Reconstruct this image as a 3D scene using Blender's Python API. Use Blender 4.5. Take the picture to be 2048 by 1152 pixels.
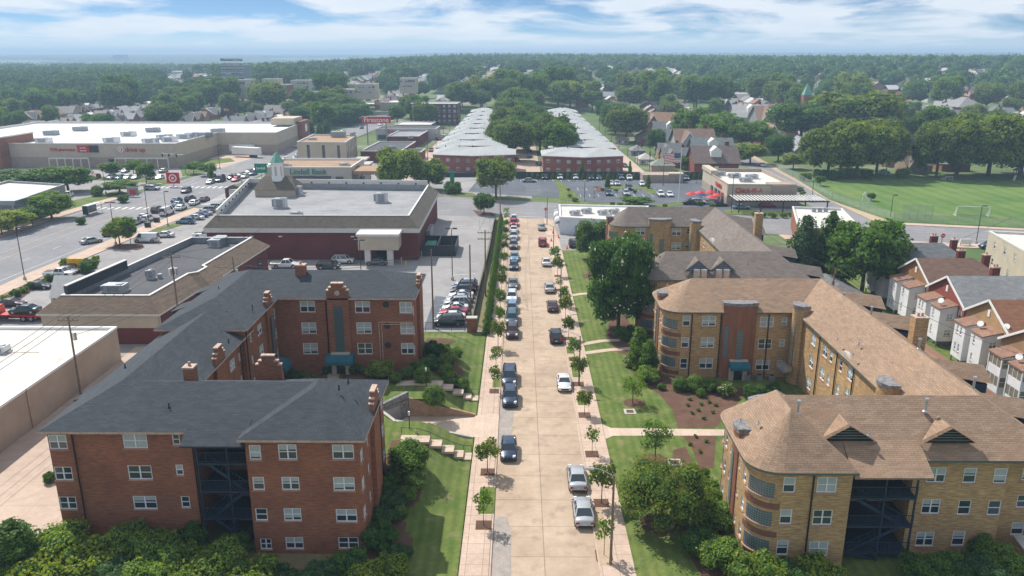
import bpy, math, random
import numpy as np
from mathutils import Vector, Matrix
random.seed(7)
S = bpy.context.scene
for o in list(bpy.data.objects): bpy.data.objects.remove(o)
COL = S.collection
R = math.radians
# ------------------------------------------------------------------ camera
F_, HOR, CAMZ = 1593., 106., 42.0
P_ = math.atan((576-HOR)/F_); YAW = math.atan(14/(F_/math.cos(P_)))
cam_d = bpy.data.cameras.new('camera'); cam = bpy.data.objects.new('camera', cam_d); COL.objects.link(cam)
cam.location = (0, 0, CAMZ); cam.rotation_euler = (math.pi/2-P_, 0, YAW)
cam_d.sensor_width = 36; cam_d.lens = 36*F_/2048; cam_d.clip_start = 1; cam_d.clip_end = 60000
S.camera = cam
# ------------------------------------------------------------------ light
SUN_EL = 50.; SUN_AZ = (-0.64, 0.768)           # horizontal direction towards the sun
sd = Vector((SUN_AZ[0]*math.cos(R(SUN_EL)), SUN_AZ[1]*math.cos(R(SUN_EL)), math.sin(R(SUN_EL))))
sl = bpy.data.lights.new('sun', 'SUN'); sl.energy = 3.15; sl.angle = R(0.6); sl.color = (1, .955, .89)
so = bpy.data.objects.new('sun', sl); COL.objects.link(so); so.rotation_euler = sd.to_track_quat('Z', 'Y').to_euler(); so.location = (0, 0, 200)
w = bpy.data.worlds.new('World'); S.world = w; w.use_nodes = True
N, L = w.node_tree.nodes, w.node_tree.links
N.clear()
def wn(t, **k):
    n = N.new(t)
    for a, b in k.items(): setattr(n, a, b)
    return n
tc = wn('ShaderNodeTexCoord')
sky = wn('ShaderNodeTexSky', sky_type='NISHITA', sun_disc=False, sun_elevation=R(SUN_EL), sun_rotation=math.atan2(SUN_AZ[0], SUN_AZ[1]),
         air_density=1.3, dust_density=.25, ozone_density=2.2, altitude=200)
sep = wn('ShaderNodeSeparateXYZ'); L.new(tc.outputs['Generated'], sep.inputs[0])
mz = wn('ShaderNodeMath', operation='MULTIPLY_ADD'); L.new(sep.outputs[2], mz.inputs[0]); mz.inputs[1].default_value = 4.2; mz.inputs[2].default_value = .06
cmb = wn('ShaderNodeCombineXYZ'); L.new(sep.outputs[0], cmb.inputs[0]); L.new(sep.outputs[1], cmb.inputs[1]); L.new(mz.outputs[0], cmb.inputs[2])
nrm = wn('ShaderNodeVectorMath', operation='NORMALIZE'); L.new(cmb.outputs[0], nrm.inputs[0]); L.new(nrm.outputs[0], sky.inputs[0])
# cloud sheet: noise over azimuth and a compressed elevation
at = wn('ShaderNodeMath', operation='ARCTAN2'); L.new(sep.outputs[0], at.inputs[0]); L.new(sep.outputs[1], at.inputs[1])
zp = wn('ShaderNodeMath', operation='ADD'); L.new(sep.outputs[2], zp.inputs[0]); zp.inputs[1].default_value = .035
lg = wn('ShaderNodeMath', operation='LOGARITHM'); L.new(zp.outputs[0], lg.inputs[0]); lg.inputs[1].default_value = 2.718
cc = wn('ShaderNodeCombineXYZ'); L.new(at.outputs[0], cc.inputs[0]); L.new(lg.outputs[0], cc.inputs[1])
mp = wn('ShaderNodeMapping'); L.new(cc.outputs[0], mp.inputs[0]); mp.inputs['Scale'].default_value = (6.0, 2.5, 1); mp.inputs['Location'].default_value = (3.1, .4, 0); mp.inputs['Rotation'].default_value = (0, 0, R(9))
cn = wn('ShaderNodeTexNoise'); L.new(mp.outputs[0], cn.inputs['Vector']); cn.inputs['Scale'].default_value = 1.25; cn.inputs['Detail'].default_value = 9; cn.inputs['Roughness'].default_value = .56; cn.inputs['Distortion'].default_value = .4
ramp = wn('ShaderNodeValToRGB'); L.new(cn.outputs[0], ramp.inputs[0])
ramp.color_ramp.elements[0].position = .40; ramp.color_ramp.elements[0].color = (0, 0, 0, 1)
ramp.color_ramp.elements[1].position = .56; ramp.color_ramp.elements[1].color = (1, 1, 1, 1)
lo = wn('ShaderNodeMapRange'); L.new(sep.outputs[2], lo.inputs[0]); lo.inputs[1].default_value = 0.0; lo.inputs[2].default_value = .026; lo.inputs[3].default_value = 1.0; lo.inputs[4].default_value = 0.0
mx = wn('ShaderNodeMath', operation='MAXIMUM'); L.new(ramp.outputs[0], mx.inputs[0]); L.new(lo.outputs[0], mx.inputs[1])
cm = wn('ShaderNodeMath', operation='MULTIPLY'); L.new(mx.outputs[0], cm.inputs[0]); cm.inputs[1].default_value = .93
cn2 = wn('ShaderNodeTexNoise'); L.new(mp.outputs[0], cn2.inputs['Vector']); cn2.inputs['Scale'].default_value = 2.4; cn2.inputs['Detail'].default_value = 5
ccol = wn('ShaderNodeMix', data_type='RGBA'); L.new(cn2.outputs[0], ccol.inputs['Factor']); ccol.inputs['A'].default_value = (3.3, 3.75, 4.25, 1); ccol.inputs['B'].default_value = (4.5, 4.6, 4.7, 1)
skm = wn('ShaderNodeMix', data_type='RGBA', blend_type='MULTIPLY'); skm.inputs['Factor'].default_value = 1; skm.inputs['B'].default_value = (.34, .42, .47, 1); L.new(sky.outputs[0], skm.inputs['A'])
mixc = wn('ShaderNodeMix', data_type='RGBA'); L.new(cm.outputs[0], mixc.inputs['Factor']); L.new(skm.outputs['Result'], mixc.inputs['A']); L.new(ccol.outputs['Result'], mixc.inputs['B'])
bg = wn('ShaderNodeBackground'); L.new(mixc.outputs['Result'], bg.inputs[0]); bg.inputs[1].default_value = .125
wo = wn('ShaderNodeOutputWorld'); L.new(bg.outputs[0], wo.inputs[0])
S.view_settings.view_transform = 'Standard'; S.view_settings.look = 'None'; S.view_settings.exposure = 0.86; S.view_settings.gamma = 1
S.render.engine = 'CYCLES'; S.cycles.volume_bounces = 0; S.cycles.max_bounces = 5; S.cycles.diffuse_bounces = 2; S.cycles.transparent_max_bounces = 6
# ------------------------------------------------------------------ measuring: a photo pixel's ray met with a plane in the world
cp, sp, cy, sy = math.cos(P_), math.sin(P_), math.cos(YAW), math.sin(YAW)
def ray(px, py):
    u = (px-1024)/F_; v = (py-576)/F_
    return (-sy*cp+u*cy+v*sy*sp, cy*cp+u*sy-v*cy*sp, -sp-v*cp)
def G(px, py, z=0.):
    r = ray(px, py); t = (z-CAMZ)/r[2]; return (r[0]*t, r[1]*t)
def onwall(px, py, p0, p1):       # -> u along p0->p1, z
    r = ray(px, py); dx, dy = p1[0]-p0[0], p1[1]-p0[1]; Lw = math.hypot(dx, dy); nx, ny = dy/Lw, -dx/Lw
    t = (p0[0]*nx+p0[1]*ny)/(r[0]*nx+r[1]*ny)
    return ((r[0]*t-p0[0])*dx/Lw+(r[1]*t-p0[1])*dy/Lw, CAMZ+r[2]*t)
def sm(a, b, x):
    t = max(0., min(1., (x-a)/(b-a))); return t*t*(3-2*t)
def T(x, y):                      # far terrain height
    r = math.hypot(x, y)
    h = 15*sm(430, 1050, y)*sm(-420, 60, x+.1*y) + 6*sm(400, 900, y)
    h += 2.5*math.sin(x*.006+1)*math.sin(y*.005)*sm(400, 800, r)
    h -= 14*sm(1500, 2600, r)
    h += 20*sm(3600, 5200, r)
    return h
# ------------------------------------------------------------------ materials
def newmat(name):
    m = bpy.data.materials.new(name); m.use_nodes = True
    return m, m.node_tree.nodes, m.node_tree.links, m.node_tree.nodes['Principled BSDF']
def nd(nodes, t, **k):
    n = nodes.new(t)
    for a, b in k.items(): setattr(n, a, b)
    return n
def c4(c): return (c[0], c[1], c[2], 1)
def mix(n, l, f, a, b, mode='MIX'):
    x = nd(n, 'ShaderNodeMix', data_type='RGBA', blend_type=mode)
    for s, v in (('Factor', f), ('A', a), ('B', b)):
        if isinstance(v, (int, float)): x.inputs[s].default_value = v
        elif isinstance(v, tuple): x.inputs[s].default_value = c4(v)
        else: l.new(v, x.inputs[s])
    return x.outputs['Result']
def noise(n, l, vec, scale, detail=4, rough=.55, sc3=None, lo=.35, hi=.65):
    if sc3:
        m = nd(n, 'ShaderNodeMapping'); m.inputs['Scale'].default_value = sc3; l.new(vec, m.inputs[0]); vec = m.outputs[0]
    t = nd(n, 'ShaderNodeTexNoise'); l.new(vec, t.inputs['Vector']); t.inputs['Scale'].default_value = scale; t.inputs['Detail'].default_value = detail; t.inputs['Roughness'].default_value = rough
    r = nd(n, 'ShaderNodeMapRange'); l.new(t.outputs[0], r.inputs[0]); r.inputs[1].default_value = lo; r.inputs[2].default_value = hi
    return r.outputs[0]
def pos(n, l): return nd(n, 'ShaderNodeNewGeometry').outputs['Position']
def uvn(n, l): return nd(n, 'ShaderNodeUVMap').outputs[0]
MATS = {}
def M(name, col, rough=.8, metal=0., spec=.4, var=.12, vs=1.5, emit=None, objcol=False):
    if name in MATS: return MATS[name]
    m, n, l, b = newmat(name)
    b.inputs['Roughness'].default_value = rough; b.inputs['Metallic'].default_value = metal; b.inputs['Specular IOR Level'].default_value = spec
    base = nd(n, 'ShaderNodeObjectInfo').outputs['Color'] if objcol else tuple(col)
    f = noise(n, l, pos(n, l), vs, 5)
    dk = tuple(1-var for _ in range(3)); br = tuple(1+var for _ in range(3))
    l.new(mix(n, l, 1.0, base, mix(n, l, f, dk, br), 'MULTIPLY'), b.inputs['Base Color'])
    if emit: b.inputs['Emission Color'].default_value = c4(emit); b.inputs['Emission Strength'].default_value = 1
    MATS[name] = m; return m
def brickmat(name, c1, c2, mortar, streak=None, bw=.24, bh=.08, ms=.012, var=.5, objcol=False, band=None):
    m, n, l, b = newmat(name); uv = uvn(n, l)
    b.inputs['Roughness'].default_value = .88; b.inputs['Specular IOR Level'].default_value = .25
    t = nd(n, 'ShaderNodeTexBrick'); l.new(uv, t.inputs['Vector']); t.inputs['Scale'].default_value = 1
    t.inputs['Brick Width'].default_value = bw; t.inputs['Row Height'].default_value = bh; t.inputs['Mortar Size'].default_value = ms; t.inputs['Mortar Smooth'].default_value = .3
    t.inputs['Color1'].default_value = c4(c1); t.inputs['Color2'].default_value = c4(c2); t.inputs['Mortar'].default_value = c4(mortar)
    o = t.outputs[0]
    if objcol: o = mix(n, l, 1., nd(n, 'ShaderNodeObjectInfo').outputs['Color'], o, 'MULTIPLY')
    f = noise(n, l, uv, 1, 3, .6, (1.1, 9, 1), .40, .68)
    if streak: o = mix(n, l, mulv(n, l, f, var), o, streak)
    g = noise(n, l, uv, .25, 5, .6)
    o = mix(n, l, 1., o, mix(n, l, g, (.82, .82, .84), (1.1, 1.08, 1.06)), 'MULTIPLY')
    l.new(o, b.inputs['Base Color'])
    bp = nd(n, 'ShaderNodeBump'); bp.inputs['Strength'].default_value = .35; bp.inputs['Distance'].default_value = .02
    l.new(t.outputs['Fac'], bp.inputs['Height']); bp.invert = True; l.new(bp.outputs[0], b.inputs['Normal'])
    MATS[name] = m; return m
def mulv(n, l, a, k):
    x = nd(n, 'ShaderNodeMath', operation='MULTIPLY'); l.new(a, x.inputs[0]); x.inputs[1].default_value = k; return x.outputs[0]
def shingle(name, c1, c2, objcol=False, blotch=None, bw=.62, bh=.2):
    m, n, l, b = newmat(name); uv = uvn(n, l)
    b.inputs['Roughness'].default_value = .92; b.inputs['Specular IOR Level'].default_value = .2
    t = nd(n, 'ShaderNodeTexBrick'); l.new(uv, t.inputs['Vector']); t.inputs['Scale'].default_value = 1
    t.inputs['Brick Width'].default_value = bw; t.inputs['Row Height'].default_value = bh; t.inputs['Mortar Size'].default_value = .014; t.inputs['Mortar Smooth'].default_value = .2; t.inputs['Bias'].default_value = -.1
    t.inputs['Color1'].default_value = c4(c1); t.inputs['Color2'].default_value = c4(c2); t.inputs['Mortar'].default_value = c4(tuple(.45*x for x in c1))
    o = t.outputs[0]
    if objcol: o = mix(n, l, 1., nd(n, 'ShaderNodeObjectInfo').outputs['Color'], o, 'MULTIPLY')
    f = noise(n, l, uv, 1, 4, .6, (.8, 1.6, 1), .3, .7)
    o = mix(n, l, 1., o, mix(n, l, f, (.84, .84, .85), (1.14, 1.13, 1.12)), 'MULTIPLY')
    g = noise(n, l, uv, .12, 4, .6, (1, .6, 1))
    o = mix(n, l, 1., o, mix(n, l, g, (.92, .92, .92), (1.07, 1.06, 1.05)), 'MULTIPLY')
    if blotch: o = mix(n, l, mulv(n, l, noise(n, l, uv, .35, 5, .65, None, .52, .72), .6), o, blotch)
    l.new(o, b.inputs['Base Color'])
    MATS[name] = m; return m
def groundmat(name, c1, c2, s1=.3, s2=3., joints=None, jc=.62, stain=None, rough=.9, bump=0., fine=25., mow=0):
    m, n, l, b = newmat(name); p = pos(n, l)
    b.inputs['Roughness'].default_value = rough; b.inputs['Specular IOR Level'].default_value = .3
    o = mix(n, l, noise(n, l, p, s1, 6, .6), c1, c2)
    if mow:
        wv = nd(n, 'ShaderNodeTexWave'); wv.inputs['Scale'].default_value = mow; wv.inputs['Distortion'].default_value = 1.2; wv.inputs['Detail Scale'].default_value = .3; l.new(p, wv.inputs['Vector'])
        o = mix(n, l, 1., o, mix(n, l, wv.outputs['Fac'], (.86, .9, .88), (1.12, 1.08, 1.1)), 'MULTIPLY')
    o = mix(n, l, 1., o, mix(n, l, noise(n, l, p, s2, 5, .65, None, .3, .7), (.88, .88, .88), (1.1, 1.1, 1.1)), 'MULTIPLY')
    o = mix(n, l, 1., o, mix(n, l, noise(n, l, p, fine, 2, .6, None, .25, .75), (.9, .9, .9), (1.1, 1.1, 1.1)), 'MULTIPLY')
    if stain: o = mix(n, l, mulv(n, l, noise(n, l, p, stain[0], 5, .6, None, stain[1], stain[1]+.14), stain[2]), o, stain[3])
    if joints:
        jx, jy, wdt, off = joints
        mpn = nd(n, 'ShaderNodeMapping'); mpn.inputs['Location'].default_value = off; l.new(p, mpn.inputs[0])
        t = nd(n, 'ShaderNodeTexBrick'); t.offset = 0; l.new(mpn.outputs[0], t.inputs['Vector']); t.inputs['Scale'].default_value = 1
        t.inputs['Brick Width'].default_value = jx; t.inputs['Row Height'].default_value = jy; t.inputs['Mortar Size'].default_value = wdt; t.inputs['Mortar Smooth'].default_value = .5
        t.inputs['Color1'].default_value = (1, 1, 1, 1); t.inputs['Color2'].default_value = (.9, .9, .91, 1); t.inputs['Mortar'].default_value = (jc, jc*.95, jc*.88, 1)
        o = mix(n, l, 1., o, t.outputs[0], 'MULTIPLY')
    l.new(o, b.inputs['Base Color'])
    if bump:
        bp = nd(n, 'ShaderNodeBump'); bp.inputs['Strength'].default_value = bump; bp.inputs['Distance'].default_value = .05
        l.new(noise(n, l, p, 9, 4, .7), bp.inputs['Height']); l.new(bp.outputs[0], b.inputs['Normal'])
    MATS[name] = m; return m
def leafmat(name, c1, c2, trans=.35, objcol=False):
    m, n, l, b = newmat(name)
    geo = nd(n, 'ShaderNodeNewGeometry')
    o = mix(n, l, geo.outputs['Random Per Island'], c1, c2)
    tcx = nd(n, 'ShaderNodeTexCoord')
    o = mix(n, l, 1., o, mix(n, l, noise(n, l, tcx.outputs['Object'], .55, 3, .6), (.68, .74, .66), (1.28, 1.22, 1.15)), 'MULTIPLY')
    oi = nd(n, 'ShaderNodeObjectInfo')
    o = mix(n, l, 1., o, mix(n, l, oi.outputs['Random'], (.72, .8, .8), (1.3, 1.18, 1.05)), 'MULTIPLY')
    if objcol: o = mix(n, l, 1., o, oi.outputs['Color'], 'MULTIPLY')
    l.new(o, b.inputs['Base Color']); b.inputs['Roughness'].default_value = .6; b.inputs['Specular IOR Level'].default_value = .25
    tr = nd(n, 'ShaderNodeBsdfTranslucent'); l.new(mix(n, l, 1., o, (1.3, 1.35, .6), 'MULTIPLY'), tr.inputs[0])
    ms = nd(n, 'ShaderNodeMixShader'); ms.inputs[0].default_value = trans; l.new(b.outputs[0], ms.inputs[1]); l.new(tr.outputs[0], ms.inputs[2])
    l.new(ms.outputs[0], n['Material Output'].inputs[0]); MATS[name] = m; return m
def glassmat(name, col=(.03, .045, .06), rough=.08):
    m, n, l, b = newmat(name); b.inputs['Base Color'].default_value = c4(col); b.inputs['Roughness'].default_value = rough; b.inputs['Specular IOR Level'].default_value = .9
    MATS[name] = m; return m
# ------------------------------------------------------------------ objects
def tag(o, label=None, cat=None, group=None, kind=None):
    if label: o['label'] = label
    if cat: o['category'] = cat
    if group: o['group'] = group
    if kind: o['kind'] = kind
    return o
def thing(name, label, cat, loc=(0, 0, 0), group=None, rz=0):
    o = bpy.data.objects.new(name, None); COL.objects.link(o); o.location = loc; o.rotation_euler = (0, 0, rz); o.empty_display_size = .5
    return tag(o, label, cat, group)
class MB:
    def __init__(s): s.v = []; s.f = []; s.m = []; s.sm = []
    def add(s, vs, fs, mi=0, smooth=False):
        b = len(s.v); s.v += [tuple(p) for p in vs]
        for f in fs: s.f.append([b+i for i in f]); s.m.append(mi); s.sm.append(smooth)
        return s
    def quad(s, a, b, c, d, mi=0): return s.add([a, b, c, d], [(0, 1, 2, 3)], mi)
    def poly(s, pts, mi=0): return s.add(pts, [tuple(range(len(pts)))], mi)
    def box(s, x0, x1, y0, y1, z0, z1, mi=0):
        return s.add([(x0, y0, z0), (x1, y0, z0), (x1, y1, z0), (x0, y1, z0), (x0, y0, z1), (x1, y0, z1), (x1, y1, z1), (x0, y1, z1)],
                     [(3, 2, 1, 0), (4, 5, 6, 7), (0, 1, 5, 4), (1, 2, 6, 5), (2, 3, 7, 6), (3, 0, 4, 7)], mi)
    def prism(s, poly, z0, z1, mi=0, cap=None):
        n = len(poly); a = sum(poly[i][0]*poly[(i+1) % n][1]-poly[(i+1) % n][0]*poly[i][1] for i in range(n))
        if a < 0: poly = poly[::-1]
        zf = (lambda p, z: z(p[0], p[1]) if callable(z) else z)
        vs = [(p[0], p[1], zf(p, z0)) for p in poly]+[(p[0], p[1], zf(p, z1)) for p in poly]
        s.add(vs, [(i, (i+1) % n, n+(i+1) % n, n+i) for i in range(n)]+[tuple(range(n-1, -1, -1))], mi)
        return s.add(vs[n:], [tuple(range(n))], mi if cap is None else cap)
    def tube(s, a, b, r0, r1=None, n=8, mi=0, cap=True, smooth=True):
        r1 = r0 if r1 is None else r1
        a, b = Vector(a), Vector(b); d = (b-a).normalized(); u = d.orthogonal().normalized(); w_ = d.cross(u)
        vs = []
        for p, r in ((a, r0), (b, r1)):
            for i in range(n):
                t = 2*math.pi*i/n; vs.append(p+u*(r*math.cos(t))+w_*(r*math.sin(t)))
        s.add(vs, [(i, (i+1) % n, n+(i+1) % n, n+i) for i in range(n)], mi, smooth)
        if cap: s.add(vs, [tuple(range(n-1, -1, -1)), tuple(range(n, 2*n))], mi)
        return s
    def path(s, pts, r, n=6, mi=0):
        for a, b in zip(pts, pts[1:]): s.tube(a, b, r, r, n, mi)
        return s
    def beam(s, a, b, wd, h, mi=0):   # rectangular bar
        a, b = Vector(a), Vector(b); d = (b-a).normalized(); u = d.cross(Vector((0, 0, 1)))
        if u.length < .01: u = Vector((1, 0, 0))
        u.normalize(); v = u.cross(d)
        vs = [p+u*(i*wd/2)+v*(j*h/2) for p in (a, b) for i, j in ((-1, -1), (1, -1), (1, 1), (-1, 1))]
        return s.add(vs, [(0, 1, 5, 4), (1, 2, 6, 5), (2, 3, 7, 6), (3, 0, 4, 7), (3, 2, 1, 0), (4, 5, 6, 7)], mi)
    def mesh(s, name, mats, org=(0, 0, 0)):
        me = bpy.data.meshes.new(name)
        vs = [(p[0]-org[0], p[1]-org[1], p[2]-org[2]) for p in s.v]
        me.from_pydata(vs, [], s.f); 
        for m_ in (mats if isinstance(mats, (list, tuple)) else [mats]): me.materials.append(m_)
        me.polygons.foreach_set('material_index', s.m); me.polygons.foreach_set('use_smooth', s.sm)
        me.update()
        uvl = me.uv_layers.new(name='UVMap').data
        for p in me.polygons:
            nx, ny, nz = p.normal
            if abs(nz) > .985: t = Vector((1, 0, 0)); b = Vector((0, 1, 0))
            else:
                t = Vector((-ny, nx, 0)).normalized(); b = Vector((nx, ny, nz)).cross(t)
            for li in p.loop_indices:
                c = Vector(s.v[me.loops[li].vertex_index]); uvl[li].uv = (c.dot(t), c.dot(b))
        return me
    def build(s, name, mats, parent=None, org=None, **kw):
        if org is None: org = tuple(parent['_o']) if parent is not None and '_o' in parent else (0, 0, 0)
        o = bpy.data.objects.new(name, s.mesh(name, mats, org)); COL.objects.link(o)
        if parent is not None: o.parent = parent
        if parent is None and any(org): o.location = org
        if parent is not None: o['_o'] = org
        if kw: tag(o, **kw)
        return o
def site(name, label, cat, loc, group=None):        # a static thing built in world coordinates
    o = thing(name, label, cat, loc, group); o['_o'] = tuple(float(c) for c in loc); return o
def place(me, name, parent, loc, rz=0, scale=None):
    o = bpy.data.objects.new(name, me); COL.objects.link(o); o.parent = parent
    b = tuple(parent['_o']) if parent is not None and '_o' in parent else (0, 0, 0)
    o.location = (loc[0]-b[0], loc[1]-b[1], loc[2]-b[2]); o.rotation_euler = (0, 0, rz)
    if scale: o.scale = scale
    return o
def copy_tree(src, loc=None, rz=None, label=None, group=None, scale=None, color=None, colorparts=None):
    r = src.copy(); COL.objects.link(r)
    if loc: r.location = loc
    if rz is not None: r.rotation_euler = (0, 0, rz)
    if scale: r.scale = scale if isinstance(scale, tuple) else (scale,)*3
    if label: r['label'] = label
    if group: r['group'] = group
    if color and r.type == 'MESH': r.color = c4(color)
    for ch in list(src.children):
        c = ch.copy(); COL.objects.link(c); c.parent = r
        if color and (colorparts is None or ch.name.split('.')[0] in colorparts): c.color = c4(color)
        if colorparts and isinstance(colorparts, dict) and ch.name.split('.')[0] in colorparts: c.color = c4(colorparts[ch.name.split('.')[0]])
        for g in list(ch.children):
            d = g.copy(); COL.objects.link(d); d.parent = c
            if color and colorparts is None: d.color = c4(color)
    return r
PROTOS = []
def proto(o):                                         # prototypes that are removed once copied
    PROTOS.append(o); return o
def drop_protos():
    for o in PROTOS:
        for c in list(o.children):
            for g in list(c.children): bpy.data.objects.remove(g)
            bpy.data.objects.remove(c)
        bpy.data.objects.remove(o)
    PROTOS.clear()
def textmesh(txt, size, ext=.06, font_scale_x=1.):
    cu = bpy.data.curves.new('t', 'FONT'); cu.body = txt; cu.size = size; cu.extrude = ext; cu.offset = size*.012; cu.align_x = 'CENTER'; cu.align_y = 'CENTER'
    ob = bpy.data.objects.new('t', cu); COL.objects.link(ob)
    dg = bpy.context.evaluated_depsgraph_get(); me = bpy.data.meshes.new_from_object(ob.evaluated_get(dg)); bpy.data.objects.remove(ob)
    for v in me.vertices: v.co.x *= font_scale_x
    return me
def sign(parent, txt, size, loc, rz, mat, name='lettering', sx=1., ext=.06):   # lettering upright on a wall; rz = 0 faces -Y
    me = textmesh(txt, size, ext, sx); me.transform(Matrix.Rotation(math.pi/2, 4, 'X')); me.materials.clear(); me.materials.append(mat)
    return place(me, name, parent, loc, rz)
# ------------------------------------------------------------------ palette
m_redbrick = brickmat('red_brick', (.25, .075, .042), (.165, .05, .034), (.25, .15, .11), (.42, .19, .09), var=.65)
m_redbrick2 = brickmat('far_red_brick', (.36, .115, .075), (.28, .085, .06), (.28, .15, .12), (.38, .15, .09), var=.3)
m_yelbrick = brickmat('yellow_brick', (.42, .25, .11), (.31, .175, .078), (.30, .21, .13), (.62, .43, .22), var=.95)
m_pinkbrick = brickmat('orange_brick', (.30, .115, .06), (.24, .09, .05), (.25, .14, .09), (.34, .15, .08), var=.4)
m_bandbrick = brickmat('brown_brick_band', (.22, .095, .06), (.18, .075, .05), (.2, .12, .09), (.26, .12, .07), var=.4)
m_storebrick = brickmat('store_brick', (.17, .035, .03), (.13, .028, .026), (.16, .06, .05), (.19, .05, .04), var=.4)
m_housebrick = brickmat('house_brick', (1., 1., 1.), (.8, .8, .8), (.9, .9, .9), None, objcol=True)
m_slate = shingle('slate_shingle', (.062, .071, .082), (.047, .055, .065))
m_tan = shingle('tan_shingle', (.345, .24, .165), (.27, .185, .128), blotch=(.33, .20, .125))
m_graybrown = shingle('graybrown_shingle', (.215, .18, .158), (.165, .14, .122))
m_brownroof = shingle('brown_shingle', (.22, .165, .12), (.17, .125, .09), bw=.8, bh=.26)
m_grayroof = shingle('taupe_shingle', (.16, .14, .115), (.125, .11, .09), bw=.7, bh=.25)
m_varroof = shingle('house_shingle', (1., 1., 1.), (.78, .78, .78), objcol=True, bw=.7, bh=.25)
m_whiteroof = shingle('pale_shingle', (.43, .45, .45), (.37, .385, .39), bw=.7, bh=.25)
m_white = M('white_paint', (.78, .78, .76), .5, var=.04)
m_frame = M('window_frame', (.74, .76, .78), .5, var=.04)
m_sill = M('sill', (.42, .25, .19), .8)
m_cream = M('cream_stucco', (.50, .43, .33), .85, var=.06, vs=.5)
m_taupe = M('taupe_stucco', (.36, .29, .23), .85, var=.06, vs=.5)
m_beigewall = M('beige_wall', (.40, .33, .26), .85, var=.08, vs=.4)
m_trim = M('trim', (.62, .60, .56), .6, var=.05)
m_gray = M('gray_metal', (.28, .30, .32), .45, .5)
m_dgray = M('dark_metal', (.035, .04, .045), .5, .2)
m_galv = M('galvanised', (.5, .52, .55), .35, .8)
m_porchblue = M('porch_steel', (.02, .038, .068), .5)
m_teal = M('teal_canvas', (.012, .115, .165), .7, var=.08)
m_stone = M('pale_stone', (.45, .42, .37), .85, var=.15, vs=4)
m_graystone = M('gray_stone', (.20, .19, .19), .9, var=.35, vs=3)
m_concwall = M('concrete_wall', (.33, .22, .14), .9, var=.2, vs=1.2)
m_block = glassmat('glass_block', (.10, .15, .17), .25)
m_glass = glassmat('glass')
m_blind = M('blind', (.38, .42, .42), .7, var=.05)
m_green = M('green_sign', (.0, .22, .13), .5)
m_red = M('red_sign', (.55, .012, .012), .5)
m_yellow = M('yellow_paint', (.75, .45, .02), .5)
m_orange = M('orange_plastic', (.9, .12, .02), .5)
m_wood = M('pole_wood', (.20, .145, .10), .9, var=.25, vs=6)
m_bark = M('bark', (.11, .085, .06), .95, var=.3, vs=5)
m_black = M('black', (.012, .013, .015), .5)
m_rubberroof = groundmat('dark_roofing', (.075, .075, .085), (.095, .095, .10), .15, 1.2, fine=6)
m_grayroofing = groundmat('gray_roofing', (.25, .25, .26), (.33, .33, .335), .12, 1., joints=(30, 1.0, .02, (0, 0, 0)), jc=.85, fine=6, stain=(.25, .54, .5, (.20, .20, .205)))
m_whitemem = groundmat('white_roofing', (.58, .55, .50), (.68, .65, .60), .1, 1., joints=(9, 2.9, .03, (0, 0, 0)), jc=.90, fine=6, stain=(.3, .55, .5, (.47, .42, .36)))
m_bigroof = groundmat('white_big_roof', (.68, .68, .66), (.80, .80, .78), .03, .3, fine=4)
m_bankroof = groundmat('brown_gravel_roof', (.32, .20, .12), (.38, .25, .155), .2, 1.2, fine=8)
# ground
m_road = groundmat('street_concrete', (.395, .295, .21), (.50, .38, .28), .12, .9, joints=(4.7, 4.6, .045, (2.4, 0, 0)), jc=.5, stain=(.5, .54, .7, (.30, .225, .165)))
m_walk = groundmat('pavement', (.50, .37, .285), (.56, .425, .335), .3, 2.5, joints=(1.45, 1.5, .03, (.1, 0, 0)), jc=.55, stain=(.6, .6, .4, (.40, .28, .21)))
m_path = groundmat('garden_path', (.52, .40, .31), (.58, .45, .355), .5, 3., joints=(1.3, 30, .02, (0, 0, 0)), jc=.75)
m_asphalt = groundmat('asphalt', (.20, .195, .205), (.245, .24, .245), .08, .7, stain=(.3, .6, .35, (.15, .148, .152)))
m_lot = groundmat('lot_asphalt', (.26, .245, .24), (.32, .305, .295), .07, .6, stain=(.2, .55, .5, (.20, .19, .19)))
m_darklot = groundmat('dark_asphalt', (.085, .095, .115), (.12, .13, .15), .1, .8)
m_conclot = groundmat('alley_concrete', (.46, .35, .27), (.53, .41, .325), .1, 1., joints=(3.6, 4.5, .02, (0, 0, 0)), jc=.6)
m_grass = groundmat('lawn_grass', (.085, .135, .024), (.15, .185, .045), .3, 1.6, stain=(.5, .56, .75, (.24, .21, .10)), bump=.6, fine=9, rough=1, mow=.32)
m_field = groundmat('field_grass', (.075, .15, .03), (.13, .20, .045), .05, .5, stain=(.12, .55, .6, (.20, .20, .08)), fine=3, rough=1, mow=.06)
m_drygrass = groundmat('dry_grass', (.17, .15, .07), (.24, .19, .11), .2, 1.5, stain=(.2, .5, .6, (.09, .13, .04)), rough=1)
m_mulch = groundmat('mulch', (.115, .062, .04), (.16, .088, .058), .6, 4., bump=.8, fine=30, rough=1)
m_dirt = groundmat('sandy_soil', (.40, .29, .19), (.48, .36, .25), .6, 4., rough=1)
m_far = groundmat('suburb_ground', (.07, .12, .035), (.13, .17, .06), .01, .08, stain=(.03, .52, .8, (.30, .27, .24)), rough=1)
m_paint = M('road_paint_white', (.62, .62, .60), .8, var=.15, vs=2)
m_ypaint = M('road_paint_yellow', (.55, .38, .14), .8, var=.15, vs=2)
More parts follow.
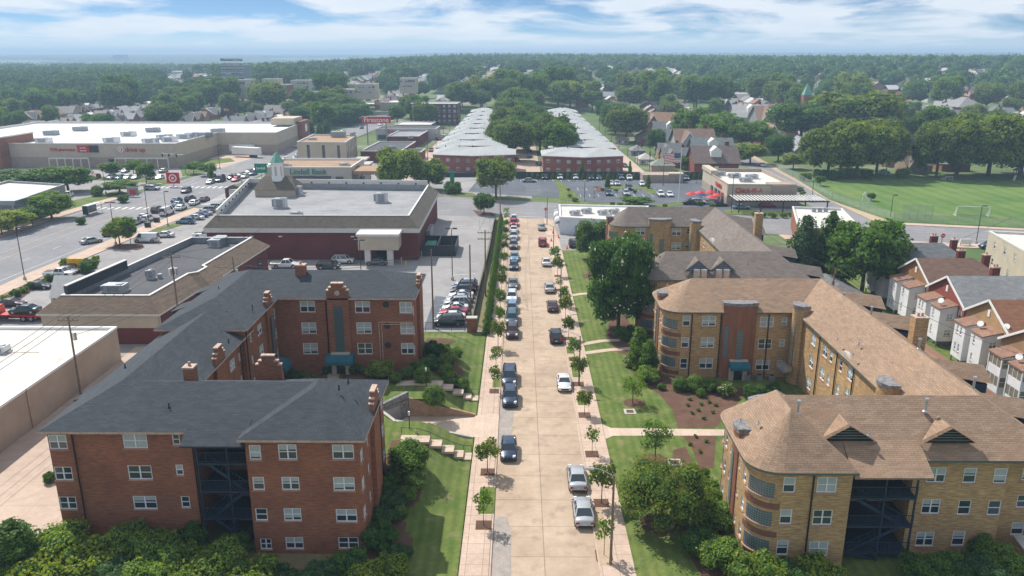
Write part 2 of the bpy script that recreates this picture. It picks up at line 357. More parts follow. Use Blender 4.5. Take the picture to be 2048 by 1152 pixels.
# leaves
m_leaf = leafmat('leaf', (.085, .18, .024), (.165, .27, .038), .45)
m_leafd = leafmat('dark_leaf', (.055, .135, .028), (.12, .22, .042), .45)
m_leafy = leafmat('yellow_green_leaf', (.18, .26, .03), (.28, .34, .05), .42)
m_leafo = leafmat('olive_leaf', (.10, .165, .03), (.185, .235, .045), .45)
m_leafb = leafmat('blue_green_leaf', (.045, .105, .05), (.09, .16, .075), .25)
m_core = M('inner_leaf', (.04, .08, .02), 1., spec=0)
m_ballleaf = leafmat('clipped_leaf', (.12, .215, .04), (.23, .33, .07), .42)
m_farleaf = leafmat('far_leaf', (.030, .068, .018), (.062, .115, .028), .15, objcol=False)
# ================================================================== THE SETTING
def sheet(name, pts, z, mat, px=False):
    if px: pts = [G(a, b, z) for a, b in pts]
    mb = MB(); a = sum(pts[i][0]*pts[(i+1) % len(pts)][1]-pts[(i+1) % len(pts)][0]*pts[i][1] for i in range(len(pts)))
    if a < 0: pts = pts[::-1]
    mb.poly([(p[0], p[1], z) for p in pts]); return mb.build(name, mat, kind='structure')
def slab(name, pts, z, mat, px=False, z0=-.05, kind='structure', side=None):
    if px: pts = [G(a, b, z) for a, b in pts]
    mb = MB(); mb.prism(pts, z0, z, 0 if side is None else 1, 0); return mb.build(name, [mat, side or mat], kind=kind)
def inpoly(x, y, P):
    c = False; j = len(P)-1
    for i in range(len(P)):
        if (P[i][1] > y) != (P[j][1] > y) and x < (P[j][0]-P[i][0])*(y-P[i][1])/(P[j][1]-P[i][1])+P[i][0]: c = not c
        j = i
    return c
def gridmesh(name, xs, ys, hf, mat, skip=None, kind='structure', smooth=True):
    nx, ny = len(xs), len(ys); mb = MB()
    vs = [(x, y, hf(x, y)) for y in ys for x in xs]; fs = []
    for j in range(ny-1):
        for i in range(nx-1):
            if skip and skip((xs[i]+xs[i+1])/2, (ys[j]+ys[j+1])/2): continue
            a = j*nx+i; fs.append((a, a+1, a+nx+1, a+nx))
    mb.add(vs, fs, 0, smooth); return mb.build(name, mat, kind=kind)
# terrain to the horizon: bare soil, with the hills of the far suburb
gx = [-16000, -9000, -6000, -4500]+list(range(-3600, 3601, 150))+[4500, 6000, 9000, 16000]
gy = [-400, 0, 200, 400]+list(range(430, 1500, 45))+list(range(1500, 6000, 180))+[6500, 8000, 11000, 16000, 24000]
def hill(x, y): return T(x, y)-.02
gridmesh('ground', gx, gy, hill, m_far)
RAMP = [(-5.0, 82.0), (-13.8, 81.5), (-16.3, 84.2), (-13.0, 87.6), (-5.0, 87.6)]
def hL(x, y): return .14 + 2.15*sm(5.3, 11.5, -x)*sm(61, 73, y)*(1-sm(107, 116.5, y))*(1-.35*sm(16, 30, -x))
def arange(a, b, s): 
    n = max(1, round((b-a)/s)); return [a+(b-a)*i/n for i in range(n+1)]
gridmesh('lawn', arange(-31.2, -5.05, .3), arange(60, 117.5, .3), hL, m_grass, lambda x, y: inpoly(x, y, RAMP) or (x < -13.6 and y < 72))
sheet('lawn', [(-13.6, 34), (-5.05, 34), (-5.05, 60), (-13.6, 60)], .14, m_grass)
sheet('dry_yard', [(-140, 20), (-13.6, 20), (-13.6, 62), (-40, 62), (-40, 66), (-140, 66)], .012, m_drygrass)
# streets
m_patch = groundmat('street_patch', (.30, .265, .235), (.36, .31, .27), .5, 2., stain=(.6, .5, .6, (.22, .20, .19)))
sheet('street', [(-2.42, 10), (7.02, 10), (6.8, 150), (6.6, 213), (-2.55, 213.5), (-2.5, 150)], .012, m_road)
def strip(name, xl, xr, cuts, mat, z=.14):
    pass
slab('pavement', [(-5.05, 10), (-2.42, 10), (-2.5, 120), (-2.6, 212), (-4.5, 212), (-4.85, 115)], .14, m_walk)
slab('pavement', [(7.02, 10), (10.0, 10), (9.85, 90), (9.6, 172), (6.75, 172), (6.9, 100)], .14, m_walk)
slab('pavement', [(6.75, 172), (9.6, 172), (9.4, 186), (6.65, 186)], .06, m_walk)
sheet('asphalt_patch', [(-2.25, 40), (-.6, 40), (-.6, 63.5), (-1.0, 66), (-2.25, 66)], .03, m_patch)
sheet('asphalt_patch', [(-2.3, 80), (-.9, 81), (-.5, 89), (-2.3, 96)], .03, m_patch)
slab('pavement', [(6.6, 186), (9.3, 186), (9.0, 206.5), (6.6, 207)], .14, m_walk)
for x0, x1, a, b in ((-2.42, -2.27, 20, 82), (-2.46, -2.31, 87.7, 211), (6.87, 7.02, 20, 170)):   # kerbs
    slab('kerb', [(x0, a), (x1, a), (x1-.08 if a > 80 else x1, b), (x0-.08 if a > 80 else x0, b)], .155, m_conclot)
CROSS_N = [(-96, 252), (-60, 247), (-24, 240), (8, 231), (30, 222), (60, 212), (83, 205), (126, 193.5), (200, 176)]
CROSS_S = [(-96, 224), (-60, 218), (-21, 211.5), (8, 207), (56, 191), (78, 183.5), (115, 177), (200, 160)]
sheet('street', CROSS_S+CROSS_N[::-1], .016, m_asphalt)
sheet('street', [(84, 205), (92, 198), (92, 236), (96, 292), (100, 345), (104, 430), (96, 430), (90, 345), (85.5, 270), (83.5, 236)], .027, m_asphalt)
AV_W = [(-126, 40), (-124, 150), (-122.5, 204), (-119.5, 238), (-116, 270), (-112, 318), (-106, 380), (-98, 470), (-92, 560), (-84, 640)]
AV_E = [(-99, 40), (-97.5, 150), (-95, 195), (-92, 234), (-94, 262), (-91, 304), (-86, 380), (-80, 470), (-74, 560), (-68, 640)]
avm = MB()
for i in range(len(AV_W)-1):
    q = [AV_W[i], AV_E[i], AV_E[i+1], AV_W[i+1]]; avm.quad(*[(p[0], p[1], T(*p)+.024) for p in q])
avm.build('avenue', m_asphalt, kind='structure')
slab('pavement', [(-97.4, 60), (-94.6, 60), (-93, 150), (-90.2, 195), (-87.6, 219), (-91.5, 221), (-94.8, 195), (-97.3, 150)], .14, m_walk)
slab('pavement', [(-130, 60), (-126.2, 60), (-124.2, 150), (-122.7, 204), (-119.7, 238), (-123, 239), (-126.5, 204), (-128, 150)], .14, m_walk)
# car parks, forecourts and alleys
sheet('parking_lot', [(-94.8, 100), (-72, 100), (-72, 108), (-58, 107), (-50, 107), (-31, 112), (-14.2, 117.3), (-5.6, 118), (-5.2, 211.5), (-21, 211.5), (-60, 217.5), (-88, 219), (-91, 195), (-94.4, 150)], .008, m_lot)
sheet('parking_lot', [(-15, 118.8), (-8.2, 118.8), (-7.8, 136), (-15, 137)], .014, m_darklot)
sheet('verge', [(-8.1, 118.5), (-5.1, 118.5), (-5.0, 208), (-6.3, 208), (-7.6, 137)], .018, m_drygrass)
sheet('driveway', [(-57, 20), (-41, 20), (-41, 105), (-53, 111), (-57, 111)], .02, m_conclot)
sheet('parking_lot', [(-300, 120), (-128.5, 120), (-127, 204), (-123.2, 239), (-119.8, 260), (-118, 285), (-130, 303), (-300, 303)], .008, m_lot)
sheet('parking_lot', [(-92, 250), (-22, 243), (4, 236.5), (4, 276), (-24, 283), (-50, 330), (-90, 340)], .01, m_lot)
LOT = [(-2, 243), (12, 239.5), (14, 234), (30, 226), (57, 216), (80, 209.5), (82, 236), (84, 262), (66, 276.3), (-14, 276.3), (-16, 250)]
sheet('parking_lot', LOT, .02, m_darklot)
sheet('parking_lot', [(9.6, 172), (27, 172), (27, 186), (50, 186), (50, 191), (9, 206)], .012, m_lot)
sheet('alley', [(38.8, 276.5), (46.8, 276.5), (44.5, 400), (42, 560), (36.5, 560), (38.3, 400)], .03, m_conclot)
sheet('alley', [(-42, 250), (-34, 250), (-31.5, 400), (-30, 560), (-37, 560), (-40, 400)], .03, m_conclot)
sheet('court_drive', [(-1, 277), (8, 277), (7.5, 560), (-4, 560)], .03, m_conclot)
sheet('alley', [(57.2, 60), (60.3, 60), (60.0, 150), (56, 185), (50, 186), (52, 150)], .03, m_conclot)
sheet('loading_yard', [(-128, 303), (-104, 303), (-103, 346), (-128, 346)], .02, m_conclot)
# the park and lawns on the right
slab('sports_field', [(97, 204), (127, 196), (210, 178), (230, 286), (184, 286.5), (138, 289), (97, 281), (92.5, 236)], .05, m_field)
sheet('verge', [(92.4, 198.6), (97.2, 204.2), (92.6, 236), (97, 281), (100.5, 345), (97.5, 345), (94.4, 270), (92.1, 236)], .03, m_dirt)
slab('pavement', [(93.5, 200.5), (127, 192.6), (200, 175.2), (200, 177), (127, 195), (96, 203)], .14, m_walk)
slab('pavement', [(62.6, 183.2), (78, 178.6), (115, 172.5), (170, 161), (170, 164), (115, 176.9), (78, 183.2), (62.6, 188)], .14, m_walk)
slab('lawn', [(9.85, 20), (60, 20), (60, 60), (58, 150), (30, 171.5), (9.62, 171.5)], .135, m_grass)
sheet('yard', [(60.3, 85), (92, 85), (88, 178), (62, 183), (60.2, 150)], .022, m_grass)
slab('garden_path', [(9.9, 82.4), (28, 82.6), (28, 84.0), (9.9, 84.4)], .16, m_path)
slab('garden_path', [(9.9, 85.3), (9.9, 81.6), (10.8, 82.4), (10.8, 84.4)], .1605, m_path)
def ribbon(name, pts, wd, z, mat, hf=None):
    mb = MB(); P = [Vector((p[0], p[1], 0)) for p in pts]; a = []; b = []
    for i, p in enumerate(P):
        d = (P[min(i+1, len(P)-1)]-P[max(i-1, 0)]).normalized(); nn = Vector((-d.y, d.x, 0))*wd/2
        a.append(p+nn); b.append(p-nn)
    for i in range(len(P)-1):
        q = [b[i], b[i+1], a[i+1], a[i]]
        mb.quad(*[(v.x, v.y, (hf(v.x, v.y) if hf else 0)+z) for v in q])
    return mb.build(name, mat, kind='structure')
ribbon('garden_path', [G(x, y) for x, y in ((1166, 690), (1200, 684), (1250, 681), (1285, 676))], 1.1, .16, m_path)
ribbon('garden_path', [G(x, y) for x, y in ((1170, 708), (1215, 702), (1255, 699), (1290, 697))], 1.1, .162, m_path)
ribbon('garden_path', [G(x, y) for x, y in ((1144, 592), (1165, 589), (1185, 588))], 1.1, .16, m_path)
ribbon('garden_path', [(33.5, 96), (32.3, 91.5), (29.5, 88), (29, 83)], 1.4, .164, m_path)
sheet('flower_bed', [(1320, 790), (1345, 770), (1440, 768), (1500, 780), (1480, 800), (1430, 856), (1356, 856), (1345, 820)], .15, m_mulch, True)
sheet('flower_bed', [(1364, 870), (1432, 870), (1428, 936), (1400, 938), (1385, 900)], .15, m_mulch, True)
sheet('flower_bed', [(1285, 700), (1305, 725), (1330, 742), (1450, 772), (1500, 782), (1340, 800), (1305, 780), (1280, 760), (1262, 740), (1268, 715)], .152, m_mulch, True)
sheet('flower_bed', [(18.6, 56), (15.3, 57), (14.6, 62), (15.5, 70), (17, 79), (18.6, 80)], .153, m_mulch)
sheet('flower_bed', [(18.2, 107), (14.5, 108.5), (13.5, 116), (15, 124), (18, 126)], .153, m_mulch)
sheet('flower_bed', [(17.5, 142), (14.6, 144), (13.6, 152), (14.5, 163), (17.5, 165)], .153, m_mulch)
def disc(name, x, y, r, z, mat, n=20, hf=None):
    mb = MB(); mb.poly([(x+r*(1+.08*math.sin(i*2.3))*math.cos(2*math.pi*i/n), y+r*(1+.08*math.sin(i*2.3))*math.sin(2*math.pi*i/n), (hf(x, y) if hf else 0)+z) for i in range(n)])
    return mb.build(name, mat, kind='structure')
for p, r in (((1268, 808), 1.35), ((1310, 922), 1.4), ((1318, 1050), 1.7)): disc('mulch_ring', *G(*p), r, .155, m_mulch)
disc('mulch_ring', 14.8, 150, 2.4, .157, m_mulch)
# left beds follow the sloping lawn
gridmesh('flower_bed', arange(-13.3, -7.2, .4), arange(95.2, 111, .4), lambda x, y: hL(x, y)+.04, m_mulch, lambda x, y: x > -7.6-.9*math.sin(y*.5)-max(0, (103-y))*.0-(2.6 if y > 105 else 0))
gridmesh('flower_bed', arange(-13.5, -9.4, .4), arange(57, 77, .4), lambda x, y: hL(x, y)+.04, m_mulch, lambda x, y: x > -9.9-.6*math.sin(y*.9))
gridmesh('flower_bed', arange(-31, -13.4, .4), arange(91.5, 97, .4), lambda x, y: hL(x, y)+.03, m_mulch, lambda x, y: -25.6 < x < -22.4 or (x > -22.6 and y < 92.6+(x+22.6)*.05))
def steps(y, xs, hs, rail, lab):
    mb = MB(); n = len(xs)-1
    for i in range(n): mb.box(xs[i]+.01, xs[i+1]+.02, y-.75, y+.75, hs[i]-.28, hs[i])
    mb.build('garden_steps', m_path, kind='structure')
    t = site('handrail', lab, 'handrail', ((xs[0]+xs[-1])/2, y+rail, 1))
    r = MB(); r.path([(xs[i], y+rail, hs[min(i, n-1)]+.85) for i in range(n+1)], .03); r.build('rail', m_dgray, t)
    for i in range(0, n+1, 1):
        MB().tube((xs[i], y+rail, hs[min(i, n-1)]-.1), (xs[i], y+rail, hs[min(i, n-1)]+.85), .025).build('post', m_dgray, t)
sx = [-12.6, -10.9, -9.5, -8.2, -6.9, -5.9, -5.05]
steps(92.3, sx, [hL(x, 92)+.12 for x in sx[:-1]], .8, 'thin dark handrail along the courtyard steps north of the garage ramp')
steps(77.2, sx, [hL(x, 77)+.12 for x in sx[:-1]], .8, 'thin dark handrail along the steps beside the near red wing')
ribbon('garden_path', [(-24, 99), (-24, 96), (-23.6, 93.5), (-21, 92.3), (-12.6, 92.3)], 1.6, .07, m_path, hL)
ribbon('garden_path', [(-30, 92.8), (-27, 92.6), (-21, 92.3)], 1.3, .074, m_path, hL)
# sunken garage ramp
sheet('ramp', RAMP, .03, m_path)
slab('driveway', [(-5.2, 82.0), (-2.3, 81.6), (-2.3, 88), (-5.2, 87.6)], .15, m_path)
gr = site('retaining_wall', 'stained tan concrete retaining wall tapering down along the north side of the garage ramp', 'retaining wall', (-9, 87.7, 0))
mb = MB(); mb.prism([(-5.1, 87.55), (-13.1, 87.55), (-13.1, 87.9), (-5.1, 87.9)], -.1, lambda x, y: hL(x, 88)+.12); mb.build('wall', m_concwall, gr)
gw = site('garage_entrance', 'dark stone garage front with a grey roller door at the bottom of the ramp', 'garage', (-14.6, 86, 0))
A_, B_ = (-16.4, 84.2), (-13.1, 87.7)
mb = MB(); d = Vector((B_[0]-A_[0], B_[1]-A_[1])).normalized(); nn = Vector((-d.y, d.x))*.5
mb.prism([A_, B_, (B_[0]+nn.x, B_[1]+nn.y), (A_[0]+nn.x, A_[1]+nn.y)], -.1, lambda x, y: 2.75+.12*(x+16.4)); mb.build('wall', m_graystone, gw)
mb = MB(); q = lambda s, o, z: (A_[0]+d.x*s+d.y*o, A_[1]+d.y*s-d.x*o, z)
mb.add([q(.3, .06, 0), q(3.4, .06, 0), q(3.4, .06, 1.9), q(.3, .06, 1.9), q(.3, -.1, 0), q(3.4, -.1, 0), q(3.4, -.1, 1.9), q(.3, -.1, 1.9)], [(0, 1, 2, 3), (0, 4, 5, 1), (1, 5, 6, 2), (2, 6, 7, 3), (3, 7, 4, 0)])
mb.build('roller_door', m_gray, gw)
lw = site('retaining_wall', 'pale stone parapet wall on the south west side of the garage ramp', 'retaining wall', (-15, 83, 0))
mb = MB(); mb.prism([(-16.5, 84.3), (-13.9, 81.4), (-13.6, 81.7), (-16.2, 84.6)], -.1, lambda x, y: 2.7-.15*(x+16.5)); mb.build('wall', m_stone, lw)
lw = site('retaining_wall', 'low kerb wall along the south edge of the garage ramp', 'retaining wall', (-9.5, 81.8, 0))
mb = MB(); mb.prism([(-13.9, 81.4), (-5.1, 81.7), (-5.1, 82.0), (-13.7, 81.8)], -.1, lambda x, y: hL(x, 81)+.1); mb.build('wall', m_stone, lw)
# painted markings
pm = MB(); pm2 = MB()
def line(m_, a, b, wd=.15, z=.045, dash=None):
    a, b = Vector((a[0], a[1], z)), Vector((b[0], b[1], z)); Lh = (b-a).length; d = (b-a)/Lh; n_ = Vector((-d.y, d.x, 0))*wd/2; s = 0
    while s < Lh:
        e = min(Lh, s+(dash[0] if dash else Lh)); p, q_ = a+d*s, a+d*e
        m_.quad(tuple(p-n_), tuple(q_-n_), tuple(q_+n_), tuple(p+n_)); s = e+(dash[1] if dash else 1)
def lerp(a, b, t): return (a[0]+(b[0]-a[0])*t, a[1]+(b[1]-a[1])*t)
for i in range(len(AV_W)-2):
    for t, yel, ds in ((.38, True, None), (.52, True, None), (.2, False, (3, 8)), (.72, False, (3, 8)), (.93, False, None), (.06, False, None)):
        if i == 3 and ds is None: continue
        line(pm2 if yel else pm, lerp(AV_W[i], AV_E[i], t), lerp(AV_W[i+1], AV_E[i+1], t), .16 if yel else .14, dash=ds, z=.045+T(*AV_W[i]))
for i in range(2, 7):
    for t, yel, ds in ((.5, True, None), (.25, False, (3, 9)), (.75, False, (3, 9))):
        line(pm2 if yel else pm, lerp(CROSS_S[i], CROSS_N[i], t), lerp(CROSS_S[i+1], CROSS_N[i+1], t), .15, dash=ds, z=.04)
for k in range(13):                                  # zebra crossings at the junction
    line(pm, (-118+k*1.9, 255.5), (-118+k*1.9, 259), .75); line(pm, (-121+k*2.0, 219), (-121+k*2.0, 222.5), .75)
for k in range(11): line(pm, (-91.5, 226.5+k*2.1), (-88, 226+k*2.1), .75)
line(pm, (-8, 241), (-1, 239), .3); line(pm, (-2.3, 210.4), (6.5, 208.8), .3)
for k in range(14): line(pm, (-14.5, 262+k*0-2.6*k*0), (-14.5, 262), .1) if False else None
for k in range(24): line(pm, (-13+2.75*k, 270.6), (-13+2.75*k, 275.6), .12)
for k in range(9): line(pm, (-14, 246+2.8*k), (-9, 246+2.8*k), .12); line(pm, (2.2, 246+2.8*k), (7.2, 246+2.8*k), .12)
for k in range(10): line(pm, (19+2.75*k, 252.2), (19+2.75*k, 257.6), .12); line(pm, (19+2.75*k, 240.5), (19+2.75*k, 245.6), .12)
for k in range(8): line(pm, (-13.6, 120.4+2.3*k), (-8.4, 120.9+2.3*k), .1, z=.03)
for k in range(12): line(pm, (-86.5, 176+2.7*k), (-80.5, 177.5+2.7*k), .12)
for k in range(12): line(pm, (-18, 165+3*k), (-13.5, 165+3*k), .1) if k > 8 else None
for k in range(30): line(pm, (-190+2.8*k, 262), (-190+2.8*k, 272), .12); line(pm, (-200+2.8*k, 232), (-200+2.8*k, 242), .12)
line(pm, (-13, 151), (-8.6, 152.2), .25); line(pm, (97, 330), (100, 330), .2)
pm.build('road_marking', m_paint, kind='structure'); pm2.build('road_marking', m_ypaint, kind='structure')
# islands and verges
def island(pts, mat, px=True, name='planted_island'):
    slab(name, pts, .13, mat, px, side=m_conclot)
island([(1105, 355), (1115, 372), (1120, 398), (1165, 403), (1150, 385), (1130, 370)], m_grass)
island([(1120, 400), (1290, 412), (1370, 402), (1375, 408), (1290, 420), (1150, 412), (1118, 410)], m_grass)
island([(1190, 382), (1215, 384), (1200, 372), (1192, 376)], m_mulch)
island([(1215, 372), (1300, 374), (1318, 384), (1300, 388), (1285, 379), (1215, 377)], m_grass)
island([(890, 382), (945, 386), (955, 392), (900, 392)], m_grass)
island([(985, 393), (1050, 396), (1052, 402), (985, 400)], m_grass)
island([(760, 375), (830, 372), (900, 380), (880, 386), (780, 385)], m_grass)
island([(218, 492), (232, 487), (285, 488), (288, 494), (255, 500), (225, 498)], m_mulch)
island([(1450, 418), (1590, 424), (1588, 432), (1450, 428)], m_grass)
island([(20, 600), (60, 568), (190, 530), (196, 536), (70, 575), (28, 608)], m_mulch)
island([(880, 398), (940, 400), (948, 425), (930, 430), (900, 428)], m_grass) if False else None
island([(300, 462), (345, 447), (438, 418), (444, 421), (355, 452), (305, 468)], m_grass)
island([(945, 420), (985, 425), (990, 432), (955, 430)], m_mulch)
island([(0, 468), (85, 442), (190, 405), (250, 385), (240, 380), (150, 400), (60, 432), (0, 450)], m_grass)
island([(160, 352), (320, 356), (345, 362), (330, 366), (200, 360), (60, 357)], m_grass)
island([(365, 352), (400, 340), (415, 330), (470, 322), (460, 316), (400, 320), (360, 335)], m_grass)
# ================================================================== BUILDING KIT
WIN = {}
def frame_xf(cx, cy, cz, rz):
    c, s = math.cos(rz), math.sin(rz)
    return lambda p: (cx+p[0]*c-p[1]*s, cy+p[0]*s+p[1]*c, cz+p[2])
class XB(MB):                                # a mesh builder with its own local frame
    def __init__(s, cx=0, cy=0, cz=0, rz=0): MB.__init__(s); s.X = frame_xf(cx, cy, cz, rz)
    def add(s, vs, fs, mi=0, smooth=False): return MB.add(s, [s.X(p) for p in vs], fs, mi, smooth)
def winmesh(w_, h, style, v, fm=None):
    k = (round(w_, 2), round(h, 2), style, v)
    if k in WIN: return WIN[k]
    f = MB(); t = .075; n = {'d': 2, 's': 1, 't': 3}.get(style, 1)
    f.box(-w_/2, w_/2, -.03, .05, 0, t); f.box(-w_/2, w_/2, -.03, .05, h-t, h); f.box(-w_/2, -w_/2+t, -.029, .051, t, h-t); f.box(w_/2-t, w_/2, -.029, .051, t, h-t)
    for i in range(1, n): x = -w_/2+w_*i/n; f.box(x-t*.7, x+t*.7, -.028, .05, t, h-t)
    for i in range(n):
        a, b = -w_/2+w_*i/n+t*.7, -w_/2+w_*(i+1)/n-t*.7; f.box(a, b, -.02, .045, h*.5-.03, h*.5+.03)
    f.box(-w_/2-.06, w_/2+.06, -.14, -.0, -.1, -.003, 1)
    p = MB(); p.quad((-w_/2+.02, .03, .02), (w_/2-.02, .03, .02), (w_/2-.02, .03, h-.02), (-w_/2+.02, .03, h-.02), 0)
    fr = {0: .5, 1: 1., 2: .35, 3: 0, 4: .8}[v]
    for i in range(n):
        fi = fr if (i+v) % 2 else min(1, fr*1.1)
        if fi > 0: a, b = -w_/2+w_*i/n+t, -w_/2+w_*(i+1)/n-t; p.quad((a, .026, h-t-(h-2*t)*fi), (b, .026, h-t-(h-2*t)*fi), (b, .026, h-t), (a, .026, h-t), 1)
    r = (f.mesh('window', [m_frame, m_sill]), p.mesh('pane', [m_glass, m_blind])); WIN[k] = r; return r
wrand = random.Random(3)
def window(T_, x, y, z, rz, w_, h, style='d', rec=.07):
    v = wrand.choice([0, 0, 1, 2, 3, 4]); fm, pm_ = winmesh(w_, h, style, v)
    c, s = math.cos(rz), math.sin(rz)
    o = place(fm, 'window', T_, (x-s*rec, y+c*rec, z), rz); p = bpy.data.objects.new('pane', pm_); COL.objects.link(p); p.parent = o; return o
def wallrects(mb, p0, p1, z0, z1, rects, mi=0, depth=.13):
    dx, dy = p1[0]-p0[0], p1[1]-p0[1]; Lw = math.hypot(dx, dy); dx /= Lw; dy /= Lw; nx, ny = dy, -dx
    Pt = lambda u, z, o=0: (p0[0]+dx*u-nx*o, p0[1]+dy*u-ny*o, z)
    rects = [(max(.02, a), min(Lw-.02, b), max(z0+.02, c), min(z1-.02, d)) for a, b, c, d in rects if b > .1 and a < Lw-.1 and d > z0+.1 and c < z1-.1]
    us = sorted({0, Lw} | {q for r in rects for q in r[:2]}); zs = sorted({z0, z1} | {q for r in rects for q in r[2:]})
    for i in range(len(us)-1):
        j = 0
        while j < len(zs)-1:
            um = (us[i]+us[i+1])/2
            def hole(jj): zm = (zs[jj]+zs[jj+1])/2; return any(a < um < b and c < zm < d for a, b, c, d in rects)
            if hole(j): j += 1; continue
            k = j
            while k+1 < len(zs)-1 and not hole(k+1): k += 1
            mb.quad(Pt(us[i], zs[j]), Pt(us[i+1], zs[j]), Pt(us[i+1], zs[k+1]), Pt(us[i], zs[k+1]), mi); j = k+1
    for a, b, c, d in rects:
        mb.quad(Pt(a, c), Pt(b, c), Pt(b, c, depth), Pt(a, c, depth), mi); mb.quad(Pt(a, d, depth), Pt(b, d, depth), Pt(b, d), Pt(a, d), mi)
        mb.quad(Pt(a, c, depth), Pt(a, d, depth), Pt(a, d), Pt(a, c), mi); mb.quad(Pt(b, c), Pt(b, d), Pt(b, d, depth), Pt(b, c, depth), mi)
        mb.quad(Pt(a, c, depth), Pt(b, c, depth), Pt(b, d, depth), Pt(a, d, depth), mi)
def facade(T_, mb, p0, p1, z0, z1, wins=(), mi=0):
    """wins: (px,py,w,h,style) measured on the photo, or ('u',u,zbottom,w,h,style)"""
    dx, dy = p1[0]-p0[0], p1[1]-p0[1]; Lw = math.hypot(dx, dy); rz = math.atan2(dy, dx); rs = []
    for w_ in wins:
        if w_[0] == 'u': _, u, zb, ww, hh, st = w_
        else: u, zc = onwall(w_[0], w_[1], p0, p1); ww, hh, st = w_[2]*1.04, w_[3]*1.13, w_[4]; zb = zc-hh/2
        if u < ww/2 or u > Lw-ww/2: u = max(ww/2+.05, min(Lw-ww/2-.05, u))
        rs.append((u-ww/2, u+ww/2, zb, zb+hh)); window(T_, p0[0]+dx/Lw*u, p0[1]+dy/Lw*u, zb, rz, ww, hh, st)
    wallrects(mb, p0, p1, z0, z1, rs, mi)
def roof(T_, name, eaves, ridges, ze, mats, th=.2, dz=0.):
    """eaves: CCW list (x, y, ridge key); ridges: key -> (x, y, z)"""
    mb = MB(); n = len(eaves)
    for i in range(n):
        a, b = eaves[i], eaves[(i+1) % n]; ra, rb = ridges[a[2]], ridges[b[2]]
        pts = [(a[0], a[1], ze+dz), (b[0], b[1], ze+dz), rb] if a[2] == b[2] else [(a[0], a[1], ze+dz), (b[0], b[1], ze+dz), rb, ra]
        if len(pts) == 4: mb.add(pts, [(0, 1, 2), (0, 2, 3)] if abs(pts[2][2]-pts[3][2]) > .01 else [(0, 1, 2, 3)], 0)
        else: mb.poly(pts, 0)
        mb.quad((a[0], a[1], ze-th), (b[0], b[1], ze-th), (b[0], b[1], ze+dz), (a[0], a[1], ze+dz), 1)
    mb.poly([(e[0], e[1], ze-th) for e in eaves[::-1]], 1)
    return mb.build(name, mats, T_)
def gable_tower(T_, cx, cy, rz, wd, z0, z1, th, mat, name='parapet_tower', step=.42):
    mb = XB(cx, cy, 0, rz); h = wd/2; s = step
    out = [(-h, z0), (h, z0), (h, z1-2.2*s), (h-.7*s, z1-2.2*s), (h-.7*s, z1-1.3*s), (h-1.5*s, z1-1.3*s), (h-1.5*s, z1)]
    out += [(-x, z) for x, z in out[:1:-1]]
    m = len(out); vs = [(x, -th, z) for x, z in out]+[(x, .08, z) for x, z in out]
    mb.add(vs, [tuple(range(m)), tuple(range(2*m-1, m-1, -1))]+[(i, i+m, (i+1) % m+m, (i+1) % m)[::-1] for i in range(m)])
    o = mb.build(name, mat, T_)
    cp_ = XB(cx, cy, 0, rz)
    for (x0, x1, z) in ((-h+1.5*s, h-1.5*s, z1), (h-1.5*s, h-.7*s, z1-1.3*s), (-h+.7*s, -h+1.5*s, z1-1.3*s), (h-.7*s, h, z1-2.2*s), (-h, -h+.7*s, z1-2.2*s)):
        cp_.box(x0-.04, x1+.04, -th-.06, .13, z+.003, z+.12)
    d = bpy.data.objects.new('coping', cp_.mesh('coping', m_stone if mat is not m_redbrick else m_copstone, tuple(T_['_o']))); COL.objects.link(d); d.parent = o
    return o
m_copstone = M('coping_stone', (.46, .33, .26), .85, var=.2, vs=3)
def downpipe(T_, x, y, z0, z1): MB().tube((x, y, z0), (x, y, z1), .07, n=6).build('downpipe', m_black, T_)
def awning(T_, cx, cy, cz, rz, wd, dp, h, mat):
    mb = XB(cx, cy, cz, rz); n = 6
    P = [(-dp*math.sin(math.pi/2*i/n), h*math.cos(math.pi/2*i/n)-.02) for i in range(n+1)]
    for (y0, z0), (y1, z1) in zip(P, P[1:]): mb.add([(-wd/2, y1, z1), (wd/2, y1, z1), (wd/2, y0, z0), (-wd/2, y0, z0)], [(0, 1, 2, 3)])
    for s in (-1, 1): mb.poly([(s*wd/2, 0, 0)]+[(s*wd/2, y, z) for y, z in P])
    mb.box(-wd/2, wd/2, -dp-.01, -dp+.02, -.28, 0.0)
    return mb.build('awning', mat, T_)
def entrance(T_, cx, cy, cz, rz, stone=m_stone):
    a = XB(cx, cy, cz, rz); a.box(-1.15, -.6, -.45, .1, 0, 2.6); a.box(.6, 1.15, -.45, .1, 0, 2.6); a.box(-1.2, 1.2, -.48, .1, 2.601, 2.95); a.build('door_surround', stone, T_)
    d = XB(cx, cy, cz, rz); d.box(-.6, .6, -.12, .05, 0, 2.6); o = d.build('door', m_black, T_)
    h = XB(cx, cy, cz, rz); h.box(.38, .44, -.2, -.12, 1.0, 1.3); hh = bpy.data.objects.new('handle', h.mesh('handle', m_galv, tuple(T_['_o']))); COL.objects.link(hh); hh.parent = o
def chimney(T_, x, y, z0, z1, w_, d, mat, pots=1):
    mb = MB(); mb.box(x-w_/2, x+w_/2, y-d/2, y+d/2, z0, z1); mb.box(x-w_/2-.06, x+w_/2+.06, y-d/2-.06, y+d/2+.06, z1+.002, z1+.16, 1)
    o = mb.build('chimney', [mat, m_copstone], T_)
    for i in range(pots):
        px = x+(i-(pots-1)/2)*.45; q = MB().tube((px, y, z1+.16), (px, y, z1+.55), .15, .12, 10)
        c = bpy.data.objects.new('chimney_pot', q.mesh('chimney_pot', m_sill, tuple(T_['_o']))); COL.objects.link(c); c.parent = o
    return o
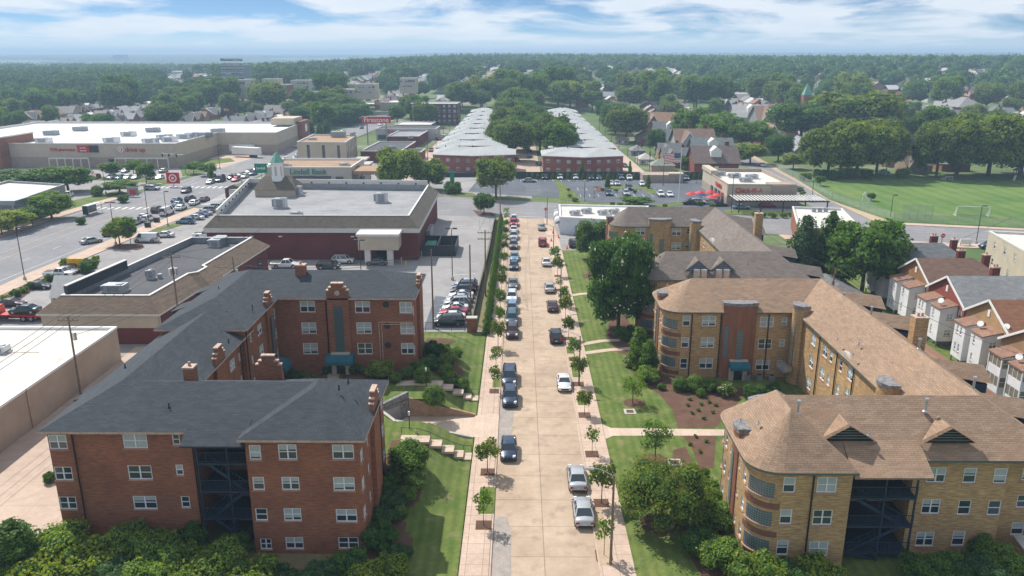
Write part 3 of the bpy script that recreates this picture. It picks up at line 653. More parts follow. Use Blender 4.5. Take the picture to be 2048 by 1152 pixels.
def vent(T_, x, y, z, h=.45, r=.07, mat=None):
    mb = MB(); mb.tube((x, y, z-.2), (x, y, z+h), r, n=8); mb.tube((x, y, z-.05), (x, y, z+.05), r*2.2, r*1.5, n=8)
    if h > .8: mb.tube((x, y, z+h), (x, y, z+h+.15), r*1.7, r*1.5, n=10)
    mb.build('vent_pipe', mat or m_galv, T_)
def porch(T_, x0, x1, yf, yb, levels, ztop, zb):
    for i, z in enumerate(levels):
        d = MB(); d.box(x0+.02, x1-.02, yf, yb-.01, z-.18, z); d.build('deck', m_porchblue, T_)
        r = MB(); r.beam((x0, yf+.04, z+1.0), (x1, yf+.04, z+1.0), .06, .06); r.beam((x0, yf+.04, z+.12), (x1, yf+.04, z+.12), .05, .05)
        k = int((x1-x0)/.16)
        for j in range(k+1): xx = x0+(x1-x0)*j/k; r.beam((xx, yf+.04, z+.1), (xx, yf+.04, z+1.0), .025, .025)
        r.build('railing', m_porchblue, T_)
        zn = levels[i+1] if i+1 < len(levels) else zb
        s = MB(); a, b = ((x0+.8, z), (x1-.8, zn)) if i % 2 == 0 else ((x1-.8, z), (x0+.8, zn))
        for yo in (.25, 1.15): s.beam((a[0], yf+yo, a[1]-.1), (b[0], yf+yo, b[1]-.1), .06, .28)
        for j in range(12): t = (j+.5)/12; xx, zz = a[0]+(b[0]-a[0])*t, a[1]+(b[1]-a[1])*t; s.box(xx-.14, xx+.14, yf+.28, yf+1.12, zz-.05, zz)
        for t in (0, .5, 1): xx, zz = a[0]+(b[0]-a[0])*t, a[1]+(b[1]-a[1])*t; s.beam((xx, yf+.2, zz), (xx, yf+.2, zz+.9), .04, .04)
        s.beam((a[0], yf+.2, a[1]+.9), (b[0], yf+.2, b[1]+.9), .05, .05)
        s.build('stair', m_porchblue, T_)
    for xx in (x0+.1, (x0+x1)/2+.3, x1-.1): MB().beam((xx, yf+.08, zb-.3), (xx, yf+.08, ztop), .13, .13).build('post', m_porchblue, T_)
# ================================================================== RED BRICK APARTMENTS (left)
A1 = site('apartment_building', 'nearest red brick apartment house with dark slate roof and black rear stair porch, lower left', 'apartment building', (-27, 66, 0))
W = MB(); ze = 11.0; zb = -.6
FZ = (8.55, 5.85, 3.1, .45)
facade(A1, W, (-40.4, 61.6), (-27.9, 61.6), zb, ze, [(113, 884, 1.5, 1.2, 'd'), (125, 947, 1.5, 1.15, 'd'), (136, 1006, 1.45, 1.1, 'd'), (152, 1056, 1.1, .8, 's'),
    (270, 882, 2.0, 1.2, 'd'), (280, 945, 2., 1.2, 'd'), (290, 1005, 2., 1.15, 'd'), (276, 1060, 1.9, .9, 'd'), (352, 879, .62, .9, 's'), (359, 940, .62, .9, 's'), (371, 1004, .75, 1., 's')])
facade(A1, W, (-27.9, 61.6), (-27.9, 65.2), zb, ze)
facade(A1, W, (-27.9, 65.2), (-22.9, 65.2), zb, ze, [('u', 1.3, 8.6, 1.3, 1.2, 'd'), ('u', 1.3, 5.9, 1.3, 1.2, 'd'), ('u', 3.9, 7.9, .9, 2., 's'), ('u', 3.9, 5.2, .9, 2., 's'), ('u', 3.9, 2.4, .9, 2., 's'), ('u', 1.3, 3.1, 1.3, 1.2, 'd')])
facade(A1, W, (-22.9, 65.2), (-22.9, 60.1), zb, ze)
facade(A1, W, (-22.9, 60.1), (-13.3, 60.1), zb, ze, [(510, 905, .95, 1.2, 's'), (517, 967, .95, 1.1, 's'), (523, 1029, 1., 1.05, 's'), (532, 1088, .95, .95, 'd'),
    (575, 904, 1.5, 1.25, 'd'), (581, 967, 1.45, 1.1, 'd'), (585, 1029, 1.45, 1.1, 'd'), (589, 1086, 1.5, 1.05, 'd'),
    (686, 904, 1.75, 1.2, 'd'), (688, 968, 1.75, 1.15, 'd'), (693, 1031, 1.75, 1.1, 'd'), (697, 1086, 1.7, 1.0, 'd')])
facade(A1, W, (-13.3, 60.1), (-13.3, 71.9), zb, ze, [('u', .75, z+.1, 1.1, 1.15, 'd') for z in FZ]+[('u', 11.0, z+.1, 1.2, 1.15, 'd') for z in FZ[:3]]+[('u', 3.4, z+.2, .55, .9, 's') for z in FZ[:3]]+[('u', 8.6, z+.2, .55, .9, 's') for z in FZ[:3]])
facade(A1, W, (-13.3, 71.9), (-31.4, 71.9), zb, ze, [('u', u, z, 1.7, 1.2, 'd') for z in FZ[:3] for u in (1.6, 5.5, 13.5)])
facade(A1, W, (-31.4, 71.9), (-31.4, 84.5), zb, ze, [('u', u, z, 1.6, 1.25, 'd') for z in FZ[:3] for u in (9.4, 1.5)]+[('u', 11.7, z+.2, .6, .9, 's') for z in FZ[:3]])
facade(A1, W, (-31.4, 84.5), (-40.4, 84.5), zb, ze)
facade(A1, W, (-40.4, 84.5), (-40.4, 61.6), zb, ze, [('u', u, z, 1.5, 1.15, 'd') for z in FZ for u in (2, 8, 15, 21.8)])
W.build('wall', m_redbrick, A1)
for z in ():                                   # decorative corbel bands at the corner
    mb = MB(); 
    for k in range(2): mb.box(-17.2+.35*k, -13.28, 60.03-.0, 60.1, z-.35*k, z-.35*k+.14)
    mb.build('brick_band', m_copstone, A1)
roof(A1, 'roof', [(-40.9, 61.1, 'a'), (-12.8, 61.1, 'b'), (-12.8, 72.4, 'b'), (-30.9, 72.4, 'a'), (-30.9, 87.6, 'c'), (-40.9, 87.6, 'c')],
     {'a': (-36, 66.7, 13.45), 'b': (-18.3, 66.7, 13.45), 'c': (-36, 87.6, 13.45)}, 11.12, [m_slate, m_copstone])
roof(A1, 'roof', [(-23.4, 59.65, 'a'), (-12.72, 59.65, 'a'), (-12.72, 72.48, 'b'), (-23.4, 72.48, 'b')], {'a': (-18.1, 64.9, 13.62), 'b': (-18.1, 67.0, 13.62)}, 11.16, [m_slate, m_copstone])
mb = MB(); mb.add([(-28.3, 59.8, 10.5), (-22.95, 59.8, 10.5), (-22.95, 62.4, 11.72), (-28.3, 62.4, 11.72), (-28.3, 59.8, 10.35), (-22.95, 59.8, 10.35), (-22.95, 62.4, 11.5), (-28.3, 62.4, 11.5)], [(0, 1, 2, 3), (4, 7, 6, 5), (4, 5, 1, 0), (7, 4, 0, 3), (5, 6, 2, 1)])
mb.build('porch_roof', [m_slate], A1)
porch(A1, -27.8, -23.0, 61.5, 65.1, (8.0, 5.3, 2.6), 10.6, 0)
gable_tower(A1, -13.2, 66.3, math.pi/2, 2.8, zb, 12.9, .3, m_redbrick)
gable_tower(A1, -31.3, 77.2, math.pi/2, 2.6, zb, 12.8, .3, m_redbrick)
gable_tower(A1, -24.4, 72.3, math.pi, 2.5, zb, 13.7, .3, m_redbrick)
chimney(A1, -30.2, 67.9, 12.3, 14.3, .95, .95, m_redbrick)
for x, y in ((-38.2, 61.45), (-27.95, 61.45)): downpipe(A1, x, y, 0, 10.9)
downpipe(A1, -13.15, 69.2, 0, 10.9); downpipe(A1, -31.25, 83.8, 2, 10.9)
for px, py in ((338, 813), (377, 841), (498, 843), (679, 795), (698, 788), (457, 682), (250, 733), (95, 905)):
    x, y = G(px, py, 12.3); x2 = x
    if -40 < x < -13 and 61 < y < 88:
        hh = 11.12+2.33*min(1, min(abs(y-61.1), abs(x+40.9))/5.3) if y < 67 else 12.2
        vent(A1, x, y, hh, .4, .06, m_black)
A2 = site('apartment_building', 'farther red brick apartment house with dark slate roof and teal awnings around the courtyard', 'apartment building', (-25, 100, 2))
W = MB(); ze = 12.05; zb = 0; FZ = (9.6, 6.95, 4.2)
facade(A2, W, (-40.5, 84.6), (-31.0, 84.6), zb, ze)
facade(A2, W, (-31.0, 84.6), (-31.0, 96.6), zb, ze, [('u', 2.0, z+.3, .6, .9, 's') for z in FZ]+[('u', 5.3, z, 1.6, 1.3, 'd') for z in FZ]+[('u', 11.2, z, .7, 1.3, 's') for z in FZ])
facade(A2, W, (-31.0, 96.6), (-13.5, 96.6), zb, ze, [(a, b, 1.85, 1.35, 'd') for a, b in ((615, 613), (618, 656), (621, 697), (725, 614), (728, 656), (730, 697))]+[(a, b, 1.55, 1.35, 'd') for a, b in ((818, 615), (820, 657), (823, 697))])
facade(A2, W, (-13.5, 96.6), (-13.5, 107.4), zb, ze, [('u', .75, z, 1.1, 1.3, 'd') for z in FZ]+[('u', 10, z, 1.1, 1.3, 'd') for z in FZ])
facade(A2, W, (-13.5, 107.4), (-40.5, 107.4), zb, ze, [('u', u, z, 1.6, 1.3, 'd') for z in FZ for u in (2, 7, 12, 18, 24)])
facade(A2, W, (-40.5, 107.4), (-40.5, 84.6), zb, ze, [('u', u, z, 1.6, 1.3, 'd') for z in FZ for u in (2, 8, 15, 21)])
W.build('wall', m_redbrick, A2)
roof(A2, 'roof', [(-41, 84.1, 'a'), (-30.5, 84.1, 'a'), (-30.5, 96.15, 'b'), (-13.0, 96.15, 'c'), (-13.0, 107.9, 'c'), (-41, 107.9, 'b')],
     {'a': (-35.8, 89.4, 14.35), 'b': (-35.8, 102, 14.35), 'c': (-18.8, 102, 14.35)}, 12.2, [m_slate, m_copstone])
ux, uz = onwall(679, 640, (-31, 96.6), (-13.5, 96.6)); tx = -31+ux
gable_tower(A2, tx, 96.65, 0, 2.75, zb, 14.1, .5, m_redbrick)
mb = MB(); n = 10; pts = [(tx-.62, 4.9), (tx+.62, 4.9)]+[(tx+.62*math.cos(math.pi*i/n), 10.6+.62*math.sin(math.pi*i/n)) for i in range(n+1)]
mb.poly([(x, 96.12, z) for x, z in pts]); 
for i in range(len(pts)): a, b = pts[i], pts[(i+1) % len(pts)]; mb.quad((a[0], 96.12, a[1]), (a[0], 96.3, a[1]), (b[0], 96.3, b[1]), (b[0], 96.12, b[1]))
mb.build('glass_block_window', m_block, A2)
mb = MB()
for k in range(1, 6): mb.box(tx-.62+.21*k-.012, tx-.62+.21*k+.012, 96.09, 96.115, 4.9, 10.7)
for k in range(0, 29): mb.box(tx-.61, tx+.61, 96.093, 96.118, 4.9+.22*k-.012, 4.9+.22*k+.012)
mb.build('block_joints', m_dgray, A2)
mb = MB(); mb.tube((tx, 96.16, 12.9), (tx, 96.1, 12.9), .33, n=14); mb.build('medallion', m_stone, A2)
awning(A2, tx, 96.1, 3.9, 0, 3.6, 1.3, .95, m_teal); entrance(A2, tx, 96.1, 2.0, 0)
gable_tower(A2, -31.0, 93.3, math.pi/2, 2.2, zb, 13.8, .35, m_redbrick)
mb = MB(); mb.box(-30.5, -30.42, 92.8, 93.7, 4.6, 10.8); mb.build('glass_block_window', m_block, A2)
awning(A2, -30.4, 93.3, 4.0, math.pi/2, 2.6, 1.5, .9, m_teal); entrance(A2, -30.45, 93.3, 1.9, math.pi/2)
gable_tower(A2, -13.4, 102.2, math.pi/2, 2.8, zb, 13.7, .3, m_redbrick)
for a, b in ((772, 609), (774, 651), (776, 690)):
    u, z = onwall(a, b, (-31, 96.6), (-13.5, 96.6)); MB().tube((-31+u, 96.62, z), (-31+u, 96.54, z), .42, n=16).build('round_window', m_dgray, A2)
for k in range(2): MB().path([(-17.9+.35*k, 96.56, 2.3), (-17.9+.35*k, 96.56, 8.9-.3*k), (-13.5, 96.56, 8.9-.3*k)], .07, 4).build('brick_band', m_copstone, A2)
chimney(A2, -28.7, 101.2, 13.3, 15.2, 1.3, 1., m_redbrick)
downpipe(A2, tx-1.6, 96.5, 2, 12); downpipe(A2, -30.9, 85.0, 2, 12)
for x, y in ((-33.5, 87), (-31.5, 89.5), (-17.5, 103.4), (-37.4, 95)): vent(A2, x, y, 12.9 if x > -36 else 13.5, .6, .05, m_black)
# rear shed dormers on the back slope
for T_, x, y, z in ((A1, -40.2, 70, 11.3), (A2, -40.6, 93, 12.5), (A2, -40.6, 100.5, 12.5)):
    mb = MB(); mb.add([(x-1.6, y-1.6, z-.6), (x-1.6, y+1.6, z-.6), (x+3, y+1.6, z+.9), (x+3, y-1.6, z+.9), (x-1.6, y-1.6, z-.75), (x-1.6, y+1.6, z-.75), (x+3, y+1.6, z+.7), (x+3, y-1.6, z+.7)], [(0, 3, 2, 1), (4, 5, 6, 7), (0, 1, 5, 4), (0, 4, 7, 3), (1, 2, 6, 5)])
    mb.build('porch_roof', m_slate, T_)
    MB().box(x-1.4, x+.2, y-1.4, y+1.4, 0, z-.75).build('rear_porch', m_porchblue, T_)
# ================================================================== YELLOW BRICK APARTMENTS (right)
def arc(cx, cy, r, a0, a1, n=7): return [(cx+r*math.cos(R(a0+(a1-a0)*i/n)), cy+r*math.sin(R(a0+(a1-a0)*i/n))) for i in range(n+1)]
def curvewall(mb, pts, z0, z1, mi=0):
    for a, b in zip(pts, pts[1:]): mb.quad((a[0], a[1], z0), (b[0], b[1], z0), (b[0], b[1], z1), (a[0], a[1], z1), mi)
def blockarc(T_, cx, cy, r, a0, a1, z, h):
    mb = MB(); pts = arc(cx, cy, r+.03, a0, a1, 7); curvewall(mb, pts, z, z+h); 
    pi_ = arc(cx, cy, r-.03, a0, a1, 7)
    for (a, b), (c, d) in zip(zip(pts, pts[1:]), zip(pi_, pi_[1:])):
        for zz, fl in ((z, 0), (z+h, 1)): mb.quad((a[0], a[1], zz), (b[0], b[1], zz), (d[0], d[1], zz), (c[0], c[1], zz))
    o = mb.build('glass_block_window', m_block, T_)
    j = MB(); p2 = arc(cx, cy, r+.045, a0, a1, 11)
    for p in p2[1:-1]: j.beam((p[0], p[1], z), (p[0], p[1], z+h), .025, .025)
    for k in range(1, 6):
        for a, b in zip(p2, p2[1:]): j.beam((a[0], a[1], z+h*k/6), (b[0], b[1], z+h*k/6), .02, .025)
    q = bpy.data.objects.new('block_joints', j.mesh('block_joints', m_gray, tuple(T_['_o']))); COL.objects.link(q); q.parent = o
    s = MB(); pp = arc(cx, cy, r+.08, a0-6, a1+6, 8)
    for a, b in zip(pp, pp[1:]): s.beam((a[0], a[1], z-.06), (b[0], b[1], z-.06), .18, .12)
    s.build('sill', m_sill, T_)
YZ = (6.85, 4.2, 1.5)
def roundcorner(T_, mb, cx, cy, r, a0, a1, z1, both=True):
    pts = arc(cx, cy, r, a0, a1, 8); curvewall(mb, pts, -.6, z1, 0)
    for k, z in enumerate(YZ):
        am = (a0+a1)/2; blockarc(T_, cx, cy, r, am-30, am+30, z+.02, 1.3)
        bb = MB(); pp = arc(cx, cy, r+.025, a0+2, a1-2, 8); curvewall(bb, pp, z-1.05, z-.5); bb.build('brick_band', m_bandbrick, T_)
def tower(T_, cx, cy, rz, wd, bulge, z1, mat, strips=True, cap=m_graystone, z0=-.3, name='entrance_tower'):
    """bowed tower standing out of a wall"""
    mb = XB(cx, cy, 0, rz); n = 10; pts = [(-wd/2+wd*i/n, -.35-bulge*math.sin(math.pi*i/n)) for i in range(n+1)]
    P = [(-wd/2, .6)]+pts+[(wd/2, .6)]
    mb.prism(P, z0, z1); mb.build(name, mat, T_)
    c = XB(cx, cy, 0, rz); P2 = [(-wd/2-.08, .68)]+[(x*1.04, y-.1) for x, y in pts]+[(wd/2+.08, .68)]
    zc = lambda x, y: z1+.002+.25*0; 
    c.prism(P2, z1+.002, z1+.42); c.build('parapet', cap, T_)
    if strips:
        s = XB(cx, cy, 0, rz)
        for x0, x1, za, zb_ in strips:
            k = lambda x: -.35-bulge*math.sin(math.pi*(x+wd/2)/wd)-.05
            s.add([(x0, k(x0), za), (x1, k(x1), za), (x1, k(x1), zb_), (x0, k(x0), zb_), (x0, k(x0)+.2, za), (x1, k(x1)+.2, za), (x1, k(x1)+.2, zb_), (x0, k(x0)+.2, zb_)], [(0, 1, 2, 3), (0, 4, 5, 1), (1, 5, 6, 2), (2, 6, 7, 3), (3, 7, 4, 0)])
        s.build('glass_block_window', m_block, T_)
        j = XB(cx, cy, 0, rz)
        for x0, x1, za, zb_ in strips:
            for q in range(int((zb_-za)/.25)): zz = za+.25*q; j.box(x0, x1, k(( x0+x1)/2)-.05, k((x0+x1)/2)-.03, zz-.014, zz+.014)
        j.build('block_joints', m_gray, T_)
def gdormer(T_, cx, cy, z, wd, h, dp, mroof, mface, mback=None):
    mb = MB(); mb.add([(cx-wd/2, cy, z), (cx, cy, z+h), (cx+wd/2, cy, z), (cx, cy+dp, z+h)], [(0, 1, 3), (1, 2, 3)], 0)
    mb.add([(cx-wd/2-.15, cy-.35, z-.06), (cx, cy-.35, z+h+.0), (cx+wd/2+.15, cy-.35, z-.06), (cx-wd/2-.15, cy+.1, z-.06), (cx, cy+.1, z+h), (cx+wd/2+.15, cy+.1, z-.06)], [(0, 1, 4, 3), (1, 2, 5, 4), (3, 4, 1, 0), (4, 5, 2, 1)], 0)
    o = mb.build('dormer', mroof, T_)
    f = MB(); f.poly([(cx-wd/2, cy-.02, z-.05), (cx+wd/2, cy-.02, z-.05), (cx, cy-.02, z+h-.05)], 0)
    for k in range(1, 6): t = k/6; w_ = wd/2*(1-t)-.05; f.box(cx-w_, cx+w_, cy-.09, cy-.03, z+h*t-.03, z+h*t+.01, 1)
    l_ = bpy.data.objects.new('louvre', f.mesh('louvre', [mback or m_black, mface], tuple(T_['_o']))); COL.objects.link(l_); l_.parent = o
def yellow(label, x0, yS, yN, fS, fN, xw, xe, rid, ze, mroof, near, loc, block=None):
    """U plan open to the street: near wing yS..yN, far wing fS..fN, spine xw..xe; returns thing"""
    T_ = site('apartment_building', label, 'apartment building', loc); W = MB(); r = 2.3; o = .45
    z1 = ze-.12
    def end(ya, yb):     # street end of a wing, rounded both sides; wall runs north -> south on the west face
        roundcorner(T_, W, x0+r, yb-r, r, 90, 180, z1)
        roundcorner(T_, W, x0+r, ya+r, r, 180, 270, z1)
        facade(T_, W, (x0, yb-r), (x0, ya+r), -.6, z1, [('u', .45, z, .7, 1.3, 's') for z in YZ]+[('u', yb-ya-2*r-.45, z, .7, 1.3, 's') for z in YZ]+[('u', (yb-ya-2*r)/2+s*1.5, z+.3, .4, .8, 's') for z in YZ for s in (-1, 1)])
        tower(T_, x0+.2, (ya+yb)/2, -math.pi/2, 1.9, .12, z1+1.0, m_pinkbrick, [(-.35, .35, 3, 8.4)])
    return T_, W, end, r
def uroof(T_, x0, S, N_, fS, fN, xw, xe, RD, ze, mats):
    r = 2.6; q = []
    def c(cx, cy, a0, a1, k): return [(x, y, k) for x, y in arc(cx, cy, r, a0, a1, 6)]
    E = [(xe, S, 'a'), (xe, fN, 'd')]+c(x0+r, fN-r, 90, 180, 'e')+c(x0+r, fS+r, 180, 270, 'e')+[(xw, fS, 'd'), (xw, N_, 'a')]+c(x0+r, N_-r, 90, 180, 'b')+c(x0+r, S+r, 180, 270, 'b')
    roof(T_, 'roof', E, RD, ze, mats)
m_gutter = M('gutter', (.10, .12, .10), .6)
# --- building A
B1, W, end, r = yellow('yellow brick apartment house with tan shingle roof and glass block corners, nearest right', 19.35, 58.1, 69.8, 99.8, 109.9, 36.8, 45.8, None, 9.4, m_tan, True, (32, 84, 0))
z1 = 9.28
roundcorner(B1, W, 19.35+r, 58.1+r, r, 180, 270, z1)
facade(B1, W, (19.35+r, 58.1), (27.3, 58.1), -.8, z1, [(a, b, .95, 1.25, 's') for a, b in ((1546, 970), (1537, 1033), (1530, 1095))]+[(a, b, 1.55, 1.25, 'd') for a, b in ((1654, 970), (1645, 1035), (1637, 1098))])
facade(B1, W, (27.3, 58.1), (27.3, 63.2), -.8, z1)
facade(B1, W, (27.3, 63.2), (33.4, 63.2), -.8, z1, [('u', 1.5, z-.4, .95, 2., 's') for z in YZ]+[('u', 4.3, z, 1.3, 1.2, 'd') for z in YZ])
facade(B1, W, (33.4, 63.2), (33.4, 60.3), -.8, z1)
facade(B1, W, (33.4, 60.3), (41.3, 60.3), -.8, z1, [(a, b, 1.5, 1.25, 'd') for a, b in ((1873, 950), (1862, 1013), (1850, 1078))]+[(a, b, 1.05, 1.25, 's') for a, b in ((1940, 951), (1929, 1015), (1917, 1077), (2004, 952), (1991, 1016))])
facade(B1, W, (41.3, 60.3), (41.3, 61.2), -.8, z1); facade(B1, W, (41.3, 61.2), (45.8, 61.2), -.8, z1, [('u', 2.4, z, 1.1, 1.25, 's') for z in YZ])
facade(B1, W, (45.8, 61.2), (45.8, 109.9), -.6, z1, [('u', u, z, 1.4, 1.25, 'd') for z in YZ for u in range(4, 48, 6)])
facade(B1, W, (45.8, 109.9), (19.35+r, 109.9), -.6, z1, [('u', u, z, 1.4, 1.25, 'd') for z in YZ for u in (5, 11, 17, 22)])
roundcorner(B1, W, 19.35+r, 109.9-r, r, 90, 180, z1); roundcorner(B1, W, 19.35+r, 99.8+r, r, 180, 270, z1)
for ya, yb in ((99.8, 109.9), (58.1, 69.8)):
    Lm = yb-ya-2*r
    facade(B1, W, (19.35, yb-r), (19.35, ya+r), -.6, z1, [('u', .42, z, .7, 1.25, 's') for z in YZ]+[('u', Lm-.42, z, .7, 1.25, 's') for z in YZ]+[('u', Lm/2+s*1.45, z+.3, .4, .8, 's') for z in YZ for s in (-1, 1)])
    tower(B1, 19.6, (ya+yb)/2, -math.pi/2, 1.9, .15, 10.25, m_pinkbrick, [(-.3, .3, 3, 8.2)])
facade(B1, W, (19.35+r, 99.8), (36.8, 99.8), -.6, z1, [(a, b, .95, 1.3, 's') for a, b in ((1350, 642), (1348, 685), (1346, 727))]+[(a, b, 1.75, 1.3, 'd') for a, b in ((1418, 642), (1415, 685), (1412, 727), (1534, 644), (1530, 688), (1525, 730))]+[(a, b, .7, .95, 's') for a, b in ((1569, 643), (1564, 686), (1559, 728))])
def pxu(l): return l
facade(B1, W, (36.8, 99.8), (36.8, 69.8), -.6, z1, [(a, b, 1.35, 1.3, 'd') for a, b in ((1627, 679), (1622, 724), (1617, 766), (1650, 702), (1644, 747), (1700, 748), (1694, 790))]+[(a, b, .8, 1.2, 's') for a, b in ((1662, 713), (1681, 732), (1656, 760), (1675, 779))])
facade(B1, W, (36.8, 69.8), (19.35+r, 69.8), -.6, z1, [('u', u, z, 1.6, 1.3, 'd') for z in YZ for u in (2, 11.5, 14)])
roundcorner(B1, W, 19.35+r, 69.8-r, r, 90, 180, z1)
W.build('wall', m_yelbrick, B1)
uroof(B1, 18.9, 59.9, 70.25, 99.4, 110.3, 36.35, 46.3, {'a': (40.8, 65.1, 13.0), 'b': (23.6, 65.1, 13.0), 'd': (41.2, 104.9, 12.5), 'e': (23.6, 104.9, 12.5)}, 9.4, [m_tan, m_gutter])
E = [(x, y, 'a') for x, y in arc(18.85+2.6, 57.65+2.6, 2.6, 180, 270, 6)]+[(27.6, 57.65, 'a'), (27.6, 70.3, 'b')]+[(x, y, 'b') for x, y in arc(18.85+2.6, 70.3-2.6, 2.6, 90, 180, 6)]
roof(B1, 'roof', E, {'a': (23.1, 61.9, 13.12), 'b': (23.1, 66.0, 13.12)}, 9.44, [m_tan, m_gutter])
mb = MB(); mb.add([(27.5, 58.2, 8.75), (34.0, 58.2, 8.75), (34.0, 61.4, 10.5), (27.5, 61.4, 10.5), (27.5, 58.2, 8.58), (34.0, 58.2, 8.58), (34.0, 61.4, 10.3), (27.5, 61.4, 10.3)], [(0, 1, 2, 3), (4, 7, 6, 5), (4, 5, 1, 0), (7, 4, 0, 3), (5, 6, 2, 1)], 0); mb.build('porch_roof', m_tan, B1)
porch(B1, 27.4, 33.4, 59.2, 63.1, (6.3, 3.6, 1.0), 8.7, -.4)
gdormer(B1, *G(1695, 873, 10.9), 10.55, 4.6, 1.45, 2.2, m_tan, m_gray); gdormer(B1, *G(1898, 877, 10.9), 10.55, 4.6, 1.45, 2.2, m_tan, m_gray)
u0 = onwall(1445, 640, (21, 99.8), (37, 99.8))[0]; u1 = onwall(1512, 640, (21, 99.8), (37, 99.8))[0]; tcx = 21+(u0+u1)/2; tw = u1-u0
tower(B1, tcx, 99.9, 0, tw, .55, 10.3, m_pinkbrick, [(-tw/2+.25, -tw/2+.8, 3.1, 7.6), (-.35, .45, 2.6, 7.0)])
awning(B1, tcx+.1, 98.9, 2.1, 0, 2.6, 1.2, .75, m_teal); entrance(B1, tcx+.1, 99.0, 0, 0)
tower(B1, 36.5, 98.3, -math.pi*.42, 2.3, .55, 10.5, m_yelbrick, [(-.5, .5, 1.8, 8.6)]); awning(B1, 35.4, 97.6, 2.2, -math.pi*.42, 1.9, 1.2, .7, m_galv)
tower(B1, 36.6, 73.3, -math.pi/2, 2.6, .6, 10.5, m_yelbrick, [(-.5, .5, 1.8, 8.6)])
mb = XB(36.75, 83.7, 0, -math.pi/2); n = 8; pts = [(-1.9+3.8*i/n, 9.2+.75*math.sin(math.pi*i/n)) for i in range(n+1)]
mb.add([(x, -.18, z) for x, z in pts]+[(1.9, -.18, 8.9), (-1.9, -.18, 8.9)]+[(x, .3, z) for x, z in pts]+[(1.9, .3, 8.9), (-1.9, .3, 8.9)], [tuple(range(n+2, -1, -1)), tuple(range(n+3, 2*n+6))]+[(i, i+1, i+n+4, i+n+3) for i in range(n)])
mb.build('curved_parapet', m_stone, B1)
mb = XB(24.5, 70.1, 0, math.pi); n = 10; pts = [(-2.4+4.8*i/n, -.3-.9*math.sin(math.pi*i/n)) for i in range(n+1)]
mb.prism([(-2.4, .9)]+pts+[(2.4, .9)], 0, 9.9); mb.prism([(-2.5, 1)]+[(x*1.04, y-.1) for x, y in pts]+[(2.5, 1)], 9.902, 10.35, 1); mb.build('entrance_tower', [m_pinkbrick, m_graystone], B1)
for x, y in ((24.1, 57.98), (tcx-tw/2-.2, 99.68), (22.9, 99.68), (33.0, 99.68)): downpipe(B1, x, y, 0, 9.2)
for y in (91.5, 86, 81.3): downpipe(B1, 36.68, y, 0, 9.2)
chimney(B1, 45.3, 85.6, 6, 13.4, 1.5, 1.2, m_yelbrick, 2)
for px, py, z, h in ((1596, 822, 12.6, 1.0), (1851, 818, 12.4, 1.0), (1481, 838, 11.5, .25), (1517, 842, 11.7, .25), (1738, 866, 11.4, .2), (1570, 585, 11, .2), (1687, 600, 11.9, 1.0), (1742, 628, 11.7, 1.), (1838, 694, 11.6, 1.), (1947, 775, 12, 1.1), (1675, 675, 11, .2), (1718, 685, 11.3, .2), (1706, 706, 10.8, .2), (1335, 568, 11, .2)):
    x, y = G(px, py, z); vent(B1, x, y, z-.15, h, .12 if h > .8 else .08)
for y in (104, 95, 79, 70):                          # gabled roofs over the rear porches
    mb = MB(); mb.add([(44.2, y-2.0, 9.9), (49.3, y-2.0, 9.0), (49.3, y, 10.3), (42.6, y, 11.3), (44.2, y+2.0, 9.9), (49.3, y+2.0, 9.0)], [(0, 1, 2, 3), (3, 2, 5, 4)]); mb.add([(49.1, y-1.8, 9.0), (49.1, y+1.8, 9.0), (49.1, y, 10.15)], [(0, 1, 2)], 1); mb.build('porch_roof', [m_tan, m_black], B1)
    MB().box(45.85, 48.9, y-1.8, y+1.8, 0, 8.9).build('rear_porch', m_porchblue, B1)
# --- building B
B2, W, end, r = yellow('yellow brick apartment house with grey brown roof behind the magnolia, second on the right', 18.8, 115.3, 124.6, 153.6, 161.6, 34.9, 43.6, None, 9.4, m_graybrown, False, (31, 138, 0))
for ya, yb in ((115.3, 124.6), (153.6, 161.6)):
    x0 = 18.8 if ya < 120 else 17.9
    roundcorner(B2, W, x0+r, yb-r, r, 90, 180, z1); roundcorner(B2, W, x0+r, ya+r, r, 180, 270, z1); Lm = yb-ya-2*r
    facade(B2, W, (x0, yb-r), (x0, ya+r), -.6, z1, [('u', .42, z, .7, 1.25, 's') for z in YZ]+[('u', Lm-.42, z, .7, 1.25, 's') for z in YZ])
    tower(B2, x0+.25, (ya+yb)/2, -math.pi/2, 1.7, .15, 10.25, m_pinkbrick, [(-.3, .3, 3, 8.2)])
facade(B2, W, (21.1, 115.3), (43.6, 115.3), -.6, z1, [('u', u, z, 1.5, 1.3, 'd') for z in YZ for u in (2, 6, 14, 18)])
facade(B2, W, (43.6, 115.3), (43.6, 161.6), -.6, z1, [('u', u, z, 1.5, 1.3, 'd') for z in YZ for u in range(4, 44, 6)])
facade(B2, W, (43.6, 161.6), (20.2, 161.6), -.6, z1, [('u', u, z, 1.5, 1.3, 'd') for z in YZ for u in range(3, 22, 5)])
facade(B2, W, (20.2, 153.6), (34.9, 153.6), -.6, z1, [(a, b, 1.75, 1.3, 'd') for a, b in ((1281, 463), (1284, 490), (1353, 464), (1352, 492))]+[(a, b, .7, .95, 's') for a, b in ((1377, 463), (1374, 491))]+[('u', 9.3, 1.5, 1.7, 1.3, 'd')])
facade(B2, W, (34.9, 153.6), (34.9, 124.6), -.6, z1, [('u', u, z, 1.3, 1.3, 'd') for z in YZ for u in (3, 7, 14, 18, 24)]+[('u', u, z, .5, .9, 's') for z in YZ for u in (5, 9, 11.5)])
facade(B2, W, (34.9, 124.6), (21.1, 124.6), -.6, z1, [('u', u, z, 1.5, 1.3, 'd') for z in YZ for u in (2, 6, 11)])
W.build('wall', m_yelbrick, B2)
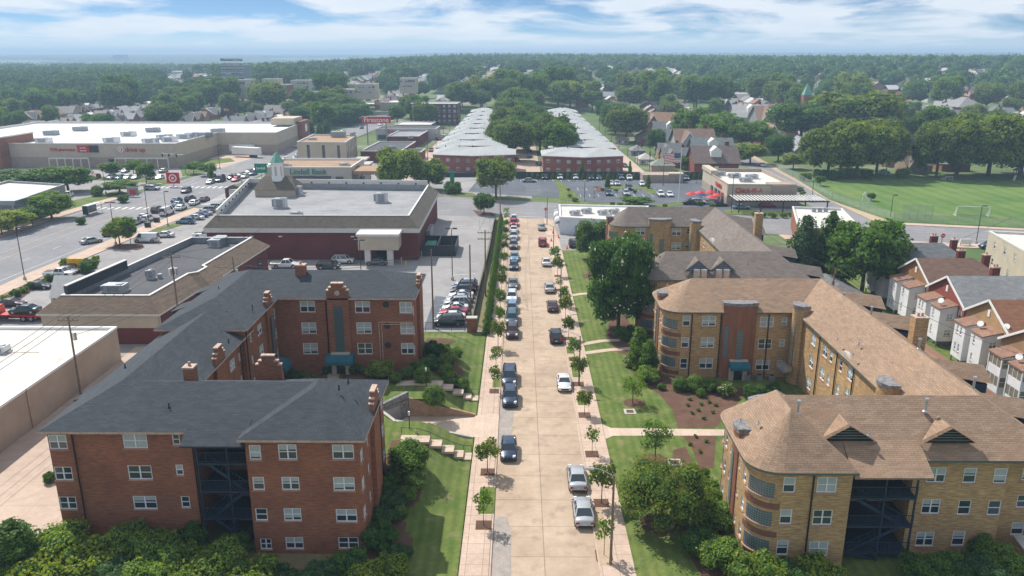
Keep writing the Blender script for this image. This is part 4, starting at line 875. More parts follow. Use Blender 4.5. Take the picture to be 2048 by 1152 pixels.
uroof(B2, 18.1, 114.9, 125.0, 153.2, 162.0, 34.5, 44.1, {'a': (39.3, 120, 12.6), 'b': (22.9, 120, 12.6), 'd': (39.3, 157.6, 12.5), 'e': (21.9, 157.6, 12.5)}, 9.4, [m_graybrown, m_gutter])
u0 = onwall(1297, 470, (18, 153.6), (35, 153.6))[0]; u1 = onwall(1341, 470, (18, 153.6), (35, 153.6))[0]; tcx = 18+(u0+u1)/2; tw = u1-u0
tower(B2, tcx, 153.7, 0, tw, .7, 10.5, m_yelbrick, [(-tw/2+.2, -tw/2+.75, 2.6, 8), (-.1, .8, 2.6, 7)])
tower(B2, 34.2, 151.8, -math.pi*.42, 2.6, .6, 10.6, m_yelbrick, [(-.5, .5, 1.8, 8.6)])
mb = XB(34.85, 140.5, 0, -math.pi/2); pts = [(-2.2+4.4*i/8, 9.2+.8*math.sin(math.pi*i/8)) for i in range(9)]
mb.add([(x, -.18, z) for x, z in pts]+[(2.2, -.18, 8.9), (-2.2, -.18, 8.9)]+[(x, .3, z) for x, z in pts]+[(2.2, .3, 8.9), (-2.2, .3, 8.9)], [tuple(range(10, -1, -1)), tuple(range(11, 22))]+[(i, i+1, i+12, i+11) for i in range(8)])
mb.build('curved_parapet', m_stone, B2)
for px in (1396, 1446): gdormer(B2, *G(px, 537, 10.9), 10.5, 4.0, 1.7, 2.6, m_graybrown, m_gray, M('dormer_siding', (.12, .16, .21)))
for px in (1393, 1407, 1437, 1452):
    x, y = G(px, 556, 9.9); MB().box(x-.4, x+.4, y-.3, y+.3, 9.6, 11.2).build('roof_unit', m_galv, B2)
chimney(B2, 44.6, 146, 6, 13.4, 1.4, 1.1, m_yelbrick, 1)
for px, py in ((1298, 527), (1493, 526), (1384, 445), (1372, 438), (1448, 471)): x, y = G(px, py, 11.3); vent(B2, x, y, 11.2, .3, .08)
for y in (120, 132, 150, 158):
    mb = MB(); mb.add([(42, y-2.0, 9.8), (46.9, y-2.0, 8.9), (46.9, y, 10.1), (40.6, y, 11.1), (42, y+2.0, 9.8), (46.9, y+2.0, 8.9)], [(0, 1, 2, 3), (3, 2, 5, 4)]); mb.add([(46.7, y-1.8, 8.9), (46.7, y+1.8, 8.9), (46.7, y, 10.0)], [(0, 1, 2)], 1); mb.build('porch_roof', [m_graybrown, m_black], B2)
    MB().box(43.65, 46.5, y-1.8, y+1.8, 0, 8.8).build('rear_porch', m_porchblue, B2)
# ================================================================== OTHER BUILDINGS
def offset(poly, d):                                  # inward offset of a CCW polygon
    n = len(poly); out = []
    for i in range(n):
        p0, p1, p2 = Vector(poly[i-1]).to_2d(), Vector(poly[i]).to_2d(), Vector(poly[(i+1) % n]).to_2d()
        a = (p1-p0).normalized(); b = (p2-p1).normalized(); na = Vector((-a.y, a.x)); nb = Vector((-b.y, b.x))
        m_ = (na+nb); m_ = m_/max(.3, m_.dot(na)); out.append((p1.x+m_.x*d, p1.y+m_.y*d))
    return out
def ring(mb, P0, P1, z0, z1, mi=0):
    n = len(P0)
    for i in range(n): j = (i+1) % n; mb.quad((P0[i][0], P0[i][1], z0), (P0[j][0], P0[j][1], z0), (P1[j][0], P1[j][1], z1), (P1[i][0], P1[i][1], z1), mi)
def mansard(T_, P, ze, zt, inset, deck, mwall, mroof, mdeck, fascia=.5, oh=.5, zb=0):
    W = MB(); ring(W, P, P, zb, ze, 0); W.build('wall', mwall, T_)
    E = offset(P, -oh); t = MB(); ring(t, E, E, ze-fascia, ze, 0); ring(t, P, E, ze-fascia, ze-fascia, 0); t.build('fascia', m_trim, T_)
    I = offset(P, inset); r = MB(); ring(r, E, I, ze, zt, 0); r.build('roof', mroof, T_)
    c = MB(); I2 = offset(I, .4); ring(c, I, I, zt, zt+.12); ring(c, I, I2, zt+.12, zt+.12); c.build('parapet_cap', m_trim, T_)
    w_ = MB(); ring(w_, I2, I2, zt+.12, deck, 0); w_.build('parapet', m_gray, T_)
    d = MB(); d.poly([(x, y, deck) for x, y in I2]); d.build('roof_deck', mdeck, T_)
    return I2
def hvac(T_, x, y, z, s=(2.2, 1.6, 1.2), mat=None, rz=0, lab=None):
    mb = XB(x, y, z, rz); a, b, h = s; mb.box(-a/2, a/2, -b/2, b/2, .2, h); mb.box(-a/2-.15, a/2+.15, -b/2-.12, b/2+.12, 0, .2)
    mb.box(-a/2-.5, -a/2, -b/2+.2, b/2-.2, .4, h-.15, 1)
    mb.box(-a*.3, a*.3, -b/2-.03, -b/2, .3, h-.2, 1); mb.tube((a*.2, 0, h), (a*.2, 0, h+.12), b*.3, n=12, mi=1)
    mb.build('rooftop_unit', [mat or m_galv, m_gray], T_)
def block(name, label, cat, P, h, mwall, mdeck, cap=None, par=.6, zb=0, group=None, wins=(), band=None):
    cx = sum(p[0] for p in P)/len(P); cy_ = sum(p[1] for p in P)/len(P)
    T_ = site(name, label, cat, (cx, cy_, zb), group); W = MB(); n = len(P)
    for i in range(n):
        a, b = P[i], P[(i+1) % n]; facade(T_, W, a, b, zb, h, [q[1:] for q in wins if q[0] == i])
    W.build('wall', mwall, T_)
    I = offset(P, .35); c = MB(); O = offset(P, -.06); ring(c, O, O, h-.25, h+.05); ring(c, O, I, h+.05, h+.05); ring(c, I, I, h+.05, h-par); c.build('parapet', cap or m_trim, T_)
    d = MB(); d.poly([(x, y, h-par) for x, y in I]); d.build('roof', mdeck, T_)
    if band: b_ = MB(); Q = offset(P, -.05); ring(b_, Q, Q, zb, band[0]); ring(b_, Q, P, band[0], band[0]+.02); b_.build('wall_base', band[1], T_)
    return T_
# --- grocery style store with grey roof and mansard
st = site('store', 'large dark red brick store with flat grey roof, shingled mansard and pale portico', 'store', (-44, 186, 0))
P = [(-65.5, 163.1), (-21.2, 163.1), (-21.5, 207.6), (-73.5, 211)]
I2 = mansard(st, P, 6.9, 9.1, 1.8, 7.7, m_storebrick, m_grayroof, m_grayroofing, .95)
mb = MB(); e = .02
for (a, b) in ((I2[2], I2[3]), (I2[3], I2[0])):       # taller inner parapets with square holes on the far sides
    a, b = Vector(a), Vector(b); d = (b-a).normalized(); n_ = Vector((-d.y, d.x)); Lh = (b-a).length
    mb.add([(a.x, a.y, 9.2), (b.x, b.y, 9.2), (b.x, b.y, 10.3), (a.x, a.y, 10.3), (a.x-n_.x*.3, a.y-n_.y*.3, 9.2), (b.x-n_.x*.3, b.y-n_.y*.3, 9.2), (b.x-n_.x*.3, b.y-n_.y*.3, 10.3), (a.x-n_.x*.3, a.y-n_.y*.3, 10.3)], [(0, 1, 2, 3), (4, 7, 6, 5), (3, 2, 6, 7), (0, 3, 7, 4), (1, 5, 6, 2)], 0)
    k = 3.
    while k < Lh-2:
        p = a+d*k+n_*.03; mb.beam((p.x, p.y, 9.25), (p.x, p.y, 9.65), .4, .06, 1); k += 4.6
mb.build('parapet', [m_trim, m_black], st)
x, y = G(700, 372, 9.5); 
for px, py in ((562, 415), (594, 390), (764, 404)): x, y = G(px, py, 7.8); hvac(st, x, y, 7.7, (2.6, 2.0, 2.3))
hvac(st, *G(594, 428, 7.9), 7.7, (2.4, 1.2, .7)); hvac(st, *G(728, 372, 8.2), 7.7, (3.4, 1, 1.8))
# corner cupola
cx, cy_ = G(548, 380, 9.2)
mb = MB(); mb.box(cx-4.5, cx+5.5, cy_-1, cy_+6, 7.6, 9.4); mb.build('gable_block', m_cream, st)
mb = MB(); mb.add([(cx-5, cy_-1.5, 9.4), (cx+6, cy_-1.5, 9.4), (cx+6, cy_+6.5, 9.4), (cx-5, cy_+6.5, 9.4), (cx-3, cy_+2.4, 12.3), (cx+4, cy_+2.4, 12.3)], [(0, 1, 5, 4), (1, 2, 5), (2, 3, 4, 5), (3, 0, 4)]); mb.build('roof', m_grayroof, st)
mb = MB(); mb.tube((cx+.6, cy_+2.2, 11.2), (cx+.6, cy_+2.2, 15.6), 1.6, n=8, smooth=False); mb.tube((cx+.6, cy_+2.2, 15.6), (cx+.6, cy_+2.2, 15.9), 1.8, n=8, smooth=False)
mb.build('cupola', m_white, st)
mb = MB(); mb.tube((cx+.6, cy_+2.2, 15.9), (cx+.6, cy_+2.2, 18.2), 1.9, .3, n=8, smooth=False); mb.tube((cx+.6, cy_+2.2, 18.2), (cx+.6, cy_+2.2, 19.4), .12, .03, n=6); mb.build('cupola_roof', M('copper_green', (.16, .36, .27), .6), st)
mb = MB()
for k in range(8):
    a = math.pi/8+k*math.pi/4; mb.beam((cx+.6+1.55*math.cos(a-math.pi/8), cy_+2.2+1.55*math.sin(a-math.pi/8), 12.6), (cx+.6+1.55*math.cos(a-math.pi/8), cy_+2.2+1.55*math.sin(a-math.pi/8), 14.9), .5, .12)
mb.build('louvre', m_cream, st)
# portico
mb = MB(); x0, x1 = -32.8, -24.6; y1_ = 163.1; yf = 158.2
mb.box(x0, x1, yf, y1_-.01, 3.3, 6.2); mb.box(x0-.3, x1+.3, yf-.3, y1_-.02, 6.2, 6.7, 1); mb.box(x0+1.2, x0+2.4, yf+.3, yf+1.4, 0, 3.3, 1); mb.box(x1-2.4, x1-1.2, yf+.3, yf+1.4, 0, 3.3, 1); mb.build('portico', [m_cream, m_trim], st)
MB().box(x0+3, x1-3, 162.9, 163.05, 0, 3).build('door', m_glass, st)
MB().box(-21.2, -20.2, 178, 186, 0, 3).build('electrical_cabinet', m_gray, st)
sg = textmesh('LANE - ONE WAY', .55, .03); sg.transform(Matrix.Rotation(math.pi/2, 4, 'X')); sg.materials.clear(); sg.materials.append(m_dgray); place(sg, 'lettering', st, (-27.5, 162.55, 6.35), 0)
for x in (-56, -50, -34.8): MB().box(x-.35, x+.35, 162.75, 163.08, 5.0, 5.2).build('wall_lamp', m_white, st)
# fenced bin yard beside the store
t = site('bin_enclosure', 'dark board fenced bin enclosure behind the red brick store', 'enclosure', (-15.5, 172, 0))
mb = MB()
for a, b in (((-21.1, 166.5), (-13.6, 166.5)), ((-13.6, 166.5), (-13.6, 176)), ((-13.6, 176), (-21.1, 176)), ((-17.5, 166.5), (-17.5, 176))): mb.beam((a[0], a[1], 1.2), (b[0], b[1], 1.2), .12, 2.4)
mb.build('fence_board', m_dgray, t); MB().box(-20.5, -18.2, 168, 174, 0, 1.7).build('bin', m_green, t)
mb = MB(); mb.poly([(-13.5, 168, 1.4), (-13.5, 168.9, 1.4), (-13.5, 168.9, 2.1), (-13.5, 168, 2.1)]); mb.build('notice', M('blue_sign', (.05, .2, .5)), t)
# --- long low strip building with brown mansard, lower left
sb = site('shop_building', 'low brick shop building with brown mansard and black flat roof left of the red apartments', 'shop', (-61, 134, 0))
P = [(-71, 112.0), (-53.6, 112.0), (-52.6, 125.5), (-51.4, 126.5), (-51.0, 131.5), (-52.0, 132.5), (-50.6, 155.3), (-66.5, 155.3)]
I2 = mansard(sb, P, 4.9, 7.0, 1.9, 5.9, m_storebrick, m_brownroof, m_rubberroof, .3)
mb = MB(); mb.box(-71.08, -53.55, 111.92, 111.99, 2.6, 4.6); mb.box(-53.5, -53.45, 111.95, 112.4, 2.6, 4.6); mb.build('wall_band', m_cream, sb)
mb = MB(); a, b = I2[0], I2[-1]; mb.beam((a[0], a[1]+.5, 7.5), (lerp(a, b, .42)[0], lerp(a, b, .42)[1], 7.5), .5, 1.5, 0); mb.beam((a[0], a[1]+.5, 8.3), (lerp(a, b, .42)[0], lerp(a, b, .42)[1], 8.3), .6, .12, 1); mb.build('parapet', [m_dgray, m_trim], sb)
gx_, gy_ = -70.5, 122.5
mb = MB(); mb.add([(-74.5, gy_-2.4, 4.7), (-74.5, gy_, 7.8), (-74.5, gy_+2.4, 4.7), (-68.2, gy_-2.4, 4.7), (-68.2, gy_, 7.8), (-68.2, gy_+2.4, 4.7)], [(0, 1, 4, 3), (1, 2, 5, 4)], 0); mb.add([(-74.3, gy_-2.2, 4.7), (-74.3, gy_, 7.5), (-74.3, gy_+2.2, 4.7), (-68.4, gy_-2.2, 4.7), (-68.4, gy_, 7.5), (-68.4, gy_+2.2, 4.7)], [(0, 2, 1), (3, 4, 5)], 1); mb.build('entrance_gable', [m_trim, m_cream], sb)
for y in (gy_-2, gy_+2): MB().box(-74.3, -73.8, y-.25, y+.25, 0, 4.7).build('column', m_cream, sb)
hvac(sb, *G(232, 575, 6.6), 5.9, (3.2, 2., 1.3)); hvac(sb, *G(303, 550, 6.6), 5.9, (.9, .9, 1.6)); hvac(sb, *G(437, 483, 6.6), 5.9, (2.0, 4.5, 1.5))
for px, py in ((320, 551), (296, 553)): x, y = G(px, py, 6.4); MB().tube((x, y, 5.9), (x, y, 6.7), .35, n=10).build('roof_fan', m_galv, sb)
for y in (136, 141, 146, 151): x = -52+(y-132.5)*.0614+.03; MB().box(x, x+.06, y-1, y+1, 0.2, 3.2).build('shop_window', m_glass, sb)
# --- white roofed box at the far left
wb = block('warehouse', 'beige windowless warehouse with a white flat roof at the left edge', 'warehouse', [(-92, 56), (-56.6, 56), (-56.6, 105.6), (-92, 105.6)], 5.0, m_beigewall, m_whitemem, m_white, .35)
for y in (69, 73.5): MB().box(-56.6, -56.2, y-.4, y+.4, 1.0, 2.1).build('meter_box', m_gray, wb)
for y in (69, 73.5): MB().tube((-56.45, y, 2.1), (-56.45, y, 4.7), .07, n=6).build('conduit', m_dgray, wb)
MB().tube((-56.5, 84, 0), (-56.5, 84, 4.9), .08, n=6).build('downpipe', m_copstone, wb)
for a in ((( -88, 98), (-80, 96), (-62, 96)), ((-86, 88), (-78, 86), (-62, 86)), ((-84, 74), (-74, 76), (-58, 76))): MB().path([(x, y, 4.85) for x, y in a], .05, 5).build('roof_pipe', m_copstone, wb)
hvac(wb, *G(0, 700, 5), 4.66, (2, 1.4, 1.)); 
# --- small white shop at the street corner
sw = block('corner_shop', 'small white painted shop with cluttered flat roof at the street corner', 'shop', [(9.9, 188.8), (26.5, 184.5), (33.5, 203), (10.5, 205.2)], 4.2, M('painted_brick', (.60, .66, .72), .8, var=.05), m_whitemem, m_white, .4)
for px, py in ((1152, 424), (1175, 420), (1208, 423), (1230, 421)): hvac(sw, *G(px, py, 4.6), 3.8, (2.2, 1.4, 1.2))
MB().box(13.6, 14.6, 187.45, 187.9, 0, 2.2).build('door', m_gray, sw); MB().box(20, 21, 185.9, 186.3, 0, 2.2).build('door', m_white, sw)
for k in range(5): awning(sw, 9.9+.03*k, 190.5+3.2*k, 2.4, -math.pi/2, 2.6, 1.0, .8, m_white if k % 2 else M('gray_canvas', (.25, .27, .3)))
# --- flat roofed building right of the evergreens
fb = block('shop_building', 'brick building with a pale flat roof beside the evergreens and the side road', 'shop', [(62.2, 174.5), (75.2, 170.8), (80.5, 196.5), (69, 199)], 4.9, m_pinkbrick, m_whitemem, m_trim, .5)
for k in range(3): x, y = G(1628+12*k, 419, 5); MB().tube((x, y, 4.4), (x, y, 5.4), .5, n=12).build('roof_fan', m_gray, fb)
# --- tan office at the right edge
ob = block('office_building', 'two storey tan brick office cut off by the right edge of the picture', 'office', [(92.5, 141), (108, 137), (112, 156), (96, 160)], 7.2, m_cream, m_whitemem, m_trim, .4,
           wins=[(3, 'u', 4, 4.4, 1., 1.4, 's'), (3, 'u', 9, 4.4, 1., 1.4, 's'), (3, 'u', 14, 4.4, 1., 1.4, 's'), (3, 'u', 4, 1, 1., 1.4, 's'), (3, 'u', 12, .1, 1.1, 2.1, 's'), (0, 'u', 5, 4.4, 1., 1.4, 's')])
# --- restaurant
rs = block('restaurant', 'cream restaurant with red script lettering and a pergola over the drive through', 'restaurant', [(59.5, 226.2), (78.8, 225.6), (78.5, 258), (59.6, 258.5)], 6.2, m_cream, m_whitemem, m_taupe, 1.0, band=(2.6, m_taupe))
MB().box(72, 78.95, 225.3, 232, 0, 6.0).build('wall', m_taupe, rs)
MB().box(59.3, 61.5, 246, 258.8, 6.1, 7.3).build('parapet_block', m_cream, rs)
sign(rs, 'Chick-fil-A', 1.9, (65.6, 225.95, 4.4), 0, m_red, sx=.95); sign(rs, 'Chick-fil-A', 1.7, (59.3, 236, 4.4), -math.pi/2, m_red)
MB().box(63, 66, 226.0, 226.15, 1, 2.5).build('shop_window', m_glass, rs); MB().box(67.5, 71, 226.0, 226.15, 1, 2.5).build('shop_window', m_glass, rs)
for y in (230, 234, 238, 243): MB().box(59.3, 59.45, y, y+2.4, .3, 3).build('shop_window', m_glass, rs)
for px, py in ((1505, 352), (1493, 358), (1440, 346), (1470, 350)): hvac(rs, *G(px, py, 6), 5.2, (3.2, 2.0, 1.3))
pg = site('pergola', 'white slatted drive through canopy on dark posts in front of the restaurant', 'canopy', (69, 219, 0))
mb = MB()
for k in range(26): x = 59.5+.95*k; mb.box(x, x+.4, 215, 223.5, 3.45, 3.6)
mb.box(59, 84.5, 214.8, 215.1, 3.1, 3.45, 1); mb.box(59, 84.5, 223.3, 223.6, 3.1, 3.45, 1); mb.build('canopy', [m_trim, m_dgray], pg)
for k in range(5): MB().box(60+6*k, 60.3+6*k, 215.2, 215.5, 0, 3.1).build('post', m_dgray, pg); 
for k, (x, y) in enumerate(((58.0, 231), (60.5-5, 227.5), (53.2, 231), (50.6, 233), (54, 235.5), (57.2, 236.5))):
    u = site('parasol', ['red parasol nearest the restaurant wall', 'red parasol in front of the others near the drive through canopy', 'dark blue parasol among the red ones', 'leftmost red parasol on the restaurant patio', 'red parasol behind the dark blue one', 'rear red parasol next to the restaurant wall'][k], 'parasol', (x, y, 0), 'parasols on the restaurant patio')
    MB().tube((x, y, 0), (x, y, 2.6), .05, n=6).build('pole', m_galv, u); MB().tube((x, y, 2.2), (x, y, 2.9), 1.7, .05, n=8, smooth=False).build('canopy', m_red if k != 2 else M('navy', (.03, .04, .15)), u)
    MB().tube((x, y, .72), (x, y, .76), .6, n=12).build('table_top', m_dgray, u)
# --- bank
bk = block('bank', 'pale concrete bank with green lettering and brown gravel roof', 'bank', [(-84, 262.5), (-55.2, 262.5), (-55.2, 285), (-84, 285)], 6.0, m_stone, m_bankroof, m_white, .7)
sign(bk, 'Lindell Bank', 2.5, (-69.5, 262.35, 4.35), 0, m_green); sign(bk, 'Lindell', 1.9, (-55.05, 272, 4.4), math.pi/2, m_green)
MB().box(-80.5, -62, 262.3, 262.55, .6, 3.0).build('shop_window', m_glass, bk); MB().box(-60.5, -58, 262.3, 262.55, 0, 2.8).build('door', m_glass, bk)
for px in (592, 597): hvac(bk, *G(px-24, 330, 5.8), 5.3, (3, 1.6, .9))
hvac(bk, *G(690, 328, 5.8), 5.3, (3, 2, .9))
dc = site('drive_through_canopy', 'flat drive through canopy on square columns beside the bank', 'canopy', (-49, 270, 0))
MB().box(-55, -43, 262.8, 276, 3.6, 4.6).build('canopy', [m_bankroof], dc)
for x, y in ((-44, 263.6), (-44, 275), (-50, 263.6)): MB().box(x-.9, x+.9, y-.4, y+.4, 0, 3.6).build('column', m_stone, dc)
# --- offices and shops beyond
of = block('office_building', 'tan three storey office block with tall narrow windows behind the bank', 'office', [(-83, 300.5), (-64.6, 299), (-65.8, 327), (-84, 329)], 10.2, m_cream, m_bankroof, m_trim, .5)
for i, u in enumerate((4.2, 10, 15.8)):
    x = -83+u; MB().box(x-.55, x+.55, 300.5-u*.08-.06, 300.5-u*.08+.2, 1.5, 9.0).build('window', m_glass, of)
for k in range(7): y = 302+3.6*k; x = -64.6-.0428*(y-299); MB().box(x-.1, x+.06, y-.35, y+.35, 1.5, 9.4).build('window', m_glass, of)
hvac(of, -72, 322, 9.7, (5, 3, 2.2), m_gray); hvac(of, -66, 322, 9.7, (1.5, 1.5, 2), m_stone); hvac(of, -80, 312, 9.7, (3, 2, .8))
MB().box(-64, -57, 296, 306, 3.4, 4.0).build('entrance_canopy', m_stone, of); MB().box(-62, -54, 288, 297, 2.8, 3.4).build('entrance_canopy', m_stone, of)
for x, y in ((-55, 289), (-61, 289), (-55, 296)): MB().box(x-.4, x+.4, y-.4, y+.4, 0, 2.8).build('column', m_stone, of)
def pblock(name, label, cat, pxl, pxr, pyb, h, depth, mwall, mdeck, zb=0, wn_=None, cap=None, group=None, par=.5, skew=0):
    y0 = G(pxl, pyb, zb)[1]; x0 = G(pxl, pyb, zb)[0]; x1 = G(pxr, pyb, zb)[0]
    P = [(x0, y0), (x1, y0+skew), (x1+depth*.04, y0+skew+depth), (x0+depth*.04, y0+depth)]; wins = []
    if wn_:
        nx, nz, ww, wh, z0, dz = wn_
        wins = [(0, 'u', (x1-x0)*(i+.5)/nx, zb+z0+dz*k, ww, wh, 's') for i in range(nx) for k in range(nz)]+[(1, 'u', depth*(i+.5)/3, zb+z0+dz*k, ww, wh, 's') for i in range(3) for k in range(nz)]
    return block(name, label, cat, P, zb+h, mwall, mdeck, cap, par, zb, group, wins)
b = pblock('shop_building', 'dark flat roofed red brick shop behind the bank trees', 'shop', 722, 803, 325, 4.6, 36, m_storebrick, m_rubberroof); hvac(b, -52, 330, 4.1, (3, 2, 1.2), m_gray); hvac(b, -48, 318, 4.1, (2, 2, .8))
b = pblock('shop_building', 'low red brick annex with a metal shed beside the alley', 'shop', 803, 842, 322, 3.6, 12, m_pinkbrick, m_rubberroof)
b = pblock('shop_building', 'red brick garage with grey flat roof next to the tyre shop', 'shop', 775, 838, 293, 4.8, 30, m_storebrick, m_grayroofing); hvac(b, -50, 372, 4.3, (2, 2, 1))
ty = pblock('tyre_shop', 'white fronted tyre shop with red lettering on its long facade', 'tyre shop', 752, 872, 280, 5.6, 16, M('ty_wall', (.45, .46, .47)), m_rubberroof, cap=m_trim)
x0, y0 = G(752, 280); sign(ty, 'Firestone', 3.0, (x0+10.5, y0-.15, 4.2), 0, m_red); MB().box(x0+1, x0+16, y0-.1, y0+.1, .3, 2.6).build('shop_window', m_glass, ty)
bs = site('billboard_sign', 'long red roadside sign with white lettering above the tyre shop', 'sign', (*G(755, 290), 0))
x0, y0 = G(755, 290); MB().box(x0-6.8, x0+6.8, y0-.4, y0+.4, 10.3, 13.2).build('sign_panel', m_red, bs); MB().box(x0-6.9, x0+6.9, y0-.42, y0-.38, 13.2, 13.5).build('sign_trim', m_white, bs)
sign(bs, 'Firestone', 3.1, (x0, y0-.45, 11.7), 0, m_white); MB().tube((x0+4.5, y0, 0), (x0+4.5, y0, 10.3), .3).build('post', m_gray, bs); MB().tube((x0-4.5, y0, 0), (x0-4.5, y0, 10.3), .3).build('post', m_gray, bs)
pblock('shop_building', 'long dark roofed shop beyond the tyre shop', 'shop', 788, 862, 266, 4.5, 22, M('dark_clad', (.05, .06, .07)), m_whitemem, 0)
pblock('apartment_building', 'four storey dark brick apartment block far up the side street', 'apartment building', 822, 915, 250, 12.5, 18, M('dark_brick', (.10, .045, .04)), m_whitemem, T(-60, 480), (9, 4, 1.3, 1.5, 1.6, 2.9))
pblock('shop_building', 'pale curved roof hall left of the dark brick block', 'hall', 760, 825, 228, 8, 30, m_stone, m_whitemem, 1)
pblock('shop_building', 'small pale shop at the bend of the avenue', 'shop', 722, 748, 222, 5, 20, m_pinkbrick, m_whitemem, 1)
# --- big retail box
bb = block('retail_store', 'huge beige retail store with a white roof behind the left car park', 'store', [(-240, 303.5), (-130, 303.5), (-130, 347), (-104.5, 347), (-107, 402), (-240, 402)], 9.2, m_cream, m_bigroof, m_trim, .9, band=(4.0, m_taupe))
MB().box(-106.9, -104.2, 388, 402.2, 0, 10.5).build('wall', m_pinkbrick, bb); MB().tube((-104.1, 395, 7), (-103.9, 395, 7), 2.0, n=24).build('round_logo', m_white, bb)
mb = MB(); mb.box(-210, -193.5, 298, 320, 0, 11.5); mb.box(-210.3, -193.2, 297.7, 320.3, 11.5, 12, 1); mb.build('entrance_block', [m_pinkbrick, m_trim], bb)
mb = MB(); mb.box(-236, -212, 298.5, 316, 0, 10.5); mb.build('entrance_block', [m_taupe], bb)
MB().box(-118, -107, 385, 400, 9, 12.2).build('roof_block', m_cream, bb)
for px, py in ((88, 283), (103, 268), (161, 260), (224, 282), (258, 270), (307, 262), (302, 284), (330, 276), (340, 281), (370, 275), (386, 272), (411, 272), (437, 264), (36, 276)): hvac(bb, *G(px, py-2, 9.2), 8.3, (5, 3.5, 2.0), m_gray if px % 2 else m_galv)
sign(bb, 'CVS pharmacy', 1.6, (-173.2, 303.3, 6.8), 0, m_red); sign(bb, 'drive up', 2.3, (-145.5, 303.3, 6.8), 0, m_red)
MB().tube((-151, 303.4, 6.9), (-151, 303.2, 6.9), 1.1, n=20).build('round_logo', m_white, bb); MB().tube((-151, 303.2, 6.9), (-151, 303.1, 6.9), .7, n=20).build('round_logo', m_red, bb); MB().tube((-151, 303.1, 6.9), (-151, 303.0, 6.9), .4, n=16).build('round_logo', m_white, bb)
MB().box(-167.5, -163, 303.2, 303.45, 5.8, 8.4).build('sign_panel', m_red, bb); MB().box(-163, -159.5, 303.2, 303.45, 5.8, 8.4).build('sign_panel', m_dgray, bb)
sign(bb, 'ULTA', .9, (-165.2, 303.15, 7.5), 0, m_white); sign(bb, 'beauty', .9, (-165.2, 303.15, 6.5), 0, m_white)
MB().box(-156.2, -153.6, 303.3, 303.5, 0, 3.2).build('door', m_black, bb)
for k, (xa, xb) in enumerate(((-177, -162), (-152, -132))):
    pgt = site('pergola', ['white pergola along the left half of the retail store front', 'white pergola along the right half of the retail store front'][k], 'pergola', ((xa+xb)/2, 301, 0))
    mb = MB()
    for j in range(int((xb-xa)/1.0)): mb.box(xa+j, xa+j+.2, 299.4, 303.2, 4.0, 4.15)
    mb.box(xa, xb, 299.9, 300.1, 3.7, 4.0); mb.build('slat_top', m_trim, pgt)
    for j in range(6): x = xa+(xb-xa)*j/5; MB().box(x-.15, x+.15, 299.8, 300.1, 0, 3.7).build('post', m_trim, pgt)
# loading bay lorry trailers
for k, (px, py) in enumerate(((482, 308), (494, 314))):
    x, y = G(px, py); t = site('trailer', ['white box trailer backed up to the loading dock', 'white box trailer with a red logo at the loading dock'][k], 'trailer', (x, y, 0))
    b_ = XB(x, y, 0, 1.25); b_.box(-1.3, 1.3, -6.5, 6.5, 1.2, 4.1); b_.build('box_body', m_white, t); c = XB(x, y, 0, 1.25); c.box(-1.1, 1.1, -4.5, -2, 0, .9); c.build('wheel', m_black, t)
    if k: a = XB(x, y, 0, 1.25); a.tube((1.32, 1, 2.6), (1.36, 1, 2.6), 1.2, n=20); a.build('round_logo', m_red, t); a = XB(x, y, 0, 1.25); a.tube((1.36, 1, 2.6), (1.4, 1, 2.6), .7, n=20); a.build('round_logo', m_white, t)
# grey modern building at the left edge
mb0 = block('bank', 'dark grey modern building with deep canopy at the left edge of the picture', 'office', [(-150, 205), (-128.3, 205), (-130, 226), (-150, 232)], 6.0, m_gray, m_whitemem, m_gray, .5)
MB().box(-140, -127.6, 198.5, 205, 5.0, 6.1).build('canopy', m_gray, mb0)
for x in (-128.6, -133, -138): MB().box(x-.3, x+.3, 199, 199.6, 0, 5).build('column', m_gray, mb0)
# --- rows of two storey red brick flats with pale roofs
def flats(label, x0, x1, y0, dpt, h, jog, first, group=None, mroof=None):
    T_ = site('apartment_building', label, 'apartment building', ((x0+x1)/2, y0+dpt/2, T(0, y0)), group); z0 = T(0, y0); W = MB(); xm = (x0+x1)/2; ze = z0+h
    P = [(x0, y0+jog), (xm, y0), (x1, y0+jog), (x1, y0+dpt), (x0, y0+dpt)]
    for i in range(5):
        a, b = P[i], P[(i+1) % 5]; Lw = math.hypot(b[0]-a[0], b[1]-a[1])
        ws = [('u', Lw*(k+.5)/n_, z0+zz, 1.4, 1.1, 'd') for n_ in [max(2, int(Lw/3.4))] for k in range(n_) for zz in (1.6, 4.6)] if (i in (0, 1) and first) or i in (2, 4) else []
        facade(T_, W, a, b, z0-.5, ze, ws)
    W.build('wall', m_redbrick2, T_)
    if first: 
        W2 = MB(); Q = offset(P, -.04); ring(W2, Q, Q, z0-.5, z0+.9); ring(W2, Q, P, z0+.9, z0+.92); W2.build('foundation', m_stone, T_)
    E = offset(P, -.6); ym = (y0+dpt/2+jog/2); hw = dpt/2
    roof(T_, 'roof', [(E[0][0], E[0][1], 'a'), (E[1][0], E[1][1], 'm'), (E[2][0], E[2][1], 'b'), (E[3][0], E[3][1], 'b'), (E[4][0], E[4][1], 'a')], {'a': (x0+hw*.75, ym+.8, ze+2.1), 'm': (xm, ym, ze+1.75), 'b': (x1-hw*.75, ym+.8, ze+2.1)}, ze, [mroof or m_whiteroof, m_trim])
    for k in range(3): vent(T_, x0+4+5*k, ym, ze+1.9, .5, .12, m_dgray)
    return T_
flats('red brick flats with pale hipped roof, front block of the left row', -31, -1.6, 285, 19, 7, 4, True)
flats('red brick flats with pale hipped roof, front block of the right row', 8.7, 37.2, 281, 19, 7, 4.5, True)
